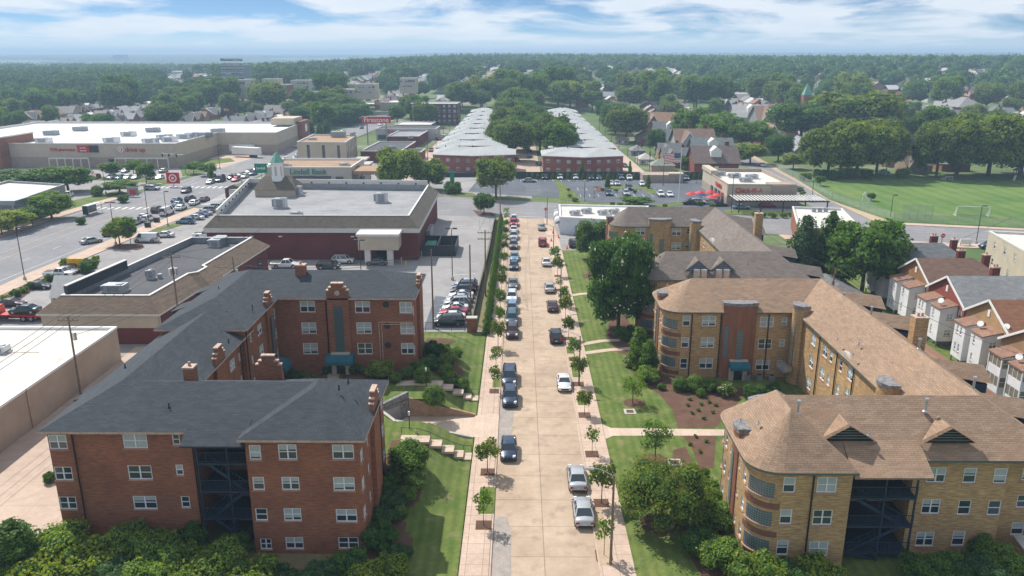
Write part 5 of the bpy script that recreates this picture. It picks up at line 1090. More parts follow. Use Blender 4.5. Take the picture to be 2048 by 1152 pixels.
for k in range(8):
    y = 309+25.5*k
    flats('red brick flats with pale grey roof, block %s of the left row' % ['two', 'three', 'four', 'five', 'six', 'seven', 'eight', 'nine'][k], -32+k*.45, -7-k*.9+(2 if k == 0 else 0), y, 19, 7, 1.0, False, 'pale roofed flats in two rows')
    flats('red brick flats with pale grey roof, block %s of the right row' % ['two', 'three', 'four', 'five', 'six', 'seven', 'eight', 'nine'][k], 12+k*.9, 37.4-k*.35, y, 19, 7, 1.0, False, 'pale roofed flats in two rows')
# --- two family houses on the right with white enclosed porch towers
def duplex(label, c, x0, x1, wallcol, roofcol, hipE, towers='w', screened=False, org=None):
    T_ = site('brick_house', label, 'house', ((x0+x1)/2, c, 0)); ze, zr, hw = 6.9, 9.9, 5.3
    W = MB(); facade(T_, W, (x0, c+hw), (x0, c-hw), 0, ze, [('u', u, z, .9, 1.4, 's') for u in (.8, 9.6) for z in (1.6, 4.6)]); facade(T_, W, (x0, c-hw), (x1, c-hw), 0, ze, [('u', u, z, 1., 1.4, 's') for u in (2, 5, 9, 12) for z in (1.6, 4.6)])
    facade(T_, W, (x1, c-hw), (x1, c+hw), 0, ze); facade(T_, W, (x1, c+hw), (x0, c+hw), 0, ze)
    W.poly([(x0, c+hw, ze), (x0, c-hw, ze), (x0, c, zr)]); (W.poly([(x1, c-hw, ze), (x1, c+hw, ze), (x1, c, zr)]) if not hipE else None)
    o = W.build('wall', m_housebrick, T_); o.color = c4(wallcol)
    r = MB(); e = .35; xr = x1-(4 if hipE else -e); xe = x1+e; k = e*(zr-ze)/hw
    for dz, mi in ((.12, 0),):
        r.quad((x0-e, c-hw-e, ze-k+dz), (xe, c-hw-e, ze-k+dz), (xr, c, zr+dz), (x0-e, c, zr+dz)); r.quad((xe, c+hw+e, ze-k+dz), (x0-e, c+hw+e, ze-k+dz), (x0-e, c, zr+dz), (xr, c, zr+dz))
        if hipE: r.poly([(xe, c-hw-e, ze-k+dz), (xe, c+hw+e, ze-k+dz), (xr, c, zr+dz)])
    o = r.build('roof', m_varroof, T_); o.color = c4(roofcol)
    b = MB(); b.beam((x0-e, c-hw-e, ze-k), (x0-e, c, zr+.0), .12, .3); b.beam((x0-e, c+hw+e, ze-k), (x0-e, c, zr), .12, .3); b.build('barge_board', m_white, T_)
    MB().box(x0-.08, x0+.05, c-.25, c+.25, 7.6, 8.5).build('gable_vent', m_white, T_)
    for n_, yc in enumerate((c+1.95, c-2.25)):
        t = MB(); xa = x0-2.5; ya, yb = yc-1.35, yc+1.35; zt = 6.3
        if not screened:
            wl = MB(); ws = [('u', .8, z, .42, 1.1, 's') for z in (1.9, 4.4)]+([('u', 1.7, z, .42, 1.1, 's') for z in (1.9, 4.4)] if n_ == 0 else [])
            facade(T_, wl, (xa, yb), (xa, ya), .9, zt-.3, ws); facade(T_, wl, (xa, ya), (x0, ya), .9, zt-.3, [('u', 1.5, 4.3, 1., .9, 'd'), ('u', 1.5, 1.8, 1., .9, 'd')] if n_ else []); facade(T_, wl, (x0, yb), (xa, yb), .9, zt-.3)
            wl.poly([(xa, ya, .9), (xa, yb, .9), (x0, yb, .9), (x0, ya, .9)]); wl.add([(xa, ya, zt-.3), (x0, ya, zt-.3), (x0, ya, zt+.3), (xa, yb, zt-.3), (x0, yb, zt-.3), (x0, yb, zt+.3)], [(0, 1, 2), (3, 5, 4)])
            pt_ = wl.build('porch_tower', m_siding, T_)
        else:
            wl = MB()
            for za, zb_ in ((.9, 2.0), (3.3, 4.5), (5.7, zt-.25)):
                wl.box(xa, x0, ya, ya+.08, za, zb_); wl.box(xa, xa+.08, ya+.08, yb, za, zb_); wl.box(xa, x0, yb, yb+.08, za, zb_)
            for x, y in ((xa, ya), (xa, yb), (x0-.1, ya)): wl.box(x-.05, x+.1, y-.05, y+.1, 0, zt-.26)
            wl.box(xa+.1, x0, ya+.1, yb-.02, .9, 1.0); wl.box(xa+.1, x0, ya+.1, yb-.02, 3.3, 3.4)
            pt_ = wl.build('porch_tower', m_siding, T_)
            s = MB(); 
            for za, zb_ in ((2.0, 3.3), (4.5, 5.7)): s.box(xa+.03, x0, ya+.03, ya+.06, za, zb_); s.box(xa+.03, xa+.06, ya+.06, yb, za, zb_)
            q = bpy.data.objects.new('screen', s.mesh('screen', m_blind2, tuple(T_['_o']))); COL.objects.link(q); q.parent = pt_
            s = MB()
            for za, zb_ in ((2.0, 3.3), (4.5, 5.7)):
                for xx in (xa+.85, xa+1.7): s.box(xx, xx+.07, ya-.01, ya+.03, za, zb_)
                for yy in (ya+.9, ya+1.8): s.box(xa-.01, xa+.03, yy, yy+.07, za, zb_)
                s.box(xa, x0, ya-.012, ya+.028, (za+zb_)/2, (za+zb_)/2+.06)
            q = bpy.data.objects.new('mullion', s.mesh('mullion', m_white, tuple(T_['_o']))); COL.objects.link(q); q.parent = pt_
        r = MB(); r.add([(xa-.2, ya-.2, zt-.28), (x0-.02, ya-.2, zt+.3), (x0-.02, yb+.2, zt+.3), (xa-.2, yb+.2, zt-.28), (xa-.2, ya-.2, zt-.4), (x0-.02, ya-.2, zt+.18), (x0-.02, yb+.2, zt+.18), (xa-.2, yb+.2, zt-.4)], [(0, 1, 2, 3), (4, 7, 6, 5), (0, 4, 5, 1), (3, 7, 4, 0), (2, 6, 7, 3)])
        o = r.build('porch_roof', m_varroof, T_); o.color = (.30, .175, .125, 1)
        for x, y in ((xa+.12, ya+.12), (xa+.12, yb-.12)): MB().box(x-.09, x+.09, y-.09, y+.09, 0, .9).build('post', m_gray, T_)
    MB().box(x0-1.6, x0-.1, c-3, c+3, 0, .9).build('foundation', m_graystone, T_)
    return T_
m_siding = brickmat('white_siding', (.78, .79, .80), (.76, .77, .78), (.58, .6, .62), None, bw=40, bh=.2, ms=.012)
m_blind2 = M('porch_screen', (.20, .18, .14), .4, spec=.8)
Ho = []
for lab, c, x0, x1, wc, rc, hip, scr in (
    ('two family house with grey hipped roof beyond the brown roofed one', 137.2, 66.0, 78.5, (.36, .2, .09), (.17, .185, .19), True, False),
    ('two family house with brown shingle roof and white back porches', 126.2, 65, 78, (.36, .2, .09), (.20, .125, .095), True, False),
    ('red brick two family house with pale grey roof and white back porches', 115.4, 64.5, 82, (.30, .09, .06), (.26, .27, .27), False, False),
    ('yellow brick two family house with rust brown roof and screened porch', 103.4, 64.0, 82, (.45, .30, .15), (.25, .125, .075), False, False),
    ('two family house with screened porches, nearest at the right edge', 91.6, 62.2, 80, (.40, .26, .13), (.25, .13, .08), False, True)):
    T_ = duplex(lab, c, x0, x1, wc, rc, hip, 'w', scr)
    if c > 110: chimney(T_, x0+8.5, c+3, 7, 10.5, 1.2, .7, m_storebrick, 2)
    if c > 125: chimney(T_, x1-2, c, 8.5, 10.5, 1., .8, m_storebrick, 1)
for x, y, z in ((64.1-1.6, 111.9+1, 6.3), (62.5, 102.4, 6.3), (60.4, 90.2, 6.3), (64, 99.2, 7)):
    t = site('satellite_dish', 'small white satellite dish mounted on a porch roof', 'satellite dish', (x, y, z), 'satellite dishes on the porch roofs')
    MB().tube((x, y, z-.3), (x, y, z+.5), .04).build('arm', m_gray, t); MB().tube((x, y, z+.55), (x-.12, y-.1, z+.66), .38, .42, 14).build('dish', m_white, t)
# garages behind the yellow flats
for k, (y0, y1, col, lab) in enumerate(((71.5, 86.5, (.075, .09, .105), 'long low garage with charcoal roof at the right edge behind the yellow flats'), (87.5, 112, (.36, .20, .13), 'long low garage with rust tan roof behind the yellow flats'), (126, 140, (.19, .19, .19), 'low garage with grey hipped roof beside the tall round tree'))):
    x0, x1 = (50.0, 57) if k < 2 else (50, 58.5); t = site('garage', lab, 'garage', (53.5, (y0+y1)/2, 0))
    W = MB(); ring(W, [(x0, y0), (x1, y0), (x1, y1), (x0, y1)], [(x0, y0), (x1, y0), (x1, y1), (x0, y1)], 0, 2.7); W.build('wall', m_yelbrick, t)
    xm = (x0+x1)/2; hw = (x1-x0)/2+.3
    o = roof(t, 'roof', [(x0-.3, y0-.3, 'a'), (x1+.3, y0-.3, 'a'), (x1+.3, y1+.3, 'b'), (x0-.3, y1+.3, 'b')], {'a': (xm, y0+hw*.8, 4.6), 'b': (xm, y1-hw*.8, 4.6)}, 2.8, [m_varroof, m_trim]); o.color = c4(col)
    for j in range(int((y1-y0)/3)): MB().box(x1, x1+.05, y0+.4+3*j, y0+2.8+3*j, 0, 2.2).build('garage_door', m_white, t)
# ================================================================== VEGETATION
rng = np.random.default_rng(11)
def ico(c, r, sub=2):
    import bmesh
    bm = bmesh.new(); bmesh.ops.create_icosphere(bm, subdivisions=sub, radius=1)
    v = np.array([p.co[:] for p in bm.verts]); f = [[q.index for q in p.verts] for p in bm.faces]; bm.free()
    n = 1+.14*np.sin(v[:, 0]*5+c[1]*3)*np.sin(v[:, 1]*4+c[0]*2)*np.sin(v[:, 2]*5+1)
    return v*np.array(r)*n[:, None]+np.array(c), f
def crown_mesh(name, lobes, nleaf, size, mats, core=.80, outer=1.05, spread=.30, flowers=0, flat=.5, corer=True):
    """lobes: (cx,cy,cz,rx,ry,rz); leaf sized faces scattered through the outer shell of every lobe"""
    V = []; Fc = []; MI = []; nb = 0
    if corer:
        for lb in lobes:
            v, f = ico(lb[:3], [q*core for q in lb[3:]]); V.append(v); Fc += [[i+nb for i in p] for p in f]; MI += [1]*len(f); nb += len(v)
    A = np.array([lb[3]*lb[4]+lb[3]*lb[5]+lb[4]*lb[5] for lb in lobes]); A = A/A.sum()
    L_ = np.array(lobes)
    for i, lb in enumerate(lobes):
        n = int(nleaf*A[i]); d = rng.normal(size=(n, 3)); d /= np.linalg.norm(d, axis=1)[:, None]
        r = outer-spread*rng.random(n)**1.3; bump = 1+.16*np.sin(d[:, 0]*7+i)*np.sin(d[:, 1]*6+2*i)+.12*np.sin(d[:, 2]*9+i*1.7)
        p = L_[i, :3]+d*(r*bump)[:, None]*L_[i, 3:]
        keep = np.ones(n, bool)
        for j in range(len(lobes)):
            if j != i: q = (p-L_[j, :3])/L_[j, 3:]; keep &= (q**2).sum(1) > .72
        p = p[keep]; d = d[keep]; n = len(p)
        if not n: continue
        nr = d+rng.normal(size=(n, 3))*flat; nr /= np.linalg.norm(nr, axis=1)[:, None]
        t = np.cross(nr, rng.normal(size=(n, 3))); t /= np.linalg.norm(t, axis=1)[:, None]+1e-9; b = np.cross(nr, t)
        s = size*(.6+.8*rng.random(n))[:, None]; a = .6+.5*rng.random(n)[:, None]
        q = np.stack([p-t*s*.5, p-b*s*a*.45+nr*s*.08, p+t*s*.55, p+b*s*a*.45+nr*s*.08], 1).reshape(-1, 3)
        V.append(q); Fc += [[nb+4*k, nb+4*k+1, nb+4*k+2, nb+4*k+3] for k in range(n)]
        MI += list(np.where(rng.random(n) < flowers, 2, 0)) if flowers else [0]*n
        nb += 4*n
    me = bpy.data.meshes.new(name); me.from_pydata(np.concatenate(V).tolist(), [], Fc)
    for m_ in mats: me.materials.append(m_)
    me.polygons.foreach_set('material_index', np.array(MI, dtype=np.int32)); me.update(); return me
def trunk_mesh(name, h, r, limbs, mat=None, lean=0.):
    mb = MB(); top = (lean, 0, h); mb.tube((0, 0, -.2), (lean*.5, 0, h*.55), r*1.15, r*.8, 7); mb.tube((lean*.5, 0, h*.55), top, r*.8, r*.45, 7)
    for lb in limbs:
        s = .45+.4*((lb[0]*7.3) % 1.); a = (lean*s, 0, h*s); mb.tube(a, (lb[0]*.8, lb[1]*.8, lb[2]*.95), r*.42, r*.12, 5)
    return mb.mesh(name, [mat or m_bark])
def lobes(R_, H, z0, n, seed, shape='round', rl=.42):
    """lobes packed in a crown of radius R_, from z0 to H"""
    rr = random.Random(seed); out = []; zc = (H+z0)/2; hz = (H-z0)/2
    out.append((0, 0, zc, R_*.62, R_*.62, hz*.72))
    for i in range(n):
        a = 2*math.pi*i*.618+rr.random()*.5; t = (i+.5)/n
        if shape == 'round': z = zc+hz*(-.65+1.4*t)*.85; rad = R_*.68*math.sqrt(max(.08, 1-((z-zc)/hz)**2))
        elif shape == 'spread': z = zc+hz*(-.8+1.6*t)*.8; rad = R_*.78*math.sqrt(max(.1, 1-((z-zc)/hz)**2))
        elif shape == 'cone': z = z0+(H-z0)*(.08+.86*t); rad = R_*.62*(1-t*.92)
        l = R_*rl*(.75+.5*rr.random())*((1-.6*t) if shape == 'cone' else 1)
        out.append((rad*math.cos(a), rad*math.sin(a), z, l, l*(.85+.3*rr.random()), l*(.75 if shape != 'cone' else .8)))
    return out
PT = {}
def tproto(key, R_, H, z0, n, nl, size, mats, tr, shape='round', seed=1, **k):
    lb = lobes(R_, H, z0, n, seed, shape, k.pop('rl', .42)); name = k.pop('name', 'tree'); bark = k.pop('bark', None)
    e = thing(name, 'x', 'tree'); c = bpy.data.objects.new('crown', crown_mesh('crown', lb, nl, size, mats, **k)); COL.objects.link(c); c.parent = e
    if tr: t = bpy.data.objects.new('trunk', trunk_mesh('trunk', z0+(H-z0)*.6, tr, lb[1:8], bark)); COL.objects.link(t); t.parent = e
    e['R'] = R_; e['H'] = H; PT[key] = proto(e)
LC = [m_leaf, m_core]; LD = [m_leafd, m_core]; LY = [m_leafy, m_core]; LO = [m_leafo, m_core]; LB = [m_leafb, m_core]
m_flower = M('flower_white', (.75, .7, .55), .6)
tproto('maple', 5.2, 12, 2.6, 13, 7000, .55, LC, .28, seed=1)
tproto('maple2', 4.6, 13, 3, 12, 6500, .55, LC, .28, seed=5)
tproto('oak', 6.4, 14, 3, 16, 8000, .62, LD, .35, seed=2)
tproto('olive', 6.2, 13, 3.2, 15, 8000, .60, LO, .33, seed=3)
tproto('spread', 8.0, 14.5, 2.4, 24, 12000, .66, [m_leafo, m_core], .42, 'spread', 4, rl=.34, spread=.4)
tproto('willow', 4.8, 8.6, 1.2, 14, 7000, .45, LY, .25, seed=6, rl=.38)
tproto('bright', 4.6, 10, 2.2, 12, 6000, .5, [m_leafy, m_core], .25, seed=8)
tproto('spruce', 4.0, 14, .8, 26, 9000, .42, LB, .3, 'cone', 9, name='conifer_tree', spread=.5, rl=.36)
tproto('spruce2', 3.8, 14.5, .8, 24, 9000, .42, LD, .3, 'cone', 12, name='conifer_tree', spread=.5, rl=.38)
tproto('magnolia', 5.2, 12.6, .3, 26, 16000, .36, [m_leafd, m_core, m_flower], .3, 'spread', seed=14, name='magnolia_tree', flowers=.02, rl=.36)
tproto('columnar', 1.7, 5.2, .15, 12, 6500, .17, LC, 0, 'cone', 15, name='evergreen_shrub', rl=.55)
tproto('street', 1.15, 3.7, 1.3, 8, 1250, .23, LO, .045, seed=16, corer=False, spread=.75, rl=.5, flat=1.2)
tproto('street2', 1.0, 3.5, 1.25, 8, 1000, .22, LC, .04, seed=17, corer=False, spread=.8, rl=.5, flat=1.2)
tproto('sparse', .9, 3.2, 1.1, 6, 420, .22, LC, .035, seed=18, corer=False, spread=.8, rl=.55, flat=1.2)
tproto('young', 1.9, 5.0, 1.0, 9, 2000, .19, [m_leaf, m_core], .07, seed=19, corer=False, spread=.85, rl=.42, flat=1.2)
tproto('yardbig', 3.6, 6.2, .6, 18, 13000, .20, LO, .12, 'spread', seed=20, spread=.6, rl=.4, core=.6)
tproto('small', 1.9, 4.8, 1.2, 9, 1800, .33, LC, .09, seed=21, rl=.45)
tproto('ball', 1.0, 1.75, .0, 0, 5000, .075, [m_leafo, m_core], 0, name='clipped_bush', spread=.1, core=.94)
# (single lobe) make the ball round
me = crown_mesh('crown', [(0, 0, .8, 1, 1, .92)], 6000, .085, [m_ballleaf, m_core], core=.96, outer=1.02, spread=.07); PT['ball'].children[0].data = me
tproto('shrub', 1.2, 1.7, .0, 9, 5200, .13, [m_ballleaf, m_core], 0, seed=22, name='shrub', rl=.45, spread=.4)
tproto('shrubd', 1.2, 1.6, .0, 9, 5200, .13, LD, 0, seed=23, name='shrub', rl=.45, spread=.4)
tproto('shruby', 1.0, 1.4, .0, 8, 4200, .12, LY, 0, seed=24, name='shrub', rl=.45, spread=.5)
tproto('shrubb', 1.3, 1.6, .0, 9, 5200, .13, LB, 0, seed=25, name='shrub', rl=.45, spread=.4)
tproto('flowering', 1.0, 1.5, 0, 7, 3000, .14, [m_leafy, m_core, m_flower], 0, seed=26, name='shrub', flowers=.1, rl=.45)
tproto('lowplant', .25, .38, 0, 3, 160, .1, LC, 0, seed=27, name='plant', rl=.6)
for k in ('ball', 'columnar', 'shrub', 'shrubd', 'shruby', 'shrubb', 'flowering', 'lowplant'):
    for c in PT[k].children: c.name = 'foliage'
for k, e in PT.items(): e['category'] = 'tree' if e.name.split('.')[0].endswith('tree') or e.name.startswith('tree') else ('plant' if 'plant' in e.name else 'shrub')
for k in ('spruce', 'spruce2'): PT[k]['category'] = 'conifer'
def plant(key, x, y, z, sx, sz=None, label=None, group=None):
    e = PT[key]; o = copy_tree(e, (x, y, z), random.random()*6.28, label, group, (sx, sx, sz or sx))
    del o['R']; del o['H']; return o
def tr(key, px, py, wpx, topy, label, group=None, zf=None):
    z = 0.
    for _ in range(3): x, y = G(px, py, z); z = zf(x, y) if zf else T(x, y)
    x, y = G(px, py, z); dist = math.hypot(x, y); e = PT[key]
    rad = wpx/2*math.hypot(dist, CAMZ-z)/F_; zt = CAMZ+ray(px, topy)[2]*(y/ray(px, topy)[1])
    return plant(key, x, y, z, rad/e['R'], max(.3, zt-z+.25*rad*0)/e['H'], label, group)
def zl(x, y): return hL(x, y) if -32 < x < -5 and 58 < y < 118 else .13
# --- trees one can name
for a in (
 ('magnolia', 1236, 664, 122, 452, 'tall dark magnolia with white blossoms in front of the grey roofed yellow apartments'),
 ('magnolia', 1184, 518, 64, 433, 'smaller dark magnolia on the mulch patch near the corner shop'),
 ('columnar', 1276, 738, 56, 650, 'taller conical evergreen shrub at the rounded corner of the tan roofed flats'),
 ('columnar', 1296, 748, 54, 676, 'broader conical evergreen shrub in front of the tan roofed flats'),
 ('maple', 1722, 592, 128, 436, 'large rounded tree with light green top behind the yellow apartments'),
 ('spruce', 1602, 572, 88, 424, 'blue green conifer left of the pair beside the flat roofed brick shop'),
 ('spruce2', 1652, 575, 82, 414, 'dark green conifer with a double top beside the flat roofed brick shop'),
 ('olive', 992, 395, 76, 314, 'broad olive green tree in the car park entrance above the street end'),
 ('oak', 968, 428, 40, 387, 'small dark round tree on the kerb island where the street ends'),
 ('willow', 802, 380, 92, 294, 'large pale yellow green tree beside the bank drive through'),
 ('willow', 858, 380, 66, 318, 'smaller pale yellow green tree right of the large one by the bank'),
 ('bright', 240, 490, 46, 436, 'leafy tree on the mulch island beside the avenue'),
 ('small', 262, 490, 26, 430, 'slim upright tree on the mulch island beside the avenue'),
 ('maple', 104, 438, 70, 384, 'green tree on the verge across the avenue, left of the bus shelter'),
 ('maple', 137, 384, 78, 330, 'broad green tree in front of the retail car park'),
 ('maple2', 55, 384, 84, 336, 'wide green tree at the left of the retail car park'),
 ('bright', 34, 462, 54, 418, 'tree on the avenue verge near the left edge'),
 ('bright', 4, 470, 50, 424, 'tree on the avenue verge cut off by the left edge'),
 ('small', 66, 452, 40, 412, 'small tree between the two larger verge trees on the left'),
 ('maple2', 240, 388, 54, 360, 'low round dark tree beside the retail entrance road'),
 ('small', 293, 367, 34, 322, 'slender tree in the retail car park, middle of three'),
 ('small', 268, 352, 30, 318, 'slender tree in the retail car park, left of three'),
 ('small', 225, 355, 36, 322, 'small tree in the retail car park near the door'),
 ('small', 388, 348, 30, 322, 'small tree on the verge by the loading yard'),
 ('small', 415, 352, 34, 325, 'small bushy tree on the verge corner by the junction'),
 ('columnar', 423, 358, 14, 328, 'narrow cone shaped evergreen at the junction corner'),
 ('olive', 332, 262, 60, 205, 'tall yellowish tree rising behind the retail store roof'),
 ('olive', 672, 240, 84, 190, 'large rounded tree in front of the bend of the avenue'),
 ('maple', 712, 245, 60, 205, 'rounded tree right of the large one at the avenue bend'),
 ('spruce', 622, 272, 22, 240, 'dark pointed conifer beside the retail store, left of three'),
 ('spruce2', 640, 273, 20, 244, 'short pointed conifer beside the retail store, middle of three'),
 ('spruce', 654, 271, 22, 238, 'dark pointed conifer beside the retail store, right of three'),
 ('spread', 1655, 352, 102, 252, 'spreading sycamore at the left end of the field side row'),
 ('spread', 1712, 354, 120, 234, 'spreading sycamore second from the left along the field'),
 ('spread', 1752, 350, 90, 238, 'spreading sycamore right of the gap before the garages'),
 ('spread', 1872, 354, 86, 246, 'spreading sycamore right of the brown roofed garages'),
 ('spread', 1912, 353, 122, 232, 'tall sycamore in the middle of the right hand field row'),
 ('spread', 1976, 352, 124, 220, 'tall sycamore near the play slide along the field'),
 ('spread', 2040, 350, 122, 240, 'sycamore cut off by the right edge beyond the field'),
 ('oak', 1556, 322, 52, 268, 'dark round tree at the corner of the side road'),
 ('bright', 1586, 338, 40, 306, 'low bright green tree left of the sycamore row'),
 ('oak', 1600, 292, 120, 205, 'dark broad tree behind the pale roofed house by the side road'),
 ('olive', 1700, 292, 150, 182, 'largest tall tree with olive crown rising above the sycamores'),
 ('maple', 1440, 300, 92, 224, 'big rounded tree among the houses behind the restaurant'),
 ('maple2', 1502, 305, 70, 240, 'rounded tree right of the big one behind the restaurant'),
 ('bright', 1500, 328, 60, 285, 'loose light tree beside the house near the restaurant'),
 ('maple', 1378, 290, 66, 212, 'mid green tree behind the row of bungalows'),
 ('oak', 1311, 308, 34, 258, 'small dark round tree behind the alley garages'),
 ('olive', 1252, 284, 76, 212, 'olive tree at the far side of the right alley'),
 ('maple', 1380, 338, 50, 308, 'tree right behind the flag beside the grey bungalow'),
 ('columnar', 1215, 377, 13, 345, 'narrow pointed evergreen on the car park island, left'),
 ('columnar', 1296, 377, 13, 348, 'narrow pointed evergreen on the car park island, right'),
 ('columnar', 1164, 356, 11, 322, 'slim pointed tree against the black fence, left'),
 ('columnar', 1259, 357, 11, 320, 'slim pointed tree against the black fence, right'),
 ('young', 1265, 806, 52, 746, 'young feathery tree in the mulch ring on the lawn'),
 ('young', 1310, 922, 62, 836, 'taller feathery tree in the mulch ring below the cross path'),
 ('yardbig', 1322, 1052, 150, 922, 'broad grey green tree on the lawn in front of the nearest yellow apartments'),
 ('small', 1275, 412, 60, 393, 'low feathery tree behind the corner shop'),
 ('small', 1742, 402, 16, 384, 'small round tree on the verge of the side road'),
 ('small', 1640, 372, 18, 350, 'small tree inside the field fence corner'),
): tr(*a, zf=zl if a[2] > 430 and a[1] > 700 else None)
# the tree lined court between the two rows of flats
for i, (x, y, k, s) in enumerate(((16.5, 318, 'maple', 1.35), (14, 338, 'olive', 1.3), (-2, 325, 'olive', 1.25), (4, 352, 'maple2', 1.1), (-3, 362, 'oak', 1.1), (9.5, 360, 'oak', 1.2), (-7, 345, 'olive', 1.1),
        (-5, 392, 'olive', 1.35), (5, 398, 'olive', 1.2), (-2, 430, 'maple', 1.3), (6, 440, 'oak', 1.2), (-6, 465, 'olive', 1.3), (3, 480, 'maple2', 1.3), (-1, 515, 'oak', 1.4), (8, 525, 'olive', 1.3), (-8, 545, 'maple', 1.3))):
    plant(k, x, y, T(x, y), s, s*(1.0 if i > 1 else 1.05), 'leafy tree between the two rows of pale roofed flats, number %s counting away from the car park' % ['one', 'two', 'three', 'four', 'five', 'six', 'seven', 'eight', 'nine', 'ten', 'eleven', 'twelve', 'thirteen', 'fourteen', 'fifteen', 'sixteen'][i] if 0 else
          ['tall bright tree at the near right of the court between the flats', 'tall olive tree next to the near right one in the court'][i] if i < 2 else 'leafy %s tree in the %s part of the court between the flats, %s side' % ({'maple': 'green', 'maple2': 'upright', 'oak': 'dark', 'olive': 'olive'}[k], 'near' if y < 365 else ('middle' if y < 470 else 'far'), 'left' if x < 2 else 'right'), 'trees in the court between the flats')
# --- street trees with their square mulch pits
ST = [('street', 975, 944, 48, 878, 'bushy yellow green street tree, nearest on the left pavement'), ('sparse', 967, 1050, 36, 975, 'half bare street tree in the grass box on the left pavement'),
 ('sparse', 990, 782, 22, 728, ''), ('sparse', 992, 742, 24, 690, ''), ('street', 996, 696, 28, 638, ''), ('street2', 999, 655, 20, 610, ''), ('street2', 1001, 622, 22, 576, ''), ('street', 1003, 582, 20, 542, ''), ('street2', 1005, 560, 16, 528, ''),
 ('street2', 1007, 534, 16, 502, ''), ('street', 1009, 508, 16, 480, ''), ('street2', 1010, 490, 15, 466, ''), ('street', 1011, 475, 14, 452, ''), ('street2', 1012, 460, 13, 438, ''), ('sparse', 1013, 444, 12, 424, ''), ('sparse', 1013, 432, 12, 414, '')]
SR = [('street2', 1110, 526, 20, 492, ''), ('street', 1115, 552, 24, 512, ''), ('sparse', 1118, 580, 16, 556, ''), ('street2', 1127, 612, 20, 570, ''), ('street', 1131, 640, 28, 588, ''), ('street', 1137, 677, 24, 632, ''), ('street2', 1148, 718, 26, 676, ''),
 ('street', 1157, 768, 32, 710, ''), ('street', 1169, 830, 30, 778, ''), ('sparse', 1184, 908, 26, 850, 'thin young street tree with a small top on the right pavement'), ('street', 1203, 1006, 52, 924, 'largest street tree on the right pavement, beside the silver cars'), ('sparse', 1208, 1110, 32, 1030, 'nearly bare street tree beside the wooden lamp pole')]
ords = ['third', 'fourth', 'fifth', 'sixth', 'seventh', 'eighth', 'ninth', 'tenth', 'eleventh', 'twelfth', 'thirteenth', 'fourteenth', 'fifteenth', 'sixteenth']
mp_ = MB()
for side, lst in (('left', ST), ('right', SR)):
    for i, a in enumerate(lst):
        lab = a[5] or ('%s young street tree along the left pavement, counting from the camera' % ords[i-2] if side == 'left' else '%s young street tree along the right pavement, counting from the camera' % ['twelfth', 'eleventh', 'tenth', 'ninth', 'eighth', 'seventh', 'sixth', 'fifth', 'fourth'][i])
        tr(a[0], a[1], a[2], a[3], a[4], lab, 'young street trees along the pavements', zf=lambda x, y: .15)
        x, y = G(a[1], a[2], .15)
        mp_.box(x-.72, x+.72, y-.75, y+.75, .1, .152)
mp_.build('mulch_pit', m_mulch, kind='structure')
for px, py, w_, d_ in ((1152, 745, .55, 1.6), (1163, 800, .55, 1.5), (974, 1000, .75, 2.4), (993, 765, .5, 1.6), (1140, 700, .5, 1.4)):
    x, y = G(px, py, .15); slab('pavement_grass', [(x-w_, y-d_), (x+w_, y-d_), (x+w_, y+d_), (x-w_, y+d_)], .156, m_grass)
x, y = G(1200, 1060, .15); slab('pavement_soil', [(x-.5, 58.5), (x+.6, 58.5), (x+.55, 67.5), (x-.45, 67.5)], .156, m_dirt)
# --- evergreen hedge row along the left pavement
he = PT['columnar']; k = 0
for i in range(74):
    y = 116.5+1.2*i; x = -4.95+.35*(y-116)/90
    plant('columnar', x, y, .1, .40+.05*random.random(), .40+.05*random.random()+(.04 if i < 10 else 0), 'narrow clipped evergreen in the tall hedge row along the left pavement', 'evergreens in the hedge row')
for i in range(36): plant('columnar', 3+1.75*i, 275.2, 0, .42, .42+.1*random.random(), 'narrow evergreen planted against the black car park fence', 'evergreens along the black fence')
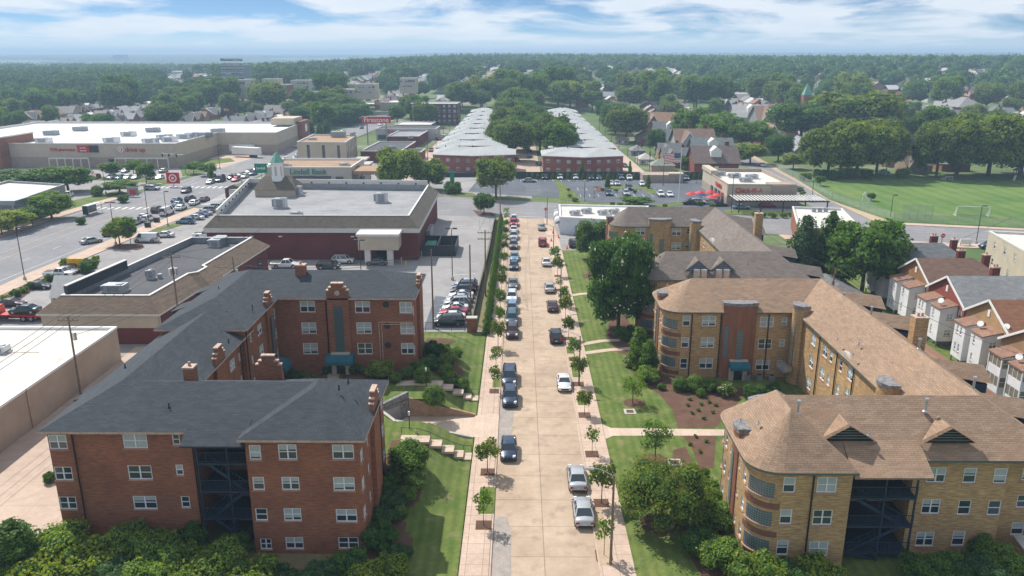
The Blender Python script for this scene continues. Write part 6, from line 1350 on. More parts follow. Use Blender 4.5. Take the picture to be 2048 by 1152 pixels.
# --- bushes
def GL(px, py):
    z = 0.
    for _ in range(6): x, y = G(px, py, z); z = zl(x, y)
    return x, y, z
def bush(key, px, py, rpx, lab, sq=1., grp=None):
    x, y, z = GL(px, py+rpx*.9); d = math.hypot(math.hypot(x, y), CAMZ); r = rpx*d/F_
    return plant(key, x, y+r*.3, z, r/PT[key]['R'], r/PT[key]['R']*sq, lab, grp)
for a in (
 ('ball', 868, 792, 21, 'large clipped ball bush on the slope above the garage ramp'), ('ball', 846, 751, 17, 'clipped ball bush behind the large one by the lawn steps'),
 ('ball', 814, 746, 13, 'clipped ball bush with yellow top beside the bright shrub'), ('shrubd', 838, 730, 19, 'dark mound behind the clipped ball bushes'), ('ball', 924, 768, 15, 'round clipped bush at the lower end of the slope bed'),
 ('ball', 903, 757, 14, 'clipped bush second from the lower end of the slope bed'), ('ball', 892, 742, 14, 'pale clipped bush in the middle of the slope bed'), ('shrub', 896, 716, 18, 'loose light green shrub halfway up the slope bed'),
 ('shrub', 910, 705, 15, 'leafy shrub at the lawn edge of the slope bed'), ('shruby', 888, 694, 13, 'yellowish shrub near the top of the slope bed'), ('shrubd', 868, 694, 20, 'dark green shrub against the corner of the far red wing'),
 ('shrubd', 862, 722, 20, 'dark green shrub beside the bare twiggy bush'), ('young', 762, 738, 26, ''), ('shruby', 760, 735, 26, 'bright yellow green tree like shrub before the far red wing'),
 ('shrubd', 712, 735, 14, 'dark round shrub right of the teal awning door'), ('shrubd', 735, 740, 14, 'dark shrub left of the bright one'), ('shrubd', 658, 735, 13, 'dark round shrub left of the teal awning door'), ('shrub', 790, 755, 12, 'green shrub below the bright one'),
 ('shrubd', 588, 748, 12, 'dark shrub beside the side entrance awning'), ('shrub', 603, 746, 8, 'small light shrub beside the side entrance awning'), ('shruby', 622, 756, 13, 'low yellow green mound by the courtyard path'),
 ('shrub', 818, 912, 37, 'largest leafy shrub beside the steps of the nearest red wing'), ('shrubd', 787, 948, 20, 'dark shrub below the largest one by the wall'), ('shrub', 831, 958, 21, 'light green shrub at the lawn edge below the largest one'),
 ('shrubd', 775, 968, 20, 'dark shrub against the red wall, second down'), ('shrub', 815, 985, 17, 'light mound with dark twigs in the left bed'), ('shrubb', 785, 996, 26, 'blue green spreading shrub against the red wall'),
 ('ball', 800, 1024, 14, 'small rounded bush with flowers at the lower left bed'), ('shrubb', 770, 1025, 26, 'dark blue green shrub below the spreading one'), ('shrubd', 760, 1070, 36, 'wide dark shrub at the corner of the nearest red wing'),
 ('shrubb', 800, 1100, 22, 'dark shrub at the bottom of the left bed'), ('shruby', 782, 1130, 30, 'bright green bush at the bottom beside the lawn'),
 ('ball', 1361, 769, 15, 'clipped bush left of the group before the tan roofed flats'), ('ball', 1390, 768, 17, 'clipped bush in the middle of the group before the tan roofed flats'), ('shrubd', 1422, 770, 16, 'dark bush right of the group before the tan roofed flats'),
 ('ball', 1402, 786, 9, 'small clipped bush in front of the group before the flats'), ('flowering', 1452, 778, 17, 'cream flowering shrub left of the teal entrance awning'), ('shrub', 1297, 748, 21, 'bright spreading shrub beside the conical evergreens'),
 ('shrubd', 1324, 772, 9, 'small dark shrub in the mulch at the rounded corner'), ('flowering', 1262, 722, 14, 'pale flowering shrub at the foot of the conical evergreens'), ('shrubd', 1508, 778, 20, 'dark shrub right of the teal entrance awning'), ('shrubd', 1545, 776, 16, 'dark shrub by the corner entrance tower'),
 ('shrubd', 1250, 660, 20, 'dark shrub at the foot of the tall magnolia'), ('shrubd', 1282, 668, 18, 'dark shrub beside the second yellow building corner'), ('shrubd', 1215, 620, 16, 'dark shrub in the shade of the tall magnolia'),
 ('shrub', 1418, 985, 32, 'tall green shrub against the rounded corner of the nearest yellow flats'), ('shrubd', 1395, 950, 26, 'dark shrub beside the mulch bed at the lower right'), ('shrub', 1432, 1030, 36, 'bright green shrub before the rounded corner, second down'),
 ('shrubd', 1400, 1085, 34, 'dark shrub right of the broad grey green tree'), ('shrub', 1440, 1105, 36, 'feathery green shrub low beside the rounded corner'), ('shrubb', 1392, 1030, 26, 'dark shrub between the broad tree and the corner'),
 ('shruby', 1515, 1140, 46, 'bright bush at the bottom under the yellow wall'), ('shruby', 1642, 1146, 40, 'bright rounded bush at the bottom centre of the yellow wall'), ('shrubd', 1580, 1152, 34, 'dark bush between the two bright ones at the bottom'),
 ('shrubd', 1845, 1135, 36, 'dark reddish green bush below the low white wall'), ('shrubb', 1958, 1142, 40, 'blue green bush at the bottom right'), ('shrub', 2005, 1130, 34, 'leafy bush right of the blue green one at the bottom right'), ('shrubd', 1905, 1140, 34, 'dark bush below the white wall at the bottom right'),
 ('shrub', 268, 1085, 42, 'bright rounded bush under the red wall at the lower left'), ('shrub', 330, 1110, 44, 'bright bush right of the rounded one at the lower left'), ('shrubd', 375, 1070, 34, 'dark bush against the red wall at the lower left'),
 ('shruby', 178, 1122, 46, 'pale yellow green bush at the lower left'), ('shrub', 112, 1095, 46, 'olive bush beside the dark conifer at the lower left'), ('shrubb', 240, 1146, 44, 'grey green bush at the bottom left'),
 ('shrub', 438, 1122, 42, 'leafy bush in front of the dark porch'), ('shruby', 372, 1148, 40, 'bright yellow green bush at the bottom below the porch'), ('shruby', 508, 1150, 44, 'bright bush at the bottom right of the porch'), ('shrubb', 560, 1152, 30, 'grey green bush at the bottom under the red wall'),
 ('shrubb', 640, 1145, 34, 'low blue green bush under the right part of the red wall'), ('shrubd', 702, 1125, 34, 'dark bush at the lower right corner of the red wall'), ('shruby', 735, 1150, 34, 'bright bush at the bottom beside the red corner'), ('shrubd', 470, 1090, 28, 'dark bush beside the porch posts'),
 ('shruby', 80, 1148, 44, 'bright bush in the bottom left corner'), ('shrub', 300, 1150, 40, 'green bush at the very bottom left of centre'),
 ('shrubd', 100, 952, 12, 'small dark bush at the left corner of the red wall'),
 ('ball', 193, 383, 10, 'dark round bush in the retail car park'), ('shrubd', 176, 530, 16, 'round bush beside the yellow roadside sign'), ('ball', 130, 527, 9, 'small bush left of the yellow roadside sign'),
 ('shrubd', 905, 372, 17, 'wide dark bush beside the green bank sign'), ('shrubd', 160, 440, 9, 'dark clipped bush near the bus shelter'), ('shrubd', 245, 396, 10, 'dark hedge clump beside the red roadside sign'),
 ('shrubd', 1640, 345, 12, 'dark undergrowth at the left end of the sycamore row'), ('shrubd', 1672, 347, 14, 'dark undergrowth below the second sycamore'), ('shrub', 1705, 346, 13, 'green undergrowth between the left sycamores'), ('shrubd', 1735, 347, 12, 'dark undergrowth below the third sycamore'),
 ('shrub', 1806, 345, 12, 'round bush beside the brown roofed garages'), ('shruby', 1612, 352, 11, 'yellow green shrub at the corner of the field'),
 ('shrubd', 575, 1100, 1, '')):
    if a[4]: bush(*a)
tr('spruce2', 38, 1152, 118, 1036, 'dark feathery conifer at the bottom left corner', zf=zl); tr('columnar', 1962, 1118, 60, 1068, 'small dark conifer beside the low white wall', zf=zl)
for i in range(13):
    px, py = [(1375, 812), (1385, 828), (1402, 810), (1418, 806), (1432, 812), (1408, 838), (1380, 800), (1425, 826), (1396, 822), (1380, 890), (1412, 884), (1400, 905), (1392, 875)][i]
    x, y = G(px, py, .15); plant('lowplant', x, y, .15, 1., 1., 'tiny newly planted shrub in the dark mulch bed', 'tiny shrubs in the mulch bed')
for px, py, r in ((1137, 378, 4), (1140, 390, 5), (1205, 378, 4), (1150, 398, 6), (1240, 408, 6), (1225, 406, 5), (1255, 409, 6), (1330, 410, 5), (1400, 405, 6), (1425, 410, 6), (1510, 427, 7), (1525, 428, 7), (1545, 428, 8), (1568, 429, 7), (1583, 428, 6), (1232, 380, 4), (1250, 381, 4), (1270, 382, 4), (1600, 378, 6), (1618, 395, 6), (1606, 385, 5)):
    bush(random.choice(['shrub', 'shrubd', 'flowering', 'shruby']), px, py, r, 'small landscaping shrub on the car park planting strips', 1., 'landscaping shrubs around the car park')
for i in range(11): x, y = G(12+18*i, 602-8*i); plant('shrubd' if i % 2 else 'shruby', x, y, .1, .8, .8, 'low shrub in the planted strip between avenue and shop car park', 'shrubs in the avenue planting strip')
# ================================================================== VEHICLES
def paintmat():
    m, n, l, b = newmat('car_paint'); l.new(nd(n, 'ShaderNodeObjectInfo').outputs['Color'], b.inputs['Base Color'])
    b.inputs['Roughness'].default_value = .32; b.inputs['Metallic'].default_value = .25; b.inputs['Coat Weight'].default_value = .7; b.inputs['Coat Roughness'].default_value = .06; return m
m_paint_car = paintmat()
m_cglass = glassmat('car_glass', (.02, .03, .035), .05); m_tyre = M('tyre', (.018, .018, .018), .85); m_rim = M('rim', (.35, .36, .38), .35, .8)
m_hl = M('headlight', (.75, .78, .8), .15); m_tl = M('taillight', (.35, .01, .01), .3); m_blk = M('plastic_trim', (.02, .02, .022), .6); m_plate = M('plate', (.6, .62, .65), .5)
KIND = {  # L, W, H, belt, hood height, windscreen base, roof front, roof rear, rear base (fractions of L from the front), tail height
 'sedan': (4.75, 1.84, 1.45, .93, .80, .27, .42, .70, .86, .95), 'coupe': (4.5, 1.8, 1.38, .92, .78, .28, .44, .64, .86, .94), 'hatch': (4.2, 1.76, 1.52, .95, .84, .22, .38, .84, .96, .95),
 'suv': (4.7, 1.9, 1.72, 1.08, 1.0, .24, .37, .86, .965, 1.08), 'minivan': (5.1, 1.98, 1.75, 1.05, .95, .17, .33, .90, .98, 1.05), 'van': (5.6, 2.0, 2.25, 1.25, 1.05, .13, .26, .975, .99, 1.25), 'pickup': (5.7, 2.0, 1.85, 1.15, 1.08, .24, .34, .55, .62, 1.12)}
def carparts(kind):
    L_, W_, H, belt, hood, ws, rf, rr, rb, tail = KIND[kind]; hw = W_/2; y = lambda t: -L_/2+L_*t
    st_ = [(0, .80, .34, .58), (.018, .92, .24, hood*.80), (.07, .985, .2, hood*.92), (ws*.75, 1., .2, hood), (ws, 1., .2, belt), (.5, 1., .2, belt+.01), (rb-.02, 1., .2, belt+.02), (.93, .985, .22, tail), (.985, .92, .26, tail*.97), (1, .82, .36, tail*.82)]
    if kind == 'pickup': st_ = st_[:5]+[(rb, 1., .25, belt), (rb+.005, 1., .25, belt+.0), (.97, 1., .3, belt), (1, .97, .4, belt-.05)]
    b = MB(); rings = []
    for t, wf, zl_, zt in st_:
        h = hw*wf; yy = y(t); zm = zl_+(zt-zl_)*.55
        rings.append([(-h*.86, yy, zl_), (-h*.97, yy, zl_+.14), (-h, yy, zm), (-h*.96, yy, zt-.07), (-h*.80, yy, zt), (0, yy, zt+.035), (h*.80, yy, zt), (h*.96, yy, zt-.07), (h, yy, zm), (h*.97, yy, zl_+.14), (h*.86, yy, zl_)])
    vs = [p for r in rings for p in r]; n = 11; fs = []
    for i in range(len(rings)-1):
        for j in range(n): a, c = i*n+j, i*n+(j+1) % n; fs.append((a, c, c+n, a+n))
    b.add(vs, fs, 0, True); b.add(rings[0], [tuple(range(n-1, -1, -1))]); b.add(rings[-1], [tuple(range(n))])
    # roof panel and pillars
    rw = hw*.70; bw_ = hw*.90; zb = belt+.0; zr = H
    A = [(-bw_, y(ws), zb), (bw_, y(ws), zb), (bw_, y(rb), zb), (-bw_, y(rb), zb)]; C = [(-rw, y(rf), zr-.06), (rw, y(rf), zr-.06), (rw, y(rr), zr-.05), (-rw, y(rr), zr-.05)]
    m_ = lambda p, q, t: tuple(p[i]+(q[i]-p[i])*t for i in range(3))
    b.add([C[0], C[1], C[2], C[3], m_(C[0], C[2], .12)[:2]+(zr,), m_(C[1], C[3], .12)[:2]+(zr,), m_(C[2], C[0], .12)[:2]+(zr,), m_(C[3], C[1], .12)[:2]+(zr,)], [(0, 1, 5, 4), (1, 2, 6, 5), (2, 3, 7, 6), (3, 0, 4, 7), (4, 5, 6, 7)], 0, True)
    for i in range(4): b.beam(m_(A[i], C[i], -.02), m_(A[i], C[i], 1.0), .10, .08)
    for t in ((.45, .47), (.72, .72)) if kind in ('suv', 'minivan', 'hatch', 'van') else ((.5, .5),):
        for s in (0, 1):
            lo_ = m_(A[s], A[3-s], t[0]); hi_ = m_(C[s], C[3-s], t[1]); b.beam(lo_, hi_, .07, .09)
    if kind == 'van':
        for s in (-1, 1): b.add([(s*bw_*1.0, y(.36), zb), (s*bw_, y(.985), zb), (s*rw*1.02, y(.965), zr-.1), (s*rw*1.02, y(.36), zr-.1)], [(0, 1, 2, 3)])
    if kind == 'pickup':
        b.box(-hw*.95, hw*.95, y(rb)+.02, y(.985), belt-.02, belt+.02) if False else None
    for s in (-1, 1):                                    # mirrors
        b.box(s*hw*1.0-.02 if s > 0 else s*hw*1.0-.16, s*hw*1.0+.16 if s > 0 else s*hw*1.0+.02, y(ws+.05)-.05, y(ws+.05)+.07, belt-.02, belt+.15)
    g = MB(); k = .985
    g.add([tuple((p[0]*k, p[1], p[2])) for p in A]+[tuple((p[0]*k, p[1], p[2]-.01)) for p in C], [(0, 1, 5, 4), (1, 2, 6, 5), (2, 3, 7, 6), (3, 0, 4, 7)])
    if kind == 'pickup': bed = MB(); bed.box(-hw*.82, hw*.82, y(rb)+.15, y(.97), belt+.002, belt+.045); 
    d = MB(); 
    if kind == 'pickup': d.box(-hw*.80, hw*.80, y(rb)+.18, y(.965), belt+.02, belt+.05)
    d.box(-hw*.55, hw*.55, y(0)-.015, y(0)+.05, .36, .36+.22*(1.4 if kind in ('suv', 'pickup', 'van') else 1)); d.box(-hw*.7, hw*.7, y(1)-.05, y(1)+.02, .3, .42)
    if kind in ('suv', 'minivan'): 
        for s in (-1, 1): d.beam((s*rw*.85, y(rf+.05), zr+.05), (s*rw*.85, y(rr-.04), zr+.05), .05, .04)
    for s in (-1, 1): d.beam((s*hw*.985, y(.05), .24), (s*hw*.985, y(.95), .24), .06, .12)
    hl, tl = [], []
    for s in (-1, 1):
        q = MB(); q.add([(s*hw*.50, y(0)-.02, .58*hood/.8), (s*hw*.82, y(0)+.06, .56*hood/.8), (s*hw*.86, y(.03)+.02, .72*hood/.8), (s*hw*.52, y(.01)-.01, .70*hood/.8), (s*hw*.50, y(.05), .60*hood/.8), (s*hw*.8, y(.07), .60*hood/.8), (s*hw*.84, y(.08), .76*hood/.8), (s*hw*.52, y(.06), .74*hood/.8)],
                        [(0, 1, 2, 3), (3, 2, 6, 7), (1, 5, 6, 2), (0, 3, 7, 4), (0, 4, 5, 1)]); hl.append(q)
        q = MB(); z0, z1 = (tail*.62, tail*.86) if kind not in ('suv', 'minivan', 'van', 'hatch') else (tail*.68, tail*1.05)
        q.box(s*hw*.74-.17, s*hw*.74+.17, y(1)-.12 if kind != 'pickup' else y(1)-.04, y(1)+.025, z0, z1-.06); tl.append(q)
    p = MB(); p.box(-.16, .16, y(1)-.03, y(1)+.03, tail*.5, tail*.5+.14)
    wr = .34 if kind in ('sedan', 'coupe', 'hatch', 'minivan') else .39
    return b, g, d, hl, tl, p, wr, (y(.175), y(.79)), hw
CARS = {}
def carproto(kind):
    b, g, d, hl, tl, p, wr, wy, hw = carparts(kind)
    r = thing('parked_car' if kind not in ('van', 'pickup') else {'van': 'van', 'pickup': 'pickup_truck'}[kind], 'x', 'car')
    r['_o'] = (0, 0, 0)
    b.build('body', [m_paint_car], r); g.build('window', [m_cglass], r); d.build('trim', [m_blk], r); p.build('number_plate', m_plate, r)
    for q in hl: q.build('headlight', m_hl, r)
    for q in tl: q.build('taillight', m_tl, r)
    tm = MB(); tm.tube((-.11, 0, 0), (.11, 0, 0), wr, n=18, cap=False); tm.tube((-.10, 0, 0), (.10, 0, 0), wr-.02, n=18); tm = tm.mesh('wheel', m_tyre)
    rm = MB(); rm.tube((-.125, 0, 0), (.125, 0, 0), wr*.62, wr*.62, n=12); rm = rm.mesh('rim', m_rim)
    for x in (-1, 1):
        for yy in wy:
            w_ = place(tm, 'wheel', r, (x*(hw-.10), yy, wr)); q = bpy.data.objects.new('rim', rm); COL.objects.link(q); q.parent = w_
    # wheel arches: dark rings just proud of the body
    a = MB()
    for x in (-1, 1):
        for yy in wy: a.tube((x*(hw-.17), yy, wr+.03), (x*(hw+.004), yy, wr+.03), wr+.07, n=18)
    a.build('wheel_arch', m_blk, r)
    CARS[kind] = proto(r)
    # small version for the distance: one mesh
    f = MB()
    for src, mi in ((b, 0), (g, 1), (d, 2)):
        f.add(src.v, src.f, mi)
    for q in hl: f.add(q.v, q.f, 3)
    for q in tl: f.add(q.v, q.f, 4)
    for x in (-1, 1):
        for yy in wy: f.tube((x*(hw-.2), yy, wr), (x*(hw+.01), yy, wr), wr, n=10, mi=2)
    o = f.build(r.name.split('.')[0], [m_paint_car, m_cglass, m_blk, m_hl, m_tl]); tag(o, 'x', 'car'); CARS[kind+'_far'] = proto(o)
for k in KIND: carproto(k)
CC = {'white': (.72, .73, .74), 'silver': (.42, .44, .46), 'grey': (.13, .14, .155), 'black': (.012, .013, .016), 'darkblue': (.02, .04, .085), 'blue': (.03, .10, .28), 'lightblue': (.15, .27, .38), 'red': (.35, .012, .02), 'maroon': (.06, .014, .02), 'green': (.02, .045, .04), 'teal': (.03, .09, .12), 'beige': (.32, .28, .22)}
def car(kind, col, x, y, rz, label, group=None, z=.03, far=False):
    o = copy_tree(CARS[kind+('_far' if far else '')], (x, y, z), rz, label, group)
    c = CC[col]; o['category'] = {'van': 'van', 'pickup': 'pickup truck', 'suv': 'car', 'minivan': 'minivan'}.get(kind, 'car')
    if far: o.color = c4(c)
    else:
        for ch in o.children:
            if ch.name.startswith('body'): ch.color = c4(c)
    return o
def gz(px, py, z=.03): return G(px, py, z)
def carn(kind, col, px, py, rz, label, group='cars parked along the street'):     # px,py = middle of the near end where it meets the road; car parallel to the street
    x, y = gz(px, py); car(kind, col, x, y+KIND[kind][0]/2, rz, label, group)
PI = math.pi
for a in (
 ('hatch', 'darkblue', 1017, 926, 0, 'dark blue hatchback parked alone by the left kerb, nearest on that side'), ('suv', 'darkblue', 1020, 818, 0, 'dark navy four wheel drive with chrome grille by the left kerb'),
 ('minivan', 'darkblue', 1018.5, 776, 0, 'long dark blue minivan right behind the navy four wheel drive'), ('suv', 'maroon', 1024.5, 680, 0, 'purplish grey car at the near end of the middle left row'),
 ('minivan', 'teal', 1023.5, 653, 0, 'blue grey minivan second in the middle left row'), ('hatch', 'lightblue', 1024, 629, 0, 'light blue hatchback third in the middle left row'), ('suv', 'white', 1023.6, 608, 0, 'white car with sunroof at the far end of the middle left row'),
 ('sedan', 'grey', 1026, 580, 0, 'dark grey rounded car parked alone by the left kerb'), ('hatch', 'darkblue', 1028, 542, 0, 'dark navy car parked in front of a silver blue one'), ('sedan', 'lightblue', 1028.7, 524, 0, 'silver blue car behind the dark navy one'),
 ('suv', 'grey', 1027, 500, 0, 'slate grey four wheel drive by the left kerb'), ('suv', 'silver', 1027.5, 481, 0, 'silver car behind the slate grey one by the left kerb'), ('sedan', 'white', 1027.5, 468, 0, 'white car tucked behind the silver one by the left kerb'),
 ('suv', 'red', 1027.3, 454.5, 0, 'red car near the far end of the left kerb'), ('hatch', 'white', 1027.8, 444, 0, 'white car at the very end of the left kerb row'),
 ('sedan', 'silver', 1084, 462.5, PI, 'silver car parked by the right kerb near the stop sign'), ('suv', 'red', 1085.7, 494.5, PI, 'bright pink red car by the right kerb'), ('sedan', 'white', 1093.5, 534.5, PI, 'white sedan seen from behind by the right kerb'),
 ('sedan', 'silver', 1100, 588, PI, 'silver sedan alone by the middle of the right kerb'), ('sedan', 'maroon', 1106, 626, PI, 'near black maroon sedan by the right kerb'), ('suv', 'black', 1113, 690, PI, 'black car with roof rails by the right kerb'),
 ('coupe', 'white', 1130, 786, 0, 'white car facing the camera by the right kerb'), ('sedan', 'silver', 1157, 988, PI, 'silver sedan with blue number plate, front one of the nearest pair'), ('sedan', 'silver', 1170, 1060, PI, 'silver sedan with roof aerial, nearest to the camera'),
): carn(*a)
for i, (k, c, lab) in enumerate((('minivan', 'green', 'dark green minivan nearest in the apartment car park'), ('sedan', 'white', 'white car with red tail lights behind the green minivan'), ('sedan', 'red', 'dark red car in the apartment car park'), ('coupe', 'white', 'white saloon in the middle of the apartment car park row'),
        ('suv', 'silver', 'silver estate car in the middle of the apartment car park row'), ('sedan', 'silver', 'grey silver saloon behind the estate car'), ('coupe', 'white', 'white sports car in the upper part of the apartment car park'), ('suv', 'black', 'black car near the top of the apartment car park'), ('suv', 'darkblue', 'dark blue car at the top of the apartment car park'), ('hatch', 'silver', 'small silver car last in the apartment car park'))):
    car(k, c, -11.2+.16*i, 121.4+2.45*i, -PI/2+.08, lab, 'cars in the apartment car park')
def carc(kind, col, px, py, rz, label, group=None, far=False, z=.03):
    x, y = gz(px, py, z); return car(kind, col, x, y, rz, label, group, z, far)
for a in (('pickup', 'white', 571, 535, PI/2, 'white pickup with covered bed right behind the red flats roof'), ('suv', 'black', 657, 537, PI/2, 'black car behind the ridge of the red flats'), ('suv', 'white', 686, 526, PI/2, 'white car beside the pickup at the store'), ('pickup', 'white', 700, 514, PI/2, 'white pickup against the red brick store wall'),
 ('sedan', 'grey', 754, 529, -PI/2, 'grey saloon in front of the store portico'), ('sedan', 'black', 770, 516, PI/2, 'dark car under the store portico'), ('pickup', 'white', 412, 475, PI/2, 'white pickup at the left corner of the brick store'),
 ('van', 'white', 294, 484, -PI/2, 'white work van with red ladder rack'), ('sedan', 'white', 328, 474, -PI/2+.1, 'white saloon behind the work van'), ('sedan', 'silver', 183, 486, PI/2+.9, 'silver saloon driving alone on the avenue'),
 ('suv', 'lightblue', 372, 447, -PI/2, 'white car first in the angled row by the avenue'), ('sedan', 'white', 390, 439, -PI/2, 'white saloon second in the angled row by the avenue'), ('sedan', 'blue', 399, 434, -PI/2, 'blue car third in the angled row by the avenue'),
 ('sedan', 'silver', 407, 430, -PI/2, 'silver car fourth in the angled row by the avenue'), ('suv', 'silver', 417, 424, -PI/2, 'silver car fifth in the angled row by the avenue'), ('suv', 'white', 430, 418, -PI/2, 'white car sixth in the angled row by the avenue'),
 ('sedan', 'black', 78, 577, PI/2, 'black saloon in the lower left car park'), ('sedan', 'maroon', 24, 612, PI/2, 'maroon saloon behind the recovery truck'), ('pickup', 'white', 120, 553, PI/2, 'white pickup with red covered rear'), ('sedan', 'red', 148, 540, PI/2, 'red saloon beside the yellow sign'), ('sedan', 'grey', 136, 546, PI/2, 'dark blue grey saloon between red and white cars'),
 ('suv', 'darkblue', 1980, 497, -PI/2, 'dark blue car in the small car park at the right edge'), ('suv', 'black', 1146, 492, PI, 'dark car beside the corner shop behind the magnolia')):
    carc(*a)
AVH = math.atan2(4, 60)
def avcar(kind, col, px, py, label, away=False, far=True, rz=None): carc(kind, col, px, py, rz if rz is not None else ((PI if away else 0)-.02), label, 'traffic queueing on the avenue', far, .04)
for a in (('sedan', 'grey', 289, 437, 'grey saloon in the avenue queue near the trees'), ('suv', 'white', 296, 442, 'white car at the rear of the avenue queue'), ('sedan', 'silver', 270, 449, 'silver car behind the avenue tree'), ('sedan', 'maroon', 221, 470, 'dark car partly hidden by the avenue tree'),
 ('suv', 'black', 315, 424, 'black car left of the white van on the avenue'), ('van', 'white', 334, 429, 'white panel van in the avenue queue'), ('sedan', 'darkblue', 354, 404, 'dark blue saloon near the junction'), ('sedan', 'lightblue', 357, 412, 'light blue saloon in the avenue queue'), ('sedan', 'white', 362, 419, 'white saloon beside the light blue one'),
 ('suv', 'darkblue', 381, 402, 'navy car at the front of the avenue queue'), ('sedan', 'white', 389, 409, 'white saloon near the head of the avenue queue'), ('sedan', 'maroon', 409, 402, 'dark maroon car at the junction stop line')): avcar(*a, away=True)
for a in (('suv', 'black', 373, 385, 'black car crossing the junction'), ('sedan', 'silver', 421, 367, 'silver saloon beyond the junction'), ('van', 'black', 441, 363, 'dark van beyond the junction'), ('sedan', 'black', 463, 357, 'black saloon behind the dark van')): avcar(*a)
carc('suv', 'silver', 305, 380, PI/2, 'silver car turning at the retail entrance', None, True); carc('suv', 'white', 131, 393, -PI/2, 'white car by the hedge of the bank car park', None, True)
cols = ['silver', 'white', 'black', 'grey', 'white', 'darkblue', 'silver', 'red', 'white', 'beige', 'black', 'lightblue']
for i in range(13):
    t = i/12; yv = 268+t*85; xw = -112.5+.075*(yv-268)
    for ln in (0, 1):
        if (i*7+ln*3) % 9 == 0: continue
        car(['sedan', 'suv', 'sedan', 'hatch', 'suv'][(i+ln*2) % 5], cols[(i*5+ln*7) % 12], xw+12.5+3.4*ln+(1.5*t), yv+ln*2.5, -.06, 'car waiting in the two lane queue beyond the junction', 'cars in the queue beyond the junction', .04, True)
for i, (yv, off, aw, c) in enumerate(((372, 5, 1, 'white'), (385, 15, 0, 'black'), (402, 6, 1, 'silver'), (420, 16, 0, 'red'), (441, 5, 1, 'white'), (462, 9, 1, 'grey'), (480, 15, 0, 'white'), (500, 6, 1, 'red'), (528, 15, 0, 'silver'))):
    car('sedan', c, -112+.1*(yv-330)+off, yv, PI if aw else 0, 'car driving on the far stretch of the avenue', 'cars on the far avenue', T(-95, yv)+.05, True)
for i, a in enumerate((('sedan', 'silver', 1058.6, 364, PI/2), ('suv', 'black', 1089, 358, 0), ('suv', 'white', 1120, 358, 0), ('suv', 'white', 1151, 358, 0), ('suv', 'black', 1181.6, 359, 0), ('hatch', 'teal', 1197.5, 359, 0), ('sedan', 'white', 1220, 370, 0), ('suv', 'lightblue', 1242, 358, 0), ('suv', 'white', 1258, 359, 0),
        ('hatch', 'silver', 1234, 370, 0), ('sedan', 'silver', 1288.6, 359, 0), ('hatch', 'white', 1284, 371, 0), ('suv', 'darkblue', 1258, 379, 0), ('suv', 'teal', 1217, 390, 0), ('suv', 'silver', 1252, 390, 0), ('suv', 'white', 1321, 392, 0), ('sedan', 'white', 1339, 392, 0), ('suv', 'grey', 1371, 360, 0),
        ('sedan', 'black', 1382, 409, PI/2), ('suv', 'white', 1396, 408, PI/2), ('sedan', 'black', 1438, 412, PI/2), ('sedan', 'lightblue', 1482, 418, PI/2), ('sedan', 'red', 1535, 414, PI/2), ('suv', 'white', 1528, 408, PI/2))):
    carc(*a, ['silver saloon driving across the dark car park entrance'][0] if i == 0 else '%s %s parked %s' % (a[1].replace('darkblue', 'dark blue').replace('lightblue', 'pale blue'), {'suv': 'tall car', 'hatch': 'small car', 'sedan': 'saloon'}[a[0]],
        'in slot %s along the black fence' % ['one', 'two', 'three', 'four', 'five', 'six', 'seven', 'eight', 'nine', 'ten'][[1, 2, 3, 4, 5, 7, 8, 10, 17].index(i)] if i in (1, 2, 3, 4, 5, 7, 8, 10, 17) else 'on the %s side of the planted car park island' % ('upper' if i in (6, 9, 11) else 'lower') if i < 15 else
        ('near the flagpole' if i < 17 else 'in the restaurant drive through lane')), 'cars in the restaurant car park', True)
carc('sedan', 'darkblue', 1596, 382, PI*.1, 'dark blue saloon on the side road by the restaurant', None, True); carc('sedan', 'silver', 1525, 333, 0, 'silver car far up the side road', None, True); carc('sedan', 'red', 2040, 334, PI/2, 'bright red car behind the sycamores at the right edge', None, True)
carc('suv', 'red', 862, 303, 0, 'dark red car by the annex in the left alley', None, True); carc('suv', 'grey', 722, 355, 0, 'dark red pickup under the bank canopy', None, True); carc('sedan', 'lightblue', 878, 366, 0, 'pale blue car among the bank trees', None, True)
for i, (px, py, c) in enumerate(((1059, 314, 'teal'), (1060, 306, 'black'), (1078, 330, 'black'), (1248, 334, 'darkblue'), (1054, 300, 'silver'), (1032, 322, 'red'), (886, 272, 'white'), (868, 262, 'silver'), (875, 280, 'teal'))):
    carc('sedan', c, px, py, .1*i, '%s car parked %s' % (c, 'in the tree shaded court between the flats' if i not in (3, 6, 7, 8) else 'beside the alley of the flats'), 'cars around the flats', True)
for i in range(26):                                   # thinly filled retail car park
    r_ = random.Random(i); px = 60+r_.random()*270; py = 343+r_.random()*24; x, y = G(px, py)
    if x > -125: continue
    car(r_.choice(['sedan', 'suv', 'hatch']), r_.choice(cols), round(x/2.8)*2.8+1.4, round(y/16)*16+3, r_.choice([0, PI]), 'car in a bay of the half empty retail car park', 'cars in the retail car park', .03, True)
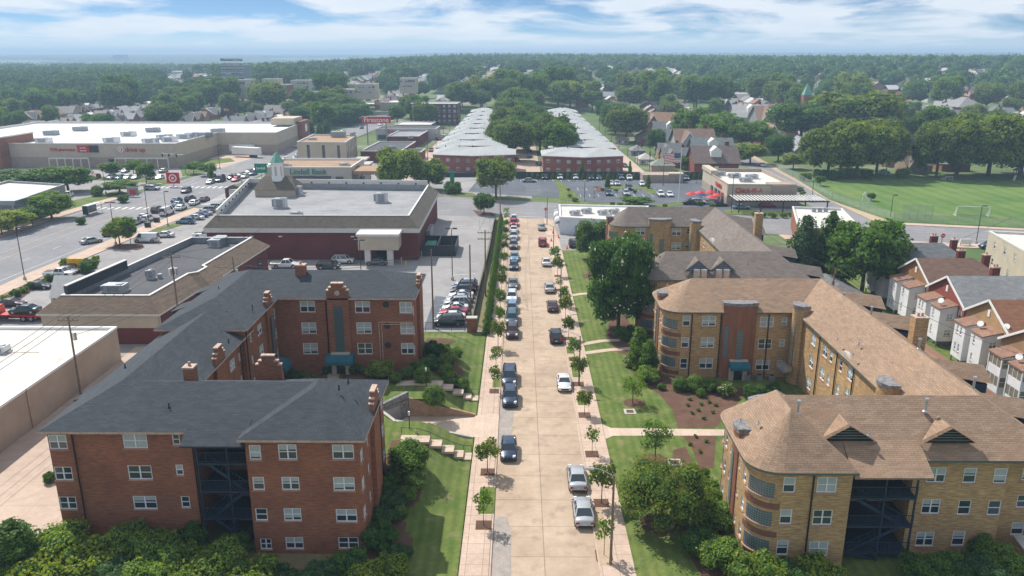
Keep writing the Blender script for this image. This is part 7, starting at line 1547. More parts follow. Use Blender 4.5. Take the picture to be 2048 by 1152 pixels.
# recovery truck with a saloon on its bed
tt = site('recovery_truck', 'orange red recovery truck with a tilted flat bed in the lower left car park', 'recovery truck', (*G(40, 640), 0)); bx, by = G(40, 640)
X = lambda: XB(bx, by, 0, -PI/2+.05)
b = X(); b.box(-1.1, 1.1, -.0, 1.9, 1.0, 2.2); b.box(-.8, .8, 1.9, 2.0, 1.3, 1.9); q = X(); q.add([(-1.05, -1.2+5.2-6.2, .8), (1.05, -2.2, .8), (1.05, -.4, .8), (-1.05, -.4, .8)], [(0, 1, 2, 3)])
c = X(); c.box(-1.15, 1.15, -4.6, -2.9, .9, 2.5); c.box(-.95, .95, -6.2, -4.6, .9, 1.75); c.box(-1.1, 1.1, -2.9, -2.7, .9, 2.2); c.build('cab', M('truck_orange', (.62, .09, .03), .35), tt)
c = X(); c.box(-1.0, 1.0, -4.65, -4.62, 1.85, 2.4); c.box(-1.17, -1.15, -4.3, -3.3, 1.8, 2.35); c.box(1.15, 1.17, -4.3, -3.3, 1.8, 2.35); c.build('window', m_cglass, tt)
c = X(); c.add([(-1.2, -2.4, 1.35), (1.2, -2.4, 1.35), (1.2, 4.2, 1.0), (-1.2, 4.2, 1.0), (-1.2, -2.4, 1.15), (1.2, -2.4, 1.15), (1.2, 4.2, .8), (-1.2, 4.2, .8)], [(0, 1, 2, 3), (4, 7, 6, 5), (0, 4, 5, 1), (1, 5, 6, 2), (2, 6, 7, 3), (3, 7, 4, 0)]); c.build('flat_bed', m_red, tt)
c = X(); c.box(-.5, .5, -6.1, 3.6, .5, .8); c.box(-1.0, 1.0, -2.6, -1.4, .5, 1.1); c.build('chassis', m_blk, tt)
for yy in (-5.3, 1.2, 2.4):
    for x_ in (-1, 1): c = X(); c.tube((x_*.85, yy, .5), (x_*1.15, yy, .5), .5, n=16); c.tube((x_*1.14, yy, .5), (x_*1.17, yy, .5), .28, n=10, mi=1); c.build('wheel', [m_tyre, m_rim], tt)
vx = tt.location; o = car('sedan', 'green', bx+1.1, by+.0, -PI/2+.05, 'dark green saloon carried on the recovery truck', None, 1.25)
# ================================================================== STREET FURNITURE
def upole(lab, base, top, arms=1, r=.16, cans=0, mat=None, rz=0):
    x, y = base; t = site('utility_pole', lab, 'utility pole', (x, y, 0)); h = top
    MB().tube((x, y, 0), (x, y, h), r, r*.62, 10).build('pole', mat or m_wood, t)
    for k in range(arms):
        z = h-.5-1.1*k; a = XB(x, y, z, rz); a.beam((-1.3, -.14, 0), (1.3, -.14, 0), .1, .13); 
        for s in (-1.2, -.6, .6, 1.2): a.tube((s, -.14, .06), (s, -.14, .26), .05, n=6)
        a.build('crossarm', m_wood, t)
    for k in range(cans): c = XB(x, y, h-2.6, rz+k*2.1); c.tube((.42, 0, -.5), (.42, 0, .5), .26, n=12); c.build('transformer', m_galv, t)
    return (x, y, h)
U1 = upole('wooden pole with crossarm and transformer can in front of the white roofed warehouse', (-56.0, 93.5), 10.6, 1, cans=1)
U2 = upole('tall wooden pole with two crossarms and transformers before the black flat roof', (-48.5, 107.5), 15.2, 1, cans=3)
U3 = upole('plain wooden pole at the top of the courtyard lawn', (-13.5, 119.6), 12.9, 0)
U4 = upole('plain wooden pole beside the apartment car park', (-7.7, 122.4), 13.0, 0)
U5 = upole('wooden pole with crossarm above the street hedge', (-5.9, 137), 12.2, 2)
U6 = upole('wooden pole at the far end of the hedge', (-4.6, 196), 12.5, 1)
U7 = upole('wooden pole beside the brick shop wall, half hidden by the slate roof', (-47.5, 128), 9.5, 0, cans=1)
U8 = upole('wooden pole with a transformer behind the grey brown roof', (48.0, 117), 10.8, 1, cans=1, rz=1.2)
U9 = upole('short wooden pole near the brick chimney behind the yellow flats', (47, 165), 9, 1, rz=1.2)
AP = [upole('wooden pole along the left alley of the flats', (-33.8+.2*i, 265+30*i), 11+T(-33, 265+30*i), 1, .15) for i in range(7)]
AR = [upole('wooden pole along the right alley of the flats', (47.6-.5*i, 262+26*i), 10+T(47, 262+26*i), 1, .15) for i in range(8)]
for o in [o for o in bpy.data.objects if o.get('label', '').startswith('wooden pole along the')]: o['group'] = 'poles along the alleys'
def wire(a, b, sag=.8, n=8, r=.028, lab='thin black overhead cable between two poles', dx=0):
    mb = MB(); P = []
    for i in range(n+1):
        t = i/n; P.append((a[0]+(b[0]-a[0])*t+dx, a[1]+(b[1]-a[1])*t, a[2]+(b[2]-a[2])*t-sag*4*t*(1-t)))
    mb.path(P, r, 4); o = mb.build('overhead_cable', m_dgray, None, P[0]); tag(o, lab, 'cable', 'overhead cables')
for dx in (-1.2, 0, 1.2): wire(U1, U2, .9, dx=dx); wire((-57, 30, 10.5), U1, 1.2, dx=dx)
wire(U2, U7, .6); wire(U2, (-50, 155, 9), 1); wire((U7[0], U7[1], 8.2), (U3[0], U3[1], 12.4), 1.4, 12, .035); wire((-47, 118, 10.5), (U3[0], U3[1], 12.0), 1.5, 12, .03)
wire((-56, 93.5, 9), (-47.5, 128, 8.5), .8); wire((-56, 93.5, 8), (-47.5, 128, 7.6), .9)
for dx in (-1, 1): wire(U5, U6, 1.6, 10, dx=dx); wire(U5, (-9, 200, 12), 1.5, 10, dx=dx)
wire(U6, (40, 222, 11), 2, 12); wire(U6, (-60, 214, 11), 2, 12); wire((60, 80, 9), U8, 1.2, 10); wire(U8, U9, 1, 8); wire(U8, (100, 160, 10), 1.5, 10)
for L_ in (AP, AR):
    for a, b in zip(L_, L_[1:]): wire(a, b, .8, 5)
def lamp(lab, px, py, topy, side=-1, arm=1.9, mat=None, wood=False):
    x, y = G(px, py, .14); z = CAMZ+ray(px, topy)[2]*(y/ray(px, topy)[1]); t = site('street_lamp', lab, 'street lamp', (x, y, 0))
    MB().tube((x, y, 0), (x, y, z), .13 if wood else .1, .09 if wood else .07, 10).build('pole', m_wood if wood else (mat or m_bronze), t)
    P = [(x+side*arm*i/6, y, z-.15+.75*math.sin(math.pi/2*i/6)) for i in range(7)]; MB().path(P, .035).build('arm', mat or m_galv, t)
    h = MB(); e = P[-1]; h.box(min(e[0], e[0]+side*.75), max(e[0], e[0]+side*.75), y-.14, y+.14, e[2]-.08, e[2]+.08); h.build('lamp_head', m_galv, t)
m_bronze = M('bronze_metal', (.10, .055, .035), .6)
lamp('wooden street lamp pole nearest on the right pavement beside the silver cars', 1221, 1128, 950, -1, 1.7, wood=True)
lamp('brown street lamp with curved arm beside the white car', 1158, 770, 672, -1, 1.7)
lamp('brown street lamp between the middle street trees on the right', 1121, 612, 537, -1, 1.5)
lamp('street lamp with curved arm near the pink red car', 1107, 500, 453, -1, 1.8)
lamp('tall street lamp with long arm by the stop sign', 1094, 450, 395, -1, 3.)
def lot_lamp(px, py, topy, lab, h2=1):
    x, y = G(px, py, .02); z = CAMZ+ray(px, topy)[2]*(y/ray(px, topy)[1]); t = site('car_park_lamp', lab, 'lamp post', (x, y, 0))
    MB().tube((x, y, 0), (x, y, .7), .3, n=10).build('base', m_stone, t); MB().tube((x, y, .7), (x, y, z), .09, .07, 8).build('pole', m_dgray, t)
    for s in ((-1, 1) if h2 else (1,)): MB().box(min(x+s*.2, x+s*1.1), max(x+s*.2, x+s*1.1), y-.22, y+.22, z-.1, z+.12).build('lamp_head', m_dgray, t)
for a in ((905, 560, 457, 'black lamp post in the store car park near the hedge'), (722, 545, 480, 'black twin lamp post before the store portico'), (50, 560, 455, 'dark lamp post on the avenue verge at the left'), (232, 490, 405, 'twin lamp post beside the avenue trees'),
 (336, 452, 383, 'dark lamp post right of the queueing white van'), (298, 448, 377, 'slim lamp post beside the waiting cars'), (1169, 402, 362, 'black lamp post on the planted strip of the car park'), (1188, 396, 374, 'short lamp post in the car park'), (1392, 366, 350, 'lamp post by the restaurant bin store'),
 (1462, 425, 350, 'grey tall lamp post before the restaurant pergola'), (212, 388, 342, 'lamp post beside the retail flags'), (440, 338, 290, 'lamp post by the loading yard'), (1780, 440, 390, 'thin lamp post at the bend of the field fence'), (1952, 487, 412, 'tall lamp post by the field goal'), (1623, 405, 360, 'thin post on the side road corner')):
    lot_lamp(a[0], a[1], a[2], a[3], 1 if a[0] in (722, 232, 905) else 0)
sl_ = site('path_lamp', 'slim black path lamp with white head beside the garage ramp', 'lamp post', (*G(820, 880, .9), .9)); x, y = G(820, 880, .9)
MB().tube((x, y, .8), (x, y, 3.9), .05).build('pole', m_black, sl_); MB().tube((x, y, 3.9), (x, y, 4.35), .11).build('lamp_head', m_white, sl_); MB().tube((x, y, .7), (x, y, 1.05), .22).build('base', m_white, sl_)
x, y, z = GL(853, 775); s2 = site('path_lamp', 'small white path lamp among the clipped balls', 'lamp post', (x, y, z)); MB().tube((x, y, z), (x, y, z+2.2), .04).build('pole', m_black, s2); MB().tube((x, y, z+2.2), (x, y, z+2.6), .1).build('lamp_head', m_white, s2)
def fence(lab, pts, h, kind='bar', z0=0., grp=None, step=2.4, zf=None):
    t = site('fence', lab, 'fence', (pts[0][0], pts[0][1], 0), grp); zf = zf or (lambda x, y: z0)
    col = {'bar': m_black, 'chain': m_galv, 'board': m_dgray}[kind]; r = MB(); pan = MB(); ps = []
    for a, b in zip(pts, pts[1:]):
        L_ = math.hypot(b[0]-a[0], b[1]-a[1]); n = max(1, round(L_/step))
        for i in range(n+1): p = lerp(a, b, i/n); ps.append(p)
        for i in range(n):
            p, q = lerp(a, b, i/n), lerp(a, b, (i+1)/n); zp_, zq = zf(*p), zf(*q)
            if kind != 'board':
                r.beam((p[0], p[1], zp_+h), (q[0], q[1], zq+h), .05, .05); r.beam((p[0], p[1], zp_+.15), (q[0], q[1], zq+.15), .04, .04)
            if kind == 'bar':
                for k in range(int(step/.22)): s = lerp(p, q, k*.22/step); r.beam((s[0], s[1], zf(*s)+.1), (s[0], s[1], zf(*s)+h), .03, .03)
            elif kind == 'chain': pan.quad((p[0], p[1], zp_), (q[0], q[1], zq), (q[0], q[1], zq+h), (p[0], p[1], zp_+h))
            else: pan.beam((p[0], p[1], zp_+h/2), (q[0], q[1], zq+h/2), .08, h)
    if kind != 'board': r.build('rail', col, t)
    if kind != 'bar': pan.build('panel', m_chain if kind == 'chain' else m_dgray, t)
    for p in ps[:90]: MB().tube((p[0], p[1], zf(*p)-.2), (p[0], p[1], zf(*p)+h+.06), .04 if kind != 'board' else .07, n=6).build('post', col, t)
def alphamat(name, col, a):
    m, n, l, b = newmat(name); b.inputs['Base Color'].default_value = c4(col); tr_ = nd(n, 'ShaderNodeBsdfTransparent'); ms = nd(n, 'ShaderNodeMixShader'); ms.inputs[0].default_value = a
    l.new(tr_.outputs[0], ms.inputs[1]); l.new(b.outputs[0], ms.inputs[2]); l.new(ms.outputs[0], n['Material Output'].inputs[0]); return m
m_chain = alphamat('chain_link', (.34, .42, .40), .30); m_net = alphamat('net', (.75, .75, .72), .35)
fence('black bar fence between the courtyard lawn and the apartment car park', [(-14.6, 117.9), (-8.4, 117.9)], 1.3, 'bar', 0, zf=lambda x, y: .3)
fence('long low black fence behind the hedge along the left pavement', [(-7.3, 120), (-7.1, 136), (-6.3, 168), (-6.1, 206)], 1.5, 'board', 0, step=4)
fence('black board fence along the far side of the dark car park', [(-1, 276.9), (66.5, 276.9)], 2.4, 'board', 0, step=3)
fence('dark board fence in front of the left block of flats', [(-34, 280), (-3, 281)], 1.6, 'board', 0, step=3)
fence('chain link fence around the corner of the sports field', [(97.2, 300), (96.4, 281), (93.3, 236), (97.5, 204.5), (127, 196.6), (180, 184.3)], 2.2, 'chain', .05, step=4)
fence('short dark fence on the bank above the lower left car park', [(-99, 100), (-97.6, 118), (-96.6, 140)], 1.2, 'bar', .1, step=2)
bp_ = site('brick_pier', 'red brick gate pier at the top corner of the courtyard lawn', 'pier', (-7.2, 117.6, 0)); MB().box(-8.0, -6.5, 117.2, 118.2, 0, 2.4).build('pier', m_redbrick, bp_); MB().box(-8.1, -6.4, 117.1, 118.3, 2.402, 2.55).build('cap', m_stone, bp_)
wl = site('low_wall', 'low white rendered wall beside the yellow flats at the bottom right', 'wall', (39, 57.5, 0)); MB().box(33.5, 41.5, 57.3, 57.6, 0, 1.3).build('wall', m_white, wl); MB().box(33.45, 41.55, 57.25, 57.65, 1.302, 1.4).build('coping', m_stone, wl)
sh = site('shed_roof', 'corrugated grey lean to roof at the bottom right corner', 'lean-to', (44, 57, 0)); mb = MB(); mb.add([(42.2, 55, 1.7), (47, 55, 1.7), (47, 59.5, 2.6), (42.2, 59.5, 2.6), (42.2, 55, 1.6), (47, 55, 1.6), (47, 59.5, 2.5), (42.2, 59.5, 2.5)], [(0, 1, 2, 3), (4, 7, 6, 5), (0, 4, 5, 1), (0, 3, 7, 4)]); mb.build('roof', m_galv, sh); MB().box(42.4, 46.8, 55.2, 59.3, 0, 1.55).build('wall', m_yelbrick, sh)
# park things
def goal(c, rz, lab, w_=6.5, h=2.3, d=2.2):
    t = site('football_goal', lab, 'goal', (c[0], c[1], 0), 'goals on the sports field'); f = XB(c[0], c[1], .05, rz)
    for s in (-1, 1): f.tube((s*w_/2, 0, 0), (s*w_/2, 0, h), .07); f.tube((s*w_/2, 0, h), (s*w_/2, d, 0), .04); f.tube((s*w_/2, 0, .03), (s*w_/2, d, .03), .04)
    f.tube((-w_/2, 0, h), (w_/2, 0, h), .07); f.build('frame', m_white, t)
    n = XB(c[0], c[1], .05, rz); n.quad((-w_/2, 0, h), (w_/2, 0, h), (w_/2, d, 0), (-w_/2, d, 0)); n.add([(-w_/2, 0, 0), (-w_/2, 0, h), (-w_/2, d, 0), (w_/2, 0, 0), (w_/2, 0, h), (w_/2, d, 0)], [(0, 1, 2), (3, 5, 4)]); n.build('net', m_net, t)
goal(G(1945, 433), -.15, 'white football goal facing the camera on the right of the field', 8.2, 2.6); goal(G(1727, 402), -2.1, 'white football goal turned sideways by the side road fence', 5.5, 2.3); goal(G(1898, 360), .3, 'small white goal frame in the shade of the sycamores', 3, 1.2)
bk_ = site('backstop', 'chain link backstop panel standing in the corner of the field', 'backstop', (104, 205, 0)); mb = MB(); mb.quad((101, 207.3, 0), (108, 205.6, 0), (108, 205.6, 4), (101, 207.3, 4)); mb.build('panel', m_chain, bk_)
for k in range(5): x = 101+1.75*k; MB().tube((x, 207.3-.245*(x-101), 0), (x, 207.3-.245*(x-101), 4.1), .05).build('post', m_galv, bk_)
ps = site('play_slide', 'play tower with a pale slide under the sycamores at the right edge', 'play tower', (*G(2032, 360), 0)); x, y = G(2032, 360)
for a, b in ((-.8, -.8), (.8, -.8), (.8, .8), (-.8, .8)): MB().box(x+a-.08, x+a+.08, y+b-.08, y+b+.08, 0, 3.4).build('post', m_bronze, ps)
MB().box(x-1, x+1, y-1, y+1, 1.6, 1.75).build('deck', m_bronze, ps); mb = MB(); mb.add([(x-1.2, y-1.2, 3.4), (x+1.2, y-1.2, 3.4), (x+1.2, y+1.2, 3.4), (x-1.2, y+1.2, 3.4), (x, y, 4.4)], [(0, 1, 4), (1, 2, 4), (2, 3, 4), (3, 0, 4)]); mb.build('roof', m_teal, ps); mb = MB(); mb.beam((x-1, y-1, 1.7), (x-2.6, y-3, .2), .7, .1); mb.build('slide', m_cream, ps)
# flag
fx, fy = G(1357, 405); fz = CAMZ+ray(1363, 299)[2]*(fy/ray(1363, 299)[1])
fp = site('flagpole', 'white flagpole flying the striped national flag in the car park', 'flagpole', (fx, fy, 0)); MB().tube((fx, fy, 0), (fx, fy, fz), .14, .07).build('pole', m_white, fp); MB().tube((fx, fy, fz), (fx, fy, fz+.35), .2, .12, 8).build('finial', m_yellow, fp)
fm = MB(); FWd, FH = 4.6, 2.9; zt = fz-.9
def fpt(u, v): x = fx-.15-u*FWd; return (x, fy+.35*math.sin(u*7)*u, zt-v*FH-.25*u-.1*math.sin(u*9))
for s in range(13):
    for k in range(10):
        u0, u1, v0, v1 = k/10, (k+1)/10, s/13, (s+1)/13; canton = (k < 4 and s < 7)
        fm.add([fpt(u0, v0), fpt(u1, v0), fpt(u1, v1), fpt(u0, v1)], [(0, 1, 2, 3)], 2 if canton else (0 if s % 2 == 0 else 1))
fm.build('flag', [M('flag_red', (.5, .02, .04), .7), m_white, M('flag_blue', (.02, .03, .14), .7)], fp)
stx = MB()
for i in range(6):
    for j in range(5): u, v = .035+.065*i, .05+.1*j; p = fpt(u, v); q = .07; stx.add([(p[0]-q, p[1]-.03, p[2]), (p[0], p[1]-.03, p[2]-q), (p[0]+q, p[1]-.03, p[2]), (p[0], p[1]-.03, p[2]+q)], [(0, 1, 2, 3)])
stx.build('star_field', m_white, fp)
# signs
def post_sign(name, lab, px, py, topy, w_, h_, mat, pm_=None, cat='sign', two=False, txt=None, tm=None, ts=1., z0=0):
    x, y = G(px, py, z0); z = CAMZ+ray(px, topy)[2]*(y/ray(px, topy)[1]); t = site(name, lab, cat, (x, y, z0))
    MB().box(x-w_/2, x+w_/2, y-.15, y+.15, z-h_, z).build('sign_panel', mat, t)
    for s in ((-w_*.4, w_*.4) if two else (0,)): MB().tube((x+s, y, z0), (x+s, y, z-h_), .1).build('post', pm_ or m_gray, t)
    if txt: sign(t, txt, ts, (x, y-.2, z-h_/2), 0, tm or m_white)
    return x, y, z, t
post_sign('bank_sign', 'tall green shield shaped bank sign by the junction', 525, 375, 327, 4.0, 3.0, m_green, txt='Lindell', ts=1.1)
post_sign('green_sign', 'tall narrow green sign at the car park entrance of the bank', 905, 385, 343, 1.3, 4.0, m_green)
post_sign('roadside_sign', 'yellow roadside sign between two round bushes by the shop car park', 152, 540, 517, 3.1, 1.3, m_yellow, two=True)
x, y = G(152, 540); MB().box(-99, -99, 0, 0, 0, 0) if False else None
x_, y_, z_, t = post_sign('roadside_sign', 'red square sign with white ring logo at the retail entrance', 348, 374, 345, 4.2, 3.6, m_red, m_redbrick)
MB().tube((x_, y_-.16, z_-1.8), (x_, y_-.24, z_-1.8), 1.3, n=22).build('round_logo', m_white, t); MB().tube((x_, y_-.24, z_-1.8), (x_, y_-.28, z_-1.8), .9, n=22).build('round_logo', m_red, t); MB().tube((x_, y_-.28, z_-1.8), (x_, y_-.32, z_-1.8), .45, n=16).build('round_logo', m_white, t)
x_, y_, z_, t = post_sign('roadside_sign', 'grey roadside sign with a red emblem by the avenue hedge', 267, 394, 374, 3.4, 2.6, m_gray); MB().box(x_-.9, x_+.9, y_-.2, y_-.16, z_-2.2, z_-.8).build('emblem', m_red, t)
post_sign('stop_sign', 'red stop sign on a thin post where the street meets the crossing', 1091, 437, 415, .1, .1, m_gray)
x, y = G(1091, 437); z = CAMZ+ray(1091, 417)[2]*(y/ray(1091, 417)[1]); t = [o for o in bpy.data.objects if o.name.startswith('stop_sign')][0]
MB().tube((x, y-.2, z-.1), (x, y-.26, z-.1), .42, n=8).build('sign_plate', m_red, t); sign(t, 'STOP', .3, (x, y-.3, z-.1), 0, m_white, ext=.01)
post_sign('road_sign', 'round red no entry sign beside the side road at the right', 1882, 492, 468, .1, .1, m_gray)
x, y = G(1882, 492); z = CAMZ+ray(1882, 470)[2]*(y/ray(1882, 470)[1]); t = [o for o in bpy.data.objects if o.name.startswith('road_sign')][0]; MB().tube((x, y-.2, z-.1), (x, y-.26, z-.1), .5, n=18).build('sign_plate', m_red, t); MB().box(x-.35, x+.35, y-.29, y-.27, z-.18, z-.02).build('sign_bar', m_white, t)
post_sign('notice_board', 'white notice board beside the road sign at the right', 1930, 492, 478, 2.6, 1.2, m_white, two=True)
ms_ = site('monument_sign', 'small gabled brick monument sign on the grass by the junction', 'sign', (*G(470, 395), 0)); x, y = G(470, 395)
for s in (-2.2, 2.2): MB().box(x+s-.5, x+s+.5, y-.4, y+.4, 0, 2.6).build('brick_pier', m_storebrick, ms_)
MB().box(x-1.7, x+1.7, y-.15, y+.15, .9, 2.3).build('sign_panel', m_white, ms_); mb = MB(); mb.add([(x-3.2, y-.8, 2.7), (x+3.2, y-.8, 2.7), (x, y-.8, 4.0), (x-3.2, y+.8, 2.7), (x+3.2, y+.8, 2.7), (x, y+.8, 4.0)], [(0, 1, 2), (5, 4, 3), (0, 2, 5, 3), (1, 4, 5, 2)]); mb.build('roof', m_grayroof, ms_)
bs_ = site('bus_shelter', 'glass bus shelter on the avenue pavement', 'bus shelter', (*G(186, 428), 0)); x, y = G(186, 428); b = XB(x, y, .14, 1.45); b.box(-3, 3, -.9, .9, 2.5, 2.65); b.build('roof', m_galv, bs_); b = XB(x, y, .14, 1.45); b.box(-2.9, 2.9, .8, .86, .2, 2.4); b.box(-2.95, -2.9, -.8, .8, .2, 2.4); b.build('glass_panel', m_glass, bs_)
for a, c in ((-2.9, -.8), (2.9, -.8), (2.9, .8), (-2.9, .8)): b = XB(x, y, .14, 1.45); b.tube((a, c, 0), (a, c, 2.5), .06); b.build('post', m_gray, bs_)
for i, (px, py, tp, lab) in enumerate(((352, 440-74, 318, 'x'), (487, 396, 350, 'traffic light mast with long arm at the near corner of the junction'), (372, 408-60, 322, 'traffic light mast at the far corner of the junction'))):
    if lab == 'x': continue
    x, y = G(px, py); t = site('traffic_light', lab, 'traffic light', (x, y, 0)); MB().tube((x, y, 0), (x, y, 7.2), .13).build('mast', m_gray, t); MB().tube((x, y, 6.8), (x-9, y+2, 7.2), .08).build('arm', m_gray, t)
    for k in (3, 6, 8.6): MB().box(x-k-.2, x-k+.2, y+k*.22-.2, y+k*.22+.2, 6.0, 7.1).build('signal_head', m_black, t)
for i, (px, py) in enumerate(((735, 516), (783, 522), (787, 528), (803, 526), (843, 513), (857, 508), (812, 533))):
    x, y = G(px, py); o = MB().tube((x, y, 0), (x, y, 1.2), .12, n=10).build('bollard', m_yellow, None, (x, y, 0)); tag(o, 'yellow steel bollard near the store portico and bin yard', 'bollard', 'yellow bollards by the store')
for i, (px, py) in enumerate(((1105.7, 467), (1117, 475), (1102.6, 482), (1134, 497), (1155, 477))):
    x, y = G(px, py, .1); mb = MB(); mb.tube((x, y, .1), (x, y, .85), .2, .05, 12); mb.box(x-.28, x+.28, y-.28, y+.28, .1, .15); mb.tube((x, y, .45), (x, y, .6), .125, .1, 12, 1); o = mb.build('traffic_cone', [m_orange, m_white], None, (x, y, .1)); tag(o, 'orange traffic cone on the pavement by the corner shop forecourt', 'traffic cone', 'orange cones by the corner shop')
for px, py, lab in ((314, 445, 'black litter bin beside the avenue queue'), (296, 455, 'black bench by the lamp post on the avenue pavement')):
    x, y = G(px, py); o = MB().box(x-.6, x+.6, y-.5, y+.5, 0, 1.3).build('litter_bin' if 'bin' in lab else 'bench', m_black, None, (x, y, 0)); tag(o, lab, 'bin' if 'bin' in lab else 'bench')
be = site('bin_store', 'tan walled bin store beside the black fence of the restaurant car park', 'bin store', (48, 273, 0)); MB().box(41.8, 55.5, 268.5, 275.8, 0, 2.6).build('wall', m_taupe, be); MB().box(50.5, 55.6, 268.4, 272, 2.602, 3.1).build('roof', m_cream, be); MB().box(53, 54.2, 268.35, 268.5, 0, 2.2).build('door', m_gray, be)
for x, y, lab in ((30.5, 98.8, 'left'), (32.1, 98.7, 'middle'), (33.7, 98.5, 'right')):
    a = site('condenser_unit', '%s grey air conditioning box under the windows beside the teal entrance' % lab, 'air conditioner', (x, y, .15)); MB().box(x-.4, x+.4, y-.35, y+.35, .15, .95).build('casing', m_gray, a); MB().tube((x, y, .95), (x, y, 1.0), .3, n=12).build('fan_grille', m_dgray, a)
for x, y in ((13.6, 88.8), (16.7, 76.3)):
    a = site('drain_inlet', 'square concrete drain inlet in the lawn %s' % ('beside the upper mulch bed' if y > 80 else 'below the cross path'), 'drain', (x, y, .14)); MB().box(x-.7, x+.7, y-.7, y+.7, .1, .2).build('kerb', m_stone, a); MB().box(x-.42, x+.42, y-.42, y+.42, .2, .215).build('grate', m_mulch, a)
# ================================================================== THE SUBURB BEYOND
m_hwall = M('house_wall', (.4, .4, .4), .9, objcol=True); m_wwin = M('far_window', (.10, .12, .14), .2)
HT = {}
def houseproto(kind, wx, wy, hw_, hr):
    r = thing('house', 'x', 'house'); r['_o'] = (0, 0, 0); a, b = wx/2, wy/2
    W = MB(); W.box(-a, a, -b, b, -2, hw_)
    Rf = MB(); e = .5; k = e*hr/min(a, b)
    if kind in ('ridgex', 'dormer'):
        W.add([(-a, -b, hw_), (-a, b, hw_), (-a, 0, hw_+hr), (a, -b, hw_), (a, b, hw_), (a, 0, hw_+hr)], [(1, 0, 2), (3, 4, 5)])
        k = e*hr/b; Rf.add([(-a-e, -b-e, hw_-k), (a+e, -b-e, hw_-k), (a+e, 0, hw_+hr+.1), (-a-e, 0, hw_+hr+.1), (-a-e, b+e, hw_-k), (a+e, b+e, hw_-k)], [(0, 1, 2, 3), (3, 2, 5, 4)])
    if kind in ('ridgey', 'ridgex'):
        g = 0 if kind == 'ridgey' else -a*.45; ga = a if kind == 'ridgey' else a*.42; f = b+(0 if kind == 'ridgey' else 1.6); bb = -b if kind == 'ridgey' else 0
        hh = hr if kind == 'ridgey' else hr*.95; k = e*hh/ga
        if kind == 'ridgex': W.box(g-ga, g+ga, -f, -b+.1, -2, hw_)
        W.add([(g-ga, -f, hw_), (g+ga, -f, hw_), (g, -f, hw_+hh)], [(0, 1, 2)]); 
        y1 = b if kind == 'ridgey' else 0
        if kind == 'ridgey': W.add([(g-ga, b, hw_), (g+ga, b, hw_), (g, b, hw_+hh)], [(1, 0, 2)])
        Rf.add([(g-ga-e, -f-e, hw_-k), (g, -f-e, hw_+hh+.1), (g, y1+e, hw_+hh+.1), (g-ga-e, y1+e, hw_-k), (g+ga+e, -f-e, hw_-k), (g+ga+e, y1+e, hw_-k)], [(0, 1, 2, 3)[::-1], (4, 5, 2, 1)])
        bb_ = MB(); bb_.beam((g-ga-e, -f-e, hw_-k), (g, -f-e, hw_+hh), .1, .28); bb_.beam((g+ga+e, -f-e, hw_-k), (g, -f-e, hw_+hh), .1, .28); bb_.build('barge_board', m_white, r)
    if kind == 'hip':
        q = min(a, b); Rf.add([(-a-e, -b-e, hw_-.2), (a+e, -b-e, hw_-.2), (a+e, b+e, hw_-.2), (-a-e, b+e, hw_-.2), (-a+q, 0, hw_+hr), (a-q, 0, hw_+hr)] if a > b else [(-a-e, -b-e, hw_-.2), (a+e, -b-e, hw_-.2), (a+e, b+e, hw_-.2), (-a-e, b+e, hw_-.2), (0, -b+q, hw_+hr), (0, b-q, hw_+hr)],
                             [(0, 1, 5, 4), (1, 2, 5), (2, 3, 4, 5), (3, 0, 4)] if a > b else [(0, 1, 4), (1, 2, 5, 4), (2, 3, 5), (3, 0, 4, 5)])
    if kind == 'dormer':
        D = MB(); D.add([(-1.3, -b*.75, hw_+hr*.3), (1.3, -b*.75, hw_+hr*.3), (1.3, -b*.75, hw_+hr*.75), (0, -b*.75, hw_+hr*1.05), (-1.3, -b*.75, hw_+hr*.75), (-1.3, 0, hw_+hr*.75), (0, 0, hw_+hr*1.05), (1.3, 0, hw_+hr*.75)], [(0, 1, 2, 3, 4), (4, 3, 6, 5), (3, 2, 7, 6), (1, 7, 2), (0, 4, 5)]); D.build('dormer', m_white, r)
    W.build('wall', m_housebrick, r); Rf.build('roof', m_varroof, r)
    MB().box(a*.55, a*.55+.9, b*.1, b*.1+.8, hw_, hw_+hr+1.0).build('chimney', m_storebrick, r)
    for x in (-a*.55, a*.5): wm = MB(); wm.box(x-.6, x+.6, -b-.06 if kind != 'ridgex' or x > 0 else -b-1.66, -b+.1 if kind != 'ridgex' or x > 0 else -b-1.5, .9, 2.3); wm.build('window', m_wwin, r)
    MB().box(-.5, .5, -b-.05, -b+.1, 0, 2.1).build('door', m_white, r)
    HT[kind] = proto(r)
houseproto('ridgex', 10, 10, 3.4, 3.4); houseproto('ridgey', 8.5, 12, 3.4, 3.6); houseproto('hip', 9, 12, 3.4, 2.8); houseproto('dormer', 11, 9, 3.2, 3.4)
RC = [(.27, .28, .29), (.34, .34, .35), (.2, .205, .21), (.36, .26, .2), (.32, .2, .14), (.46, .46, .45), (.22, .19, .17), (.40, .37, .33)]
WC = [(.28, .10, .06), (.33, .16, .10), (.40, .28, .17), (.22, .09, .06), (.55, .54, .5), (.30, .12, .08)]
RCN = ['grey', 'mid grey', 'charcoal', 'tan', 'rust brown', 'pale grey', 'dark brown', 'beige']
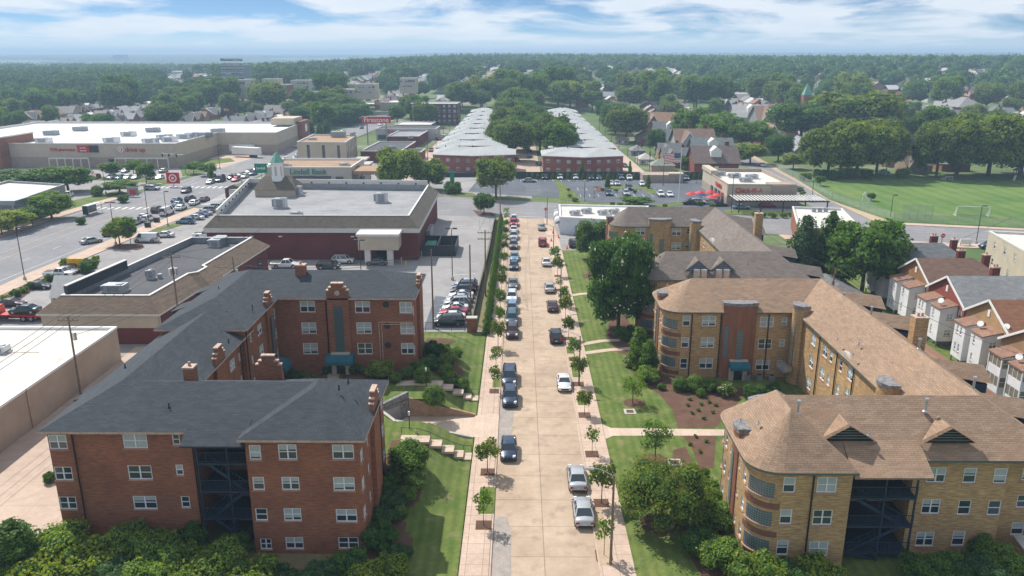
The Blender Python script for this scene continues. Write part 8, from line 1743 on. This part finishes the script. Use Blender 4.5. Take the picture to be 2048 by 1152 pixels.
CLR = [(1430, 250, 150, 40), (1540, 238, 70, 30), (1290, 240, 45, 28), (1400, 212, 50, 12), (1940, 222, 100, 14), (1850, 240, 60, 12), (1240, 150, 60, 9), (1200, 143, 40, 8), (1630, 172, 90, 12), (640, 178, 120, 14), (880, 180, 90, 9), (770, 195, 80, 14),
 (180, 232, 150, 20), (272, 216, 30, 9), (460, 231, 150, 19), (960, 165, 25, 10), (1340, 150, 60, 8), (1900, 186, 60, 7), (1250, 215, 30, 10), (1600, 262, 40, 14), (1030, 148, 24, 6), (1780, 165, 50, 6), (360, 150, 70, 6), (700, 150, 60, 6)]
def pix(x, y, z):
    X_ = x*cy+y*sy; f = -x*sy*cp+y*cy*cp-(z-CAMZ)*sp; d = x*sy*sp-y*cy*sp-(z-CAMZ)*cp; return 1024+F_*X_/f, 576+F_*d/f
def clearing(x, y, h, k=1.):
    a, b = pix(x, y, T(x, y)+h); return any(((a-p)/r)**2+((b-q)/s)**2 < k for p, q, r, s in CLR)
OCC = []                                           # occupied circles x, y, r
def house(kind, x, y, rz, wc, rc, label, group=None, s=1.):
    o = copy_tree(HT[kind], (x, y, T(x, y)-.05), rz, label, group, s)
    for ch in o.children:
        n = ch.name.split('.')[0]
        if n == 'wall': ch.color = c4(wc)
        if n == 'roof': ch.color = c4(rc)
    OCC.append((x, y, 5.5*s)); OCC.append((x, y-9.5, 5.)) if (x*7+y) % 3 < 2.2 else None; return o
for px, py, w_, kind, rz, wc, rc, lab in (
 (1430, 348, 80, 'dormer', 0, (.28, .09, .06), (.20, .155, .14), 'brick bungalow with brown roof and white dormer beyond the car park fence'), (1425, 326, 72, 'dormer', 0, (.3, .3, .3), (.20, .235, .235), 'house with green grey roof behind the brown roofed bungalow'),
 (1388, 312, 76, 'ridgex', 0, (.5, .5, .48), (.26, .17, .13), 'white house with tan brown roof behind the flag'), (1362, 300, 60, 'dormer', 0, (.55, .56, .57), (.20, .215, .23), 'pale house with a white strip dormer'), (1340, 283, 58, 'dormer', 0, (.4, .4, .4), (.21, .215, .22), 'grey roofed house above the white strip dormer house'),
 (1316, 272, 66, 'ridgex', 0, (.33, .12, .07), (.36, .22, .14), 'tan roofed brick house beside the alley trees'), (1328, 345, 40, 'hip', PI/2, (.5, .4, .3), (.30, .33, .27), 'small garage with greenish roof by the bin store'), (1294, 330, 34, 'hip', 0, (.55, .55, .54), (.52, .5, .47), 'white flat looking garage by the right alley'),
 (1277, 312, 32, 'hip', 0, (.28, .29, .3), (.26, .27, .28), 'small grey garage by the right alley'), (1246, 288, 28, 'hip', 0, (.45, .42, .38), (.38, .28, .22), 'small tan garage beside the alley poles'), (1552, 296, 70, 'ridgex', 0, (.30, .11, .07), (.33, .22, .16), 'brick house with tan roof and two chimneys near the side road'),
 (1610, 318, 56, 'ridgey', 0, (.33, .3, .28), (.34, .36, .38), 'pale grey roofed house by the side road'), (1638, 318, 46, 'ridgex', 0, (.28, .12, .09), (.24, .2, .18), 'brick fronted house with steep gable under the sycamores'), (1780, 352, 16, 'hip', 0, (.25, .45, .42), (.4, .4, .38), 'small teal shed at the edge of the field'),
 (1838, 347, 48, 'ridgex', 0, (.36, .28, .2), (.22, .18, .15), 'garage with taupe roof behind the field'), (1820, 305, 44, 'ridgey', .3, (.3, .10, .07), (.19, .20, .215), 'brick house with grey roof between the sycamore groups'), (1700, 330, 40, 'ridgey', 0, (.3, .1, .07), (.15, .15, .16), 'dark house under the left sycamores'), (1790, 318, 44, 'ridgey', 0, (.33, .14, .09), (.20, .2, .2), 'small brick house glimpsed left of the gap in the sycamores'),
 (1930, 240, 52, 'hip', 0, (.33, .12, .08), (.30, .3, .3), 'brick house with pale grey hipped roof above the right sycamores'), (1545, 262, 66, 'ridgex', 0, (.3, .3, .3), (.3, .2, .15), 'grey house with rusty roof left of the big trees'), (1500, 255, 60, 'dormer', 0, (.5, .5, .5), (.5, .5, .48), 'white roofed house left of the big trees'),
):
    x, y = G(px, py); y += 5; house(kind, x, y, rz, wc, rc, lab, None, w_*math.hypot(y, x)/F_/10.5)
for k in range(5): x, y = G(1322-7*k, 256-6*k); house('ridgex', x, y+3, PI/2, (.33, .15, .1), [(.30, .27, .25), (.42, .42, .41)][k % 2], 'narrow gabled house in the row above the tan roofed one', 'narrow gabled houses in a row', .9)
def blocked(x, y, r):
    if -47 < x < 52 and 275 < y < 556: return True
    if x > 70 and x < 108 and y < 440: return y < 345 or x < 104 and x > 88
    if 84 < x < 240 and y < 290: return True
    if -245 < x < -88 and y < 408: return True
    if x < -85 and y < 408: return x > -260
    if -92 < x < -44 and y < 470: return True
    if x > 40 and x < 90 and y < 285: return True
    for i in range(len(AV_W)-1):
        if AV_W[i][1] <= y <= AV_W[i+1][1]:
            t = (y-AV_W[i][1])/(AV_W[i+1][1]-AV_W[i][1]); a = lerp(AV_W[i], AV_W[i+1], t)[0]; b = lerp(AV_E[i], AV_E[i+1], t)[0]
            if a-r*.6 < x < b+r*.6: return True
    return False
hr_ = random.Random(5); cnt = 0
def visible(x, y, m_=25): return abs(x-.0088*y) < .655*y+m_
cand = []; OCC0 = list(OCC)
for col in range(-14, 22):                          # houses stand in rows along the north-south streets
    xc = col*34+8*math.sin(col*2.1)
    y = 300 if xc > 48 else (412 if xc < -60 else 566)
    while y < 1500:
        x = xc+(y-300)*.02+hr_.uniform(-1.5, 1.5)
        if visible(x, y) and not blocked(x, y, 9) and y < 1450 and all((x-a)**2+(y-b)**2 > (r+6)**2 for a, b, r in OCC0):
            keep = clearing(x, y, 3, 1.5) or hr_.random() < (.85 if x > 50 or y > 700 or (x < -60 and y < 480) else .5)
            if keep: cand.append((x, y))
        y += 13.2+(4 if y > 650 else 0)+(6 if hr_.random() < .1 else 0)
cand.sort(key=lambda p: p[1]*(.55 if clearing(p[0], p[1], 3, 1.4) else 1.))
for i, (x, y) in enumerate(cand[:275]):
    k = hr_.choice(['ridgex', 'ridgey', 'hip', 'dormer', 'ridgex']); ri = hr_.randrange(8); where = 'beyond the retail store' if x < -100 else ('on the right behind the field' if x > 90 and y < 480 else ('on the far right slope' if x > 90 else 'on the far central slope'))
    wd = {'ridgex': 'cross gabled house', 'ridgey': 'front gabled house', 'hip': 'hip roofed house', 'dormer': 'house with a dormer'}[k]
    house(k, x, y, hr_.choice([0, 0, PI/2, PI]), hr_.choice(WC), RC[ri], '%s, %s roof, %s, %s' % (wd, RCN[ri], where, ('left' if pix(x, y, 3)[0] < (300 if x < -100 else 1550) else 'right')+(' and near' if y < 520 else ' and distant')), 'suburban houses %s' % where, hr_.uniform(.85, 1.1))
fh = MB()
for i, (x, y) in enumerate(cand[275:]):
    if (i*7) % 10 < 3 and not clearing(x, y, 3, 1.5): continue
    z = T(x, y); a, b, h = 4.5, 6., 3.6; fh.box(x-a, x+a, y-b, y+b, z-2, z+h)
    if i % 2: fh.add([(x-a-.5, y-b-.5, z+h-.2), (x+a+.5, y-b-.5, z+h-.2), (x+a+.5, y+b+.5, z+h-.2), (x-a-.5, y+b+.5, z+h-.2), (x, y-b-.5, z+h+3), (x, y+b+.5, z+h+3)], [(0, 4, 5, 3), (1, 2, 5, 4)], 1); fh.poly([(x-a, y-b-.1, z+h), (x+a, y-b-.1, z+h), (x, y-b-.1, z+h+2.7)])
    else: fh.add([(x-a-.5, y-b-.5, z+h-.2), (x+a+.5, y-b-.5, z+h-.2), (x+a+.5, y+b+.5, z+h-.2), (x-a-.5, y+b+.5, z+h-.2), (x-a-.5, y, z+h+3.2), (x+a+.5, y, z+h+3.2)], [(0, 1, 5, 4), (2, 3, 4, 5)], 1)
    OCC.append((x, y, 6))
    if (i*5) % 11 < 7 or clearing(x, y, 3, 1.5): OCC.append((x, y-13, 8)); OCC.append((x, y-27, 7))
def islmat(name, cols):
    m, n, l, b = newmat(name); r = nd(n, 'ShaderNodeValToRGB'); r.color_ramp.interpolation = 'CONSTANT'; l.new(nd(n, 'ShaderNodeNewGeometry').outputs['Random Per Island'], r.inputs[0]); e = r.color_ramp.elements
    while len(e) < len(cols): e.new(.5)
    for k, c in enumerate(cols): e[k].position = k/len(cols); e[k].color = c4(c)
    l.new(r.outputs[0], b.inputs['Base Color']); b.inputs['Roughness'].default_value = .9; return m
fho = fh.build('distant_houses', [islmat('distant_wall', WC), islmat('distant_roof', RC+[(.5, .5, .49)])]); tag(fho, 'scatter of small distant houses among the trees on the slope', 'houses', kind='stuff')
# landmarks in the distance
def farblock(label, cat, px0, px1, pyb, h, dep, mw, mr, zadd=0, wn_=None, name='office_building'):
    x0 = G(px0, pyb)[0]; x1 = G(px1, pyb)[0]; y0 = G(px0, pyb)[1]; z = T((x0+x1)/2, y0)+zadd; s = (CAMZ-z)/CAMZ; x0 *= s; x1 *= s; y0 *= s
    wins = [(0, 'u', (x1-x0)*(i+.5)/wn_[0], z+1.5+wn_[3]*k, wn_[1], wn_[2], 's') for i in range(wn_[0]) for k in range(wn_[4])] if wn_ else []
    t = block(name, label, cat, [(x0, y0), (x1, y0), (x1, y0+dep), (x0, y0+dep)], z+h, mw, mr, None, .6, z-3, None, wins); OCC.append(((x0+x1)/2, y0+dep/2, (x1-x0)/2)); return t
farblock('white mid rise office block with ribbon windows in the left distance', 'office', 414, 492, 190, 11, 26, m_stone, m_whitemem, 0, (7, 4.5, 1.8, 3.3, 4))
farblock('taller dark glass office slab behind the white office block', 'office', 446, 491, 180, 20, 20, M('slab_glass', (.16, .22, .25), .3), m_gray, 0, (5, 5, 2, 3.6, 7))
farblock('low long pale warehouse far away on the left', 'warehouse', 322, 385, 155, 9, 60, m_stone, m_whitemem, name='warehouse')
farblock('square dark tower block on the far left horizon', 'tower block', 226, 248, 121, 22, 40, m_gray, m_gray, name='tower_block')
x, y = G(1615, 176); s = (CAMZ-T(x, y))/CAMZ; x *= s; y *= s; z = T(x, y); ch = site('church_tower', 'square brick church tower with green pointed roof on the far right slope', 'tower', (x, y, z)); MB().box(x-2.6, x+2.6, y-2.6, y+2.6, z, z+15).build('tower', m_redbrick2, ch); mb = MB(); mb.tube((x, y, z+15), (x, y, z+22), 3.6, .1, 4, smooth=False); mb.build('spire', MATS['copper_green'], ch)
for px, py, w_ in ((640, 205, 40), (690, 200, 50), (600, 180, 36), (540, 175, 30), (730, 190, 40), (815, 178, 30), (560, 190, 30)): farblock('pale flat roofed commercial building among trees in the left centre distance', 'shop', px-w_/2, px+w_/2, py, 7, 18, hr_.choice([m_stone, m_cream, m_redbrick2]), m_whitemem, 0, (6, 1.8, 1.4, 3, 2), name='shop_building')['group'] = 'flat roofed buildings in the left centre distance'
# --- trees: the nearer ones each a tree of its own, the rest one wood
NAMED = [(o.location.x, o.location.y, 5) for o in bpy.data.objects if o.get('category') in ('tree', 'conifer') and o.location.y > 180 and o.get('label') != 'x']
tc_ = []; cells = {}
def near(x, y, r):
    c = (int(x//30), int(y//30))
    return any((x-a)**2+(y-b)**2 < (r+q)**2*.52 for i in (-1, 0, 1) for j in (-1, 0, 1) for a, b, q in cells.get((c[0]+i, c[1]+j), ()))
def put(a, b, q): cells.setdefault((int(a//30), int(b//30)), []).append((a, b, q))
for a in NAMED+OCC: put(*a)
for i in range(26000):
    y = 292+(i/26000)**.62*1500; x = hr_.uniform(-1, 1)*(.66*y+30)+.0088*y; r = hr_.uniform(4.6, 7.6) if y < 540 else hr_.uniform(7, 12)
    if blocked(x, y, r+1) or near(x, y, r): continue
    if y > 600 and math.sin(x*.021+2)*math.sin(y*.011+x*.004) > .62: continue
    if clearing(x, y, 8, 1.5) and hr_.random() < .95: continue
    if x > 60 and y < 620 and hr_.random() < .35: continue
    tc_.append((x, y, r)); put(x, y, r)
def dist(p): return math.hypot(p[0], p[1])
tc_.sort(key=dist); NI = 300-len(NAMED)-30
keys = ['maple', 'maple2', 'oak', 'olive', 'oak', 'maple', 'bright', 'olive', 'maple2']
for i, (x, y, r) in enumerate(tc_[:NI]):
    k = hr_.choice(keys if x > -100 else ['oak', 'maple', 'oak', 'maple2', 'olive']); s = r/PT[k]['R']; kd = {'maple': 'round green tree', 'maple2': 'upright green tree', 'oak': 'dark spreading tree', 'olive': 'olive green tree', 'bright': 'light green tree'}[k]
    wh = 'behind the retail store' if x < -100 else ('among houses behind the restaurant' if y < 420 and x < 200 else ('among houses beyond the sports field' if x > 90 else 'on the slope beyond the flats'))
    plant(k, x, y, T(x, y), s, s*hr_.uniform(.88, 1.05)*(.95 if k == 'maple2' else 1), '%s %s %s, %s' % ('tall' if r > 6.6 else ('mid sized' if r > 5.6 else 'smaller'), kd, wh, ('on the left' if pix(x, y, 5)[0] < (350 if x < -100 else 1500) else 'on the right')+(' near side' if y < 500 else ' far side')), 'suburban trees %s' % wh)
rest = tc_[NI:]
V = []; Q = []; nb = 0
base_f = ico((0, 0, 0), (1, 1, 1), 1); bf = np.array(base_f[1]); bv = np.array(base_f[0])
TRI = []; colr = []
for x, y, r in rest:
    d = math.hypot(x, y); n = 620 if d < 560 else (330 if d < 800 else (150 if d < 1200 else 60)); z0 = T(x, y); h = min(19, r*rng.uniform(1.5, 2.1)); nl = 5 if d < 1000 else 3
    for j in range(nl):
        a = j*2.4+x; off = r*.5 if j else 0; c = np.array([x+off*math.cos(a), y+off*math.sin(a), z0+h*(.62 if j == 0 else .48+.12*math.sin(j*3+x))]); rad = np.array([r*.78, r*.78, h*.40]) if j == 0 else np.array([r*.6, r*.6, h*.29])
        TRI.append(bv*rad*.88+c)
        m_ = n//nl; dd = rng.normal(size=(m_, 3)); dd[:, 2] = np.abs(dd[:, 2])*.9-.25; dd /= np.linalg.norm(dd, axis=1)[:, None]
        p = c+dd*rad*(.86+.28*rng.random(m_))[:, None]*(1+.15*np.sin(dd[:, 0]*8+x)*np.sin(dd[:, 1]*7))[:, None]
        nr = dd+rng.normal(size=(m_, 3))*.5; t = np.cross(nr, rng.normal(size=(m_, 3))); t /= np.linalg.norm(t, axis=1)[:, None]; b = np.cross(nr, t); b /= np.linalg.norm(b, axis=1)[:, None]
        s = ((.75 if d < 560 else 1.0 if d < 800 else 1.5 if d < 1200 else 2.3)*(.6+.8*rng.random(m_)))[:, None]
        V.append(np.stack([p-t*s*.5, p-b*s*.42, p+t*s*.5, p+b*s*.42], 1).reshape(-1, 3))
# far woods: low canopy clumps to the horizon
FW = []
for i in range(9000):
    y = 1500+(i/9000)**.75*6500; x = rng.uniform(-1, 1)*(.68*y+60); 
    if math.sin(x*.004+y*.0013)+.6*math.sin(x*.0017-y*.002) > .95: continue
    r = rng.uniform(18, 34)*(1+y/9000); FW.append(bv*np.array([r, r*.9, rng.uniform(9, 14)+y*.0006])+np.array([x, y, T(x, y)+2]))
def npmesh(name, quads, tris, mats):
    qv = np.concatenate(quads); tv = np.concatenate(tris); nq = len(qv)//4; nt = len(tris)*len(bf); nv = len(bv)
    ti = (bf[None, :, :]+(np.arange(len(tris))*nv)[:, None, None]).reshape(-1)+len(qv)
    me = bpy.data.meshes.new(name); me.vertices.add(len(qv)+len(tv)); me.vertices.foreach_set('co', np.concatenate([qv, tv]).astype(np.float32).ravel())
    me.loops.add(nq*4+nt*3); me.loops.foreach_set('vertex_index', np.concatenate([np.arange(nq*4), ti]).astype(np.int32))
    me.polygons.add(nq+nt); me.polygons.foreach_set('loop_start', np.concatenate([np.arange(nq)*4, nq*4+np.arange(nt)*3]).astype(np.int32)); me.polygons.foreach_set('loop_total', np.concatenate([np.full(nq, 4), np.full(nt, 3)]).astype(np.int32))
    for m_ in mats: me.materials.append(m_)
    me.polygons.foreach_set('material_index', np.concatenate([np.zeros(nq), np.ones(nt)]).astype(np.int32)); me.update(); me.validate(); return me
def woodmat(name, c1, c2, isl=True):
    m, n, l, b = newmat(name); p = pos(n, l); o = mix(n, l, noise(n, l, p, .045, 2, .5, None, .42, .60), c1, c2)
    if isl: o = mix(n, l, 1., o, mix(n, l, nd(n, 'ShaderNodeNewGeometry').outputs['Random Per Island'], (.7, .72, .7), (1.3, 1.28, 1.15)), 'MULTIPLY')
    l.new(o, b.inputs['Base Color']); b.inputs['Roughness'].default_value = .9; b.inputs['Specular IOR Level'].default_value = .1; return m
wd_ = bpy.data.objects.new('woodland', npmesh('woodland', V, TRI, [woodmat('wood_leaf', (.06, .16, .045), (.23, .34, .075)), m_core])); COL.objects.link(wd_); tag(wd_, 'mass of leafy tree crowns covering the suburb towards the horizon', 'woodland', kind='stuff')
tv = FW; nv = len(bv); me = npmesh('far_woods', [np.zeros((4, 3))], tv, [m_core, woodmat('far_wood', (.05, .10, .035), (.09, .14, .05), False)]); fo = bpy.data.objects.new('distant_woods', me); COL.objects.link(fo); tag(fo, 'hazy blue wooded country along the horizon', 'woodland', kind='stuff')
drop_protos()
# ------------------------------------------------------------------ haze
HB = MB(); HB.box(-9500, 9500, -350, 9800, -32, 72); hz = HB.build('haze', []); hz['kind'] = 'stuff'; hz['label'] = 'thin blue summer haze over the whole town'; hz['category'] = 'haze'
hm = bpy.data.materials.new('haze'); hm.use_nodes = True; n_ = hm.node_tree.nodes; n_.clear(); vo = n_.new('ShaderNodeVolumePrincipled'); vo.inputs['Color'].default_value = (.54, .76, 1, 1); vo.inputs['Density'].default_value = .00033; vo.inputs['Anisotropy'].default_value = 0.1
oo = n_.new('ShaderNodeOutputMaterial'); hm.node_tree.links.new(vo.outputs[0], oo.inputs['Volume']); hz.data.materials.append(hm)
for o in bpy.data.objects:
    if '_o' in o: del o['_o']
